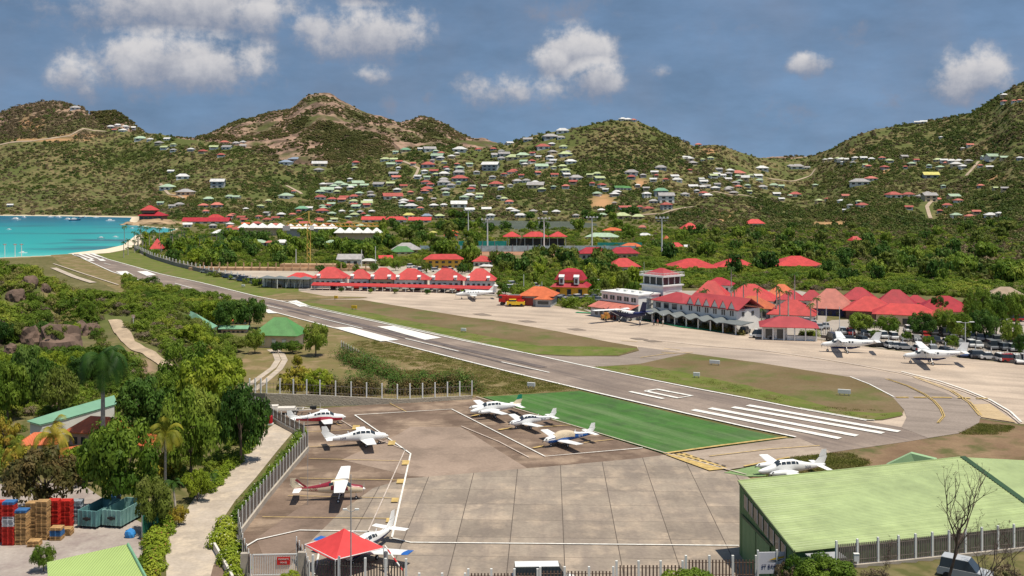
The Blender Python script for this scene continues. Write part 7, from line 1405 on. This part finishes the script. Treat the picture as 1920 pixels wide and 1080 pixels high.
for nm, poly, n, hr_, kinds_ in ZONES:
    xs = [a for a, _ in poly]; ys = [b_ for _, b_ in poly]; k = 0; tries = 0
    while k < n and tries < n*30:
        tries += 1; x, y = rz_.uniform(min(xs), max(xs)), rz_.uniform(min(ys), max(ys))
        if not bool(inpoly(np.array([x]), np.array([y]), poly)[0]): continue
        p = G(x, y); h = rz_.uniform(*hr_)
        if not okground(p.x, p.y) or not free(p.x, p.y, h*.5): continue
        w = h*rz_.uniform(.9, 1.35); kd = rz_.choice(kinds_); s = F/p.y
        tree(0, 0, w*s, h*s, kd, {'dark': 'dark green', 'mid': 'green', 'bright': 'bright green', 'olive': 'olive green'}[kd]+' tree '+nm, near=False, loc=p, i=k, group='trees '+nm); k += 1
# uncountable scrub over the hills and rough ground
rs = np.random.RandomState(77)
zone_px = px_; pe = pyv.copy()
cm = np.minimum.accumulate(pe, axis=0); vis = np.maximum(-np.diff(cm, axis=0, prepend=cm[:1]), 0)   # picture height each cell shows
wcell = np.gradient(_t)[None, :]*F*vis
inview = (px_ > -140) & (px_ < 2060)
YDn = Yf_-10
far_m = (YY > YDn) & inview & (YY < Yc_+140) & ~inpoly(XX, YY, BAY)
def pick(mask, n, extra=None, per=.02):
    w = np.where(mask, wcell+per*(vis > 0), 0.0)
    if extra is not None: w = w*extra
    w = w.ravel()/w.sum(); ii = rs.choice(w.size, n, p=w); r_, c_ = np.divmod(ii, nc)
    tt = _t[c_]+rs.uniform(-.5, .5, n)*(_t[1]-_t[0]); dY = np.gradient(_Y)[r_]; y = _Y[r_]+rs.uniform(-.5, .5, n)*dY; x = tt*y; return x, y
pass
def clear(x, y, r, front=1.05):
    ok = np.ones(len(x), bool)
    for X, Y, R_ in KEEP:
        ok &= ~((np.abs(x-X*y/max(Y, 1)) < R_*.8+r*.3) & (y > Y-R_*front-r) & (y < Y+R_*.7))
    return ok
def gnoise(x, y, s, seed): return fbm(x/s, y/s, 4, seed)
def mk(name, n, mask, rlo, rhi, src, lab, keep=None, extra=None, per=.02):
    x, y = pick(mask, n, extra, per); r = rs.uniform(rlo, rhi, len(x))*rs.choice([.7, 1, 1, 1.35], len(x)); ok = clear(x, y, r)
    px2 = 960+F*x/y; z = terrain(x, y); ppy = HZ+(CAMH-z)*F/y
    for cx, cy, rx, ry in ((1130,378,24,13),(1200,345,10,9),(90,262,60,3),(1560,420,30,4),(1850,530,44,6)): ok &= np.hypot((px2-cx)/rx, (ppy-cy)/ry) > rs.uniform(.8, 1.3, len(x))
    if keep is not None: ok &= keep(x, y, ppy)
    if y.max() > 700: ok &= offroad(x, y)
    x, y, z, r = x[ok], y[ok], z[ok], r[ok]; S = np.stack([r, r, r*rs.uniform(.8, 1.2, len(r))], -1); scatter(name, np.stack([x, y, z-r*.12], -1), S, src, lab); return len(x)
def offroad(x, y):
    ok = np.ones(len(x), bool)
    for pl in PATHS[1:]:
        w_ = [G(a, c) for a, c in pl]
        for a, c in zip(w_[:-1], w_[1:]):
            t_ = np.clip(((x-a.x)*(c.x-a.x)+(y-a.y)*(c.y-a.y))/((c-a).length_squared+1e-6), 0, 1); dx_, dy_ = x-a.x-t_*(c.x-a.x), y-a.y-t_*(c.y-a.y); ok &= ~((np.abs(dx_) < 6) & (dy_ < 4) & (dy_ > -9))
    return ok
# more than three hundred houses stand here: the smallest ones share one object
def far_houses():
    b = MB(); rh_ = random.Random(91); mats = [wallw, wallc, wallg, roofm('W'), roofm('Y'), roofm('G'), roofm('L'), roofm('Q'), roofm('P'), shade_]; n = 0
    zs = [([(700,285),(900,285),(1080,262),(1090,345),(1000,370),(700,395),(560,395),(600,345)], 78), ([(1090,330),(1300,305),(1440,330),(1440,362),(1250,372),(1100,372)], 34), ([(1530,300),(1670,296),(1900,300),(1900,318),(1600,318)], 16), ([(240,262),(460,275),(440,300),(380,300)], 8), ([(420,395),(700,398),(700,430),(430,432)], 26), ([(1440,350),(1900,350),(1900,410),(1440,380)], 16)]
    for poly, m in zs:
        xs = [a for a, _ in poly]; ys = [c for _, c in poly]; k = 0; tr = 0
        while k < m and tr < 3000:
            tr += 1; x, y = rh_.uniform(min(xs), max(xs)), rh_.uniform(min(ys), max(ys))
            if not bool(inpoly(np.array([x]), np.array([y]), poly)[0]): continue
            p = G(x, y)
            if min((p.x-X)**2+(p.y-Y)**2 for X, Y, R_ in KEEP) < 90 or segdist(np.array([p.x]), np.array([p.y]), BAY)[0] < 12: continue
            s = p.y/F; w = rh_.uniform(9, 17)*s; d = w*.7; h = 2.4; c = MB(); wi = rh_.choice((0,0,1,2)); ri = rh_.choice((3,3,3,4,4,5,5,6,7,7,8))
            c.box((0,0,h/2-.8), (w*.9,d*.9,h+1.6), 0, wi); (c.hip if rh_.random() < .7 else c.gable)(w, d, w*.2, h, .3, mi=ri); c.box((0,-d*.46,h*.55), (w*.6,.1,h*.5), 0, 9)
            a = rh_.uniform(-.5,.5); ca, sa = math.cos(a), math.sin(a); o = len(b.v); b.v += [(p.x+vx*ca-vy*sa, p.y+vx*sa+vy*ca, p.z+vz) for vx, vy, vz in c.v]; b.f += [tuple(o+i for i in f_) for f_ in c.f]; b.m += c.m
            KEEP.append((p.x, p.y, w*.6)); k += 1
    o = b.build('distant_houses', mats); o['kind'] = 'stuff'; o['label'] = 'many tiny far houses scattered over the hillsides'; o['category'] = 'houses'
far_houses()
q = rs.uniform
def gap(x, y, p_):
    px2 = 960+F*x/y; k = gnoise(x, y, 45, 61)+rs.uniform(-.35, .35, len(x)) > -.22
    return k & ~((px2 < 205) & (p_ < 262) & (rs.rand(len(x)) < .7))
drypatch = lambda x, y, p_: (gnoise(x, y, 110, 31)+rs.uniform(-.25, .25, len(x)) < .12) & gap(x, y, p_)
brown = lambda x, y, p_: gnoise(x, y, 110, 31)+rs.uniform(-.25, .25, len(x)) > -.02
mk('hill_scrub', 34000, far_m, 1.7, 3.2, BUSH[0], 'green scrub covering the hillsides', drypatch)
mk('hill_scrub', 21000, far_m, 1.5, 2.9, BUSH[1], 'olive scrub covering the hillsides', gap)
mk('hill_scrub', 12000, far_m, 1.4, 2.6, BUSH[2], 'dry brown scrub on the hillsides', brown)
rk = (YY > Yc_+140) & inview; mk('mountain_scrub', 12000, rk, 1.8, 3.8, BUSH[1], 'dark scrub patches on the rocky mountain', lambda x, y, p_: (gnoise(x, y, 120, 41)+rs.uniform(-.2, .2, len(x))-np.clip((p_-235)/60, 0, 1)*.30 > -.06))
mk('hill_scrub', 2600, far_m & (px_ < 200) & (pyv < 262), 1.5, 3.0, BUSH[2], 'brown scrub on the far left hill')
# flat rough ground of the town
def oktown(x, y, p_):
    px2 = 960+F*x/y; py2 = HZ+F*CAMH/y; ok = np.ones(len(x), bool)
    for p in PAVE: ok &= ~inpoly(px2, py2, p)
    ok &= ~inpoly(px2, py2, [(875,464),(1115,464),(1125,490),(880,490)]); ok &= ~inpoly(px2, py2, [(1115,540),(1300,540),(1560,545),(1850,560),(2000,562),(2000,620),(1115,600)])
    ok &= ~inpoly(x, y, LAKE) & (segdist(x, y, BAY) > 9); return ok
town = (YY < Yf_) & (YY > 300) & inview & (px_ > 235)
mk('town_scrub', 8000, town, 1.3, 2.6, NBUSH[0], 'green undergrowth between the town buildings', oktown); mk('town_scrub', 5000, town, 1.0, 2.0, NBUSH[1], 'olive undergrowth between the town buildings', oktown)
right = (px_ > 1150) & (YY > 330) & (YY < 760) & inview
okw = lambda x, y, p_: oktown(x, y, p_) & (gnoise(x, y, 22, 71)+rs.uniform(-.3, .3, len(x)) > -.1)
mk('woods_scrub', 4200, right, 1.5, 3.4, NBUSH[0], 'green woods on the right hand slope', okw); mk('woods_scrub', 3200, right, 1.2, 2.8, NBUSH[1], 'olive woods on the right hand slope', okw); mk('woods_scrub', 1300, right, 1.2, 2.4, NBUSH[2], 'dry bushes on the right hand slope', oktown)
# near left hillside
mnd = (px_ < 430) & (px_ > -140) & (YY > 166) & (YY < 300)
def okm(x, y, p_):
    px2 = 960+F*x/y; ok = np.ones(len(x), bool)
    for pl in PATHS:
        w_ = [G(a, c) for a, c in pl]
        for a, c in zip(w_[:-1], w_[1:]):
            t_ = np.clip(((x-a.x)*(c.x-a.x)+(y-a.y)*(c.y-a.y))/((c-a).length_squared+1e-6), 0, 1); ok &= np.hypot(x-a.x-t_*(c.x-a.x), y-a.y-t_*(c.y-a.y)) > 3.0
            ok &= ~((np.hypot(x-a.x-t_*(c.x-a.x), y+3-a.y-t_*(c.y-a.y)) < 3.4)) & ~((np.hypot(x-a.x-t_*(c.x-a.x), y+6-a.y-t_*(c.y-a.y)) < 3.2))
    for bx, by, br in ((112,645,8), (60,638,4), (30,558,4), (85,545,3), (150,625,3.5), (20,655,2.5)):
        g = G(bx, by); ok &= np.hypot(x-g.x, y-g.y+1.5) > br
    ok &= ~((px2 > 345) & (y < 236) & (px2 < 600) & (y > 215)); return ok
print('mound', mk('hillside_bushes', 1250, mnd, 1.1, 2.3, NBUSH[0], 'bright green bushes on the near left hillside', okm), mk('hillside_bushes', 850, mnd, .9, 2.0, NBUSH[1], 'olive bushes on the near left hillside', okm), mk('hillside_bushes', 800, mnd, .8, 1.6, NBUSH[2], 'dry grey brown bushes on the near left hillside', okm))
low = (px_ < 460) & (px_ > -140) & (YY > 128) & (YY < 170)
def okl(x, y, p_):
    px2 = 960+F*x/y; py2 = HZ+F*CAMH/y
    return ~inpoly(px2, py2, [(-500,890),(150,890),(330,960),(420,870),(560,760),(700,760),(700,1200),(-500,1200)])
mk('garden_shrubs', 330, low, .8, 1.7, NBUSH[0], 'garden shrubs between the orange roofs', okl); mk('garden_shrubs', 120, low, .7, 1.4, NBUSH[1], 'olive garden shrubs between the orange roofs', okl)
for i in range(26):      # individual small trees standing on the near hillside
    x = rz_.uniform(0, 400); y = rz_.uniform(560, 735); p = G(x, y)
    if p.y > 262 or p.y < 172 or (195 < x < 345 and 585 < y < 735): continue
    h = rz_.uniform(3.4, 5.5); k = rz_.choice(['mid','bright','olive','dark']); tree(0, 0, h*1.1*F/p.y, h*F/p.y, k, {'dark': 'dark green', 'mid': 'green', 'bright': 'bright green', 'olive': 'olive green'}[k]+' small tree on the near left hillside', loc=p, i=i, group='small trees on the near left hillside')
# grass tufts on the verges
gv = npmesh('tuft', *cards(rs.normal(0, .5, (40, 3))*np.array([1,1,.15])+np.array([0,0,.12]), rs.normal(0, 1, (40, 3))*np.array([1,1,.3]), .16, rs), leafmat('grass_blade', (.15,.17,.03), (.24,.23,.06), (.33,.26,.12), .3, .3))
def tufts(n, poly, r0, r1):
    xs = [a for a, _ in poly]; ys = [b_ for _, b_ in poly]; x = rs.uniform(min(xs), max(xs), n*3); y = rs.uniform(min(ys), max(ys), n*3); k = inpoly(x, y, poly); x, y = x[k][:n], y[k][:n]
    Y = F*CAMH/(y-HZ); X = (x-960)*Y/F; s = rs.uniform(r0, r1, len(X)); k = gnoise(X, Y, 9, 51) > -.1; scatter('grass_tufts', np.stack([X, Y, X*0+.08], -1)[k], np.stack([s, s, s*.8], -1)[k], gv, 'dry grass tufts')
tufts(3500, [(1480,862),(1560,853),(1660,852),(1600,880),(1440,897)], .4, .9); tufts(900, [(1800,815),(1840,796),(1900,800),(1880,815)], .3, .7); tufts(2600, [(893,744),(1085,731),(962,702),(760,651),(640,622),(700,690)], .4, .9); tufts(2600, [(1120,688),(1200,700),(1400,742),(1620,786),(1690,780),(1690,770),(1500,752),(1280,700)], .3, .8)
tufts(1200, [(560,566),(880,636),(1010,660),(1190,664),(1190,656),(1010,652),(780,608)], .3, .7)
finish_labels()
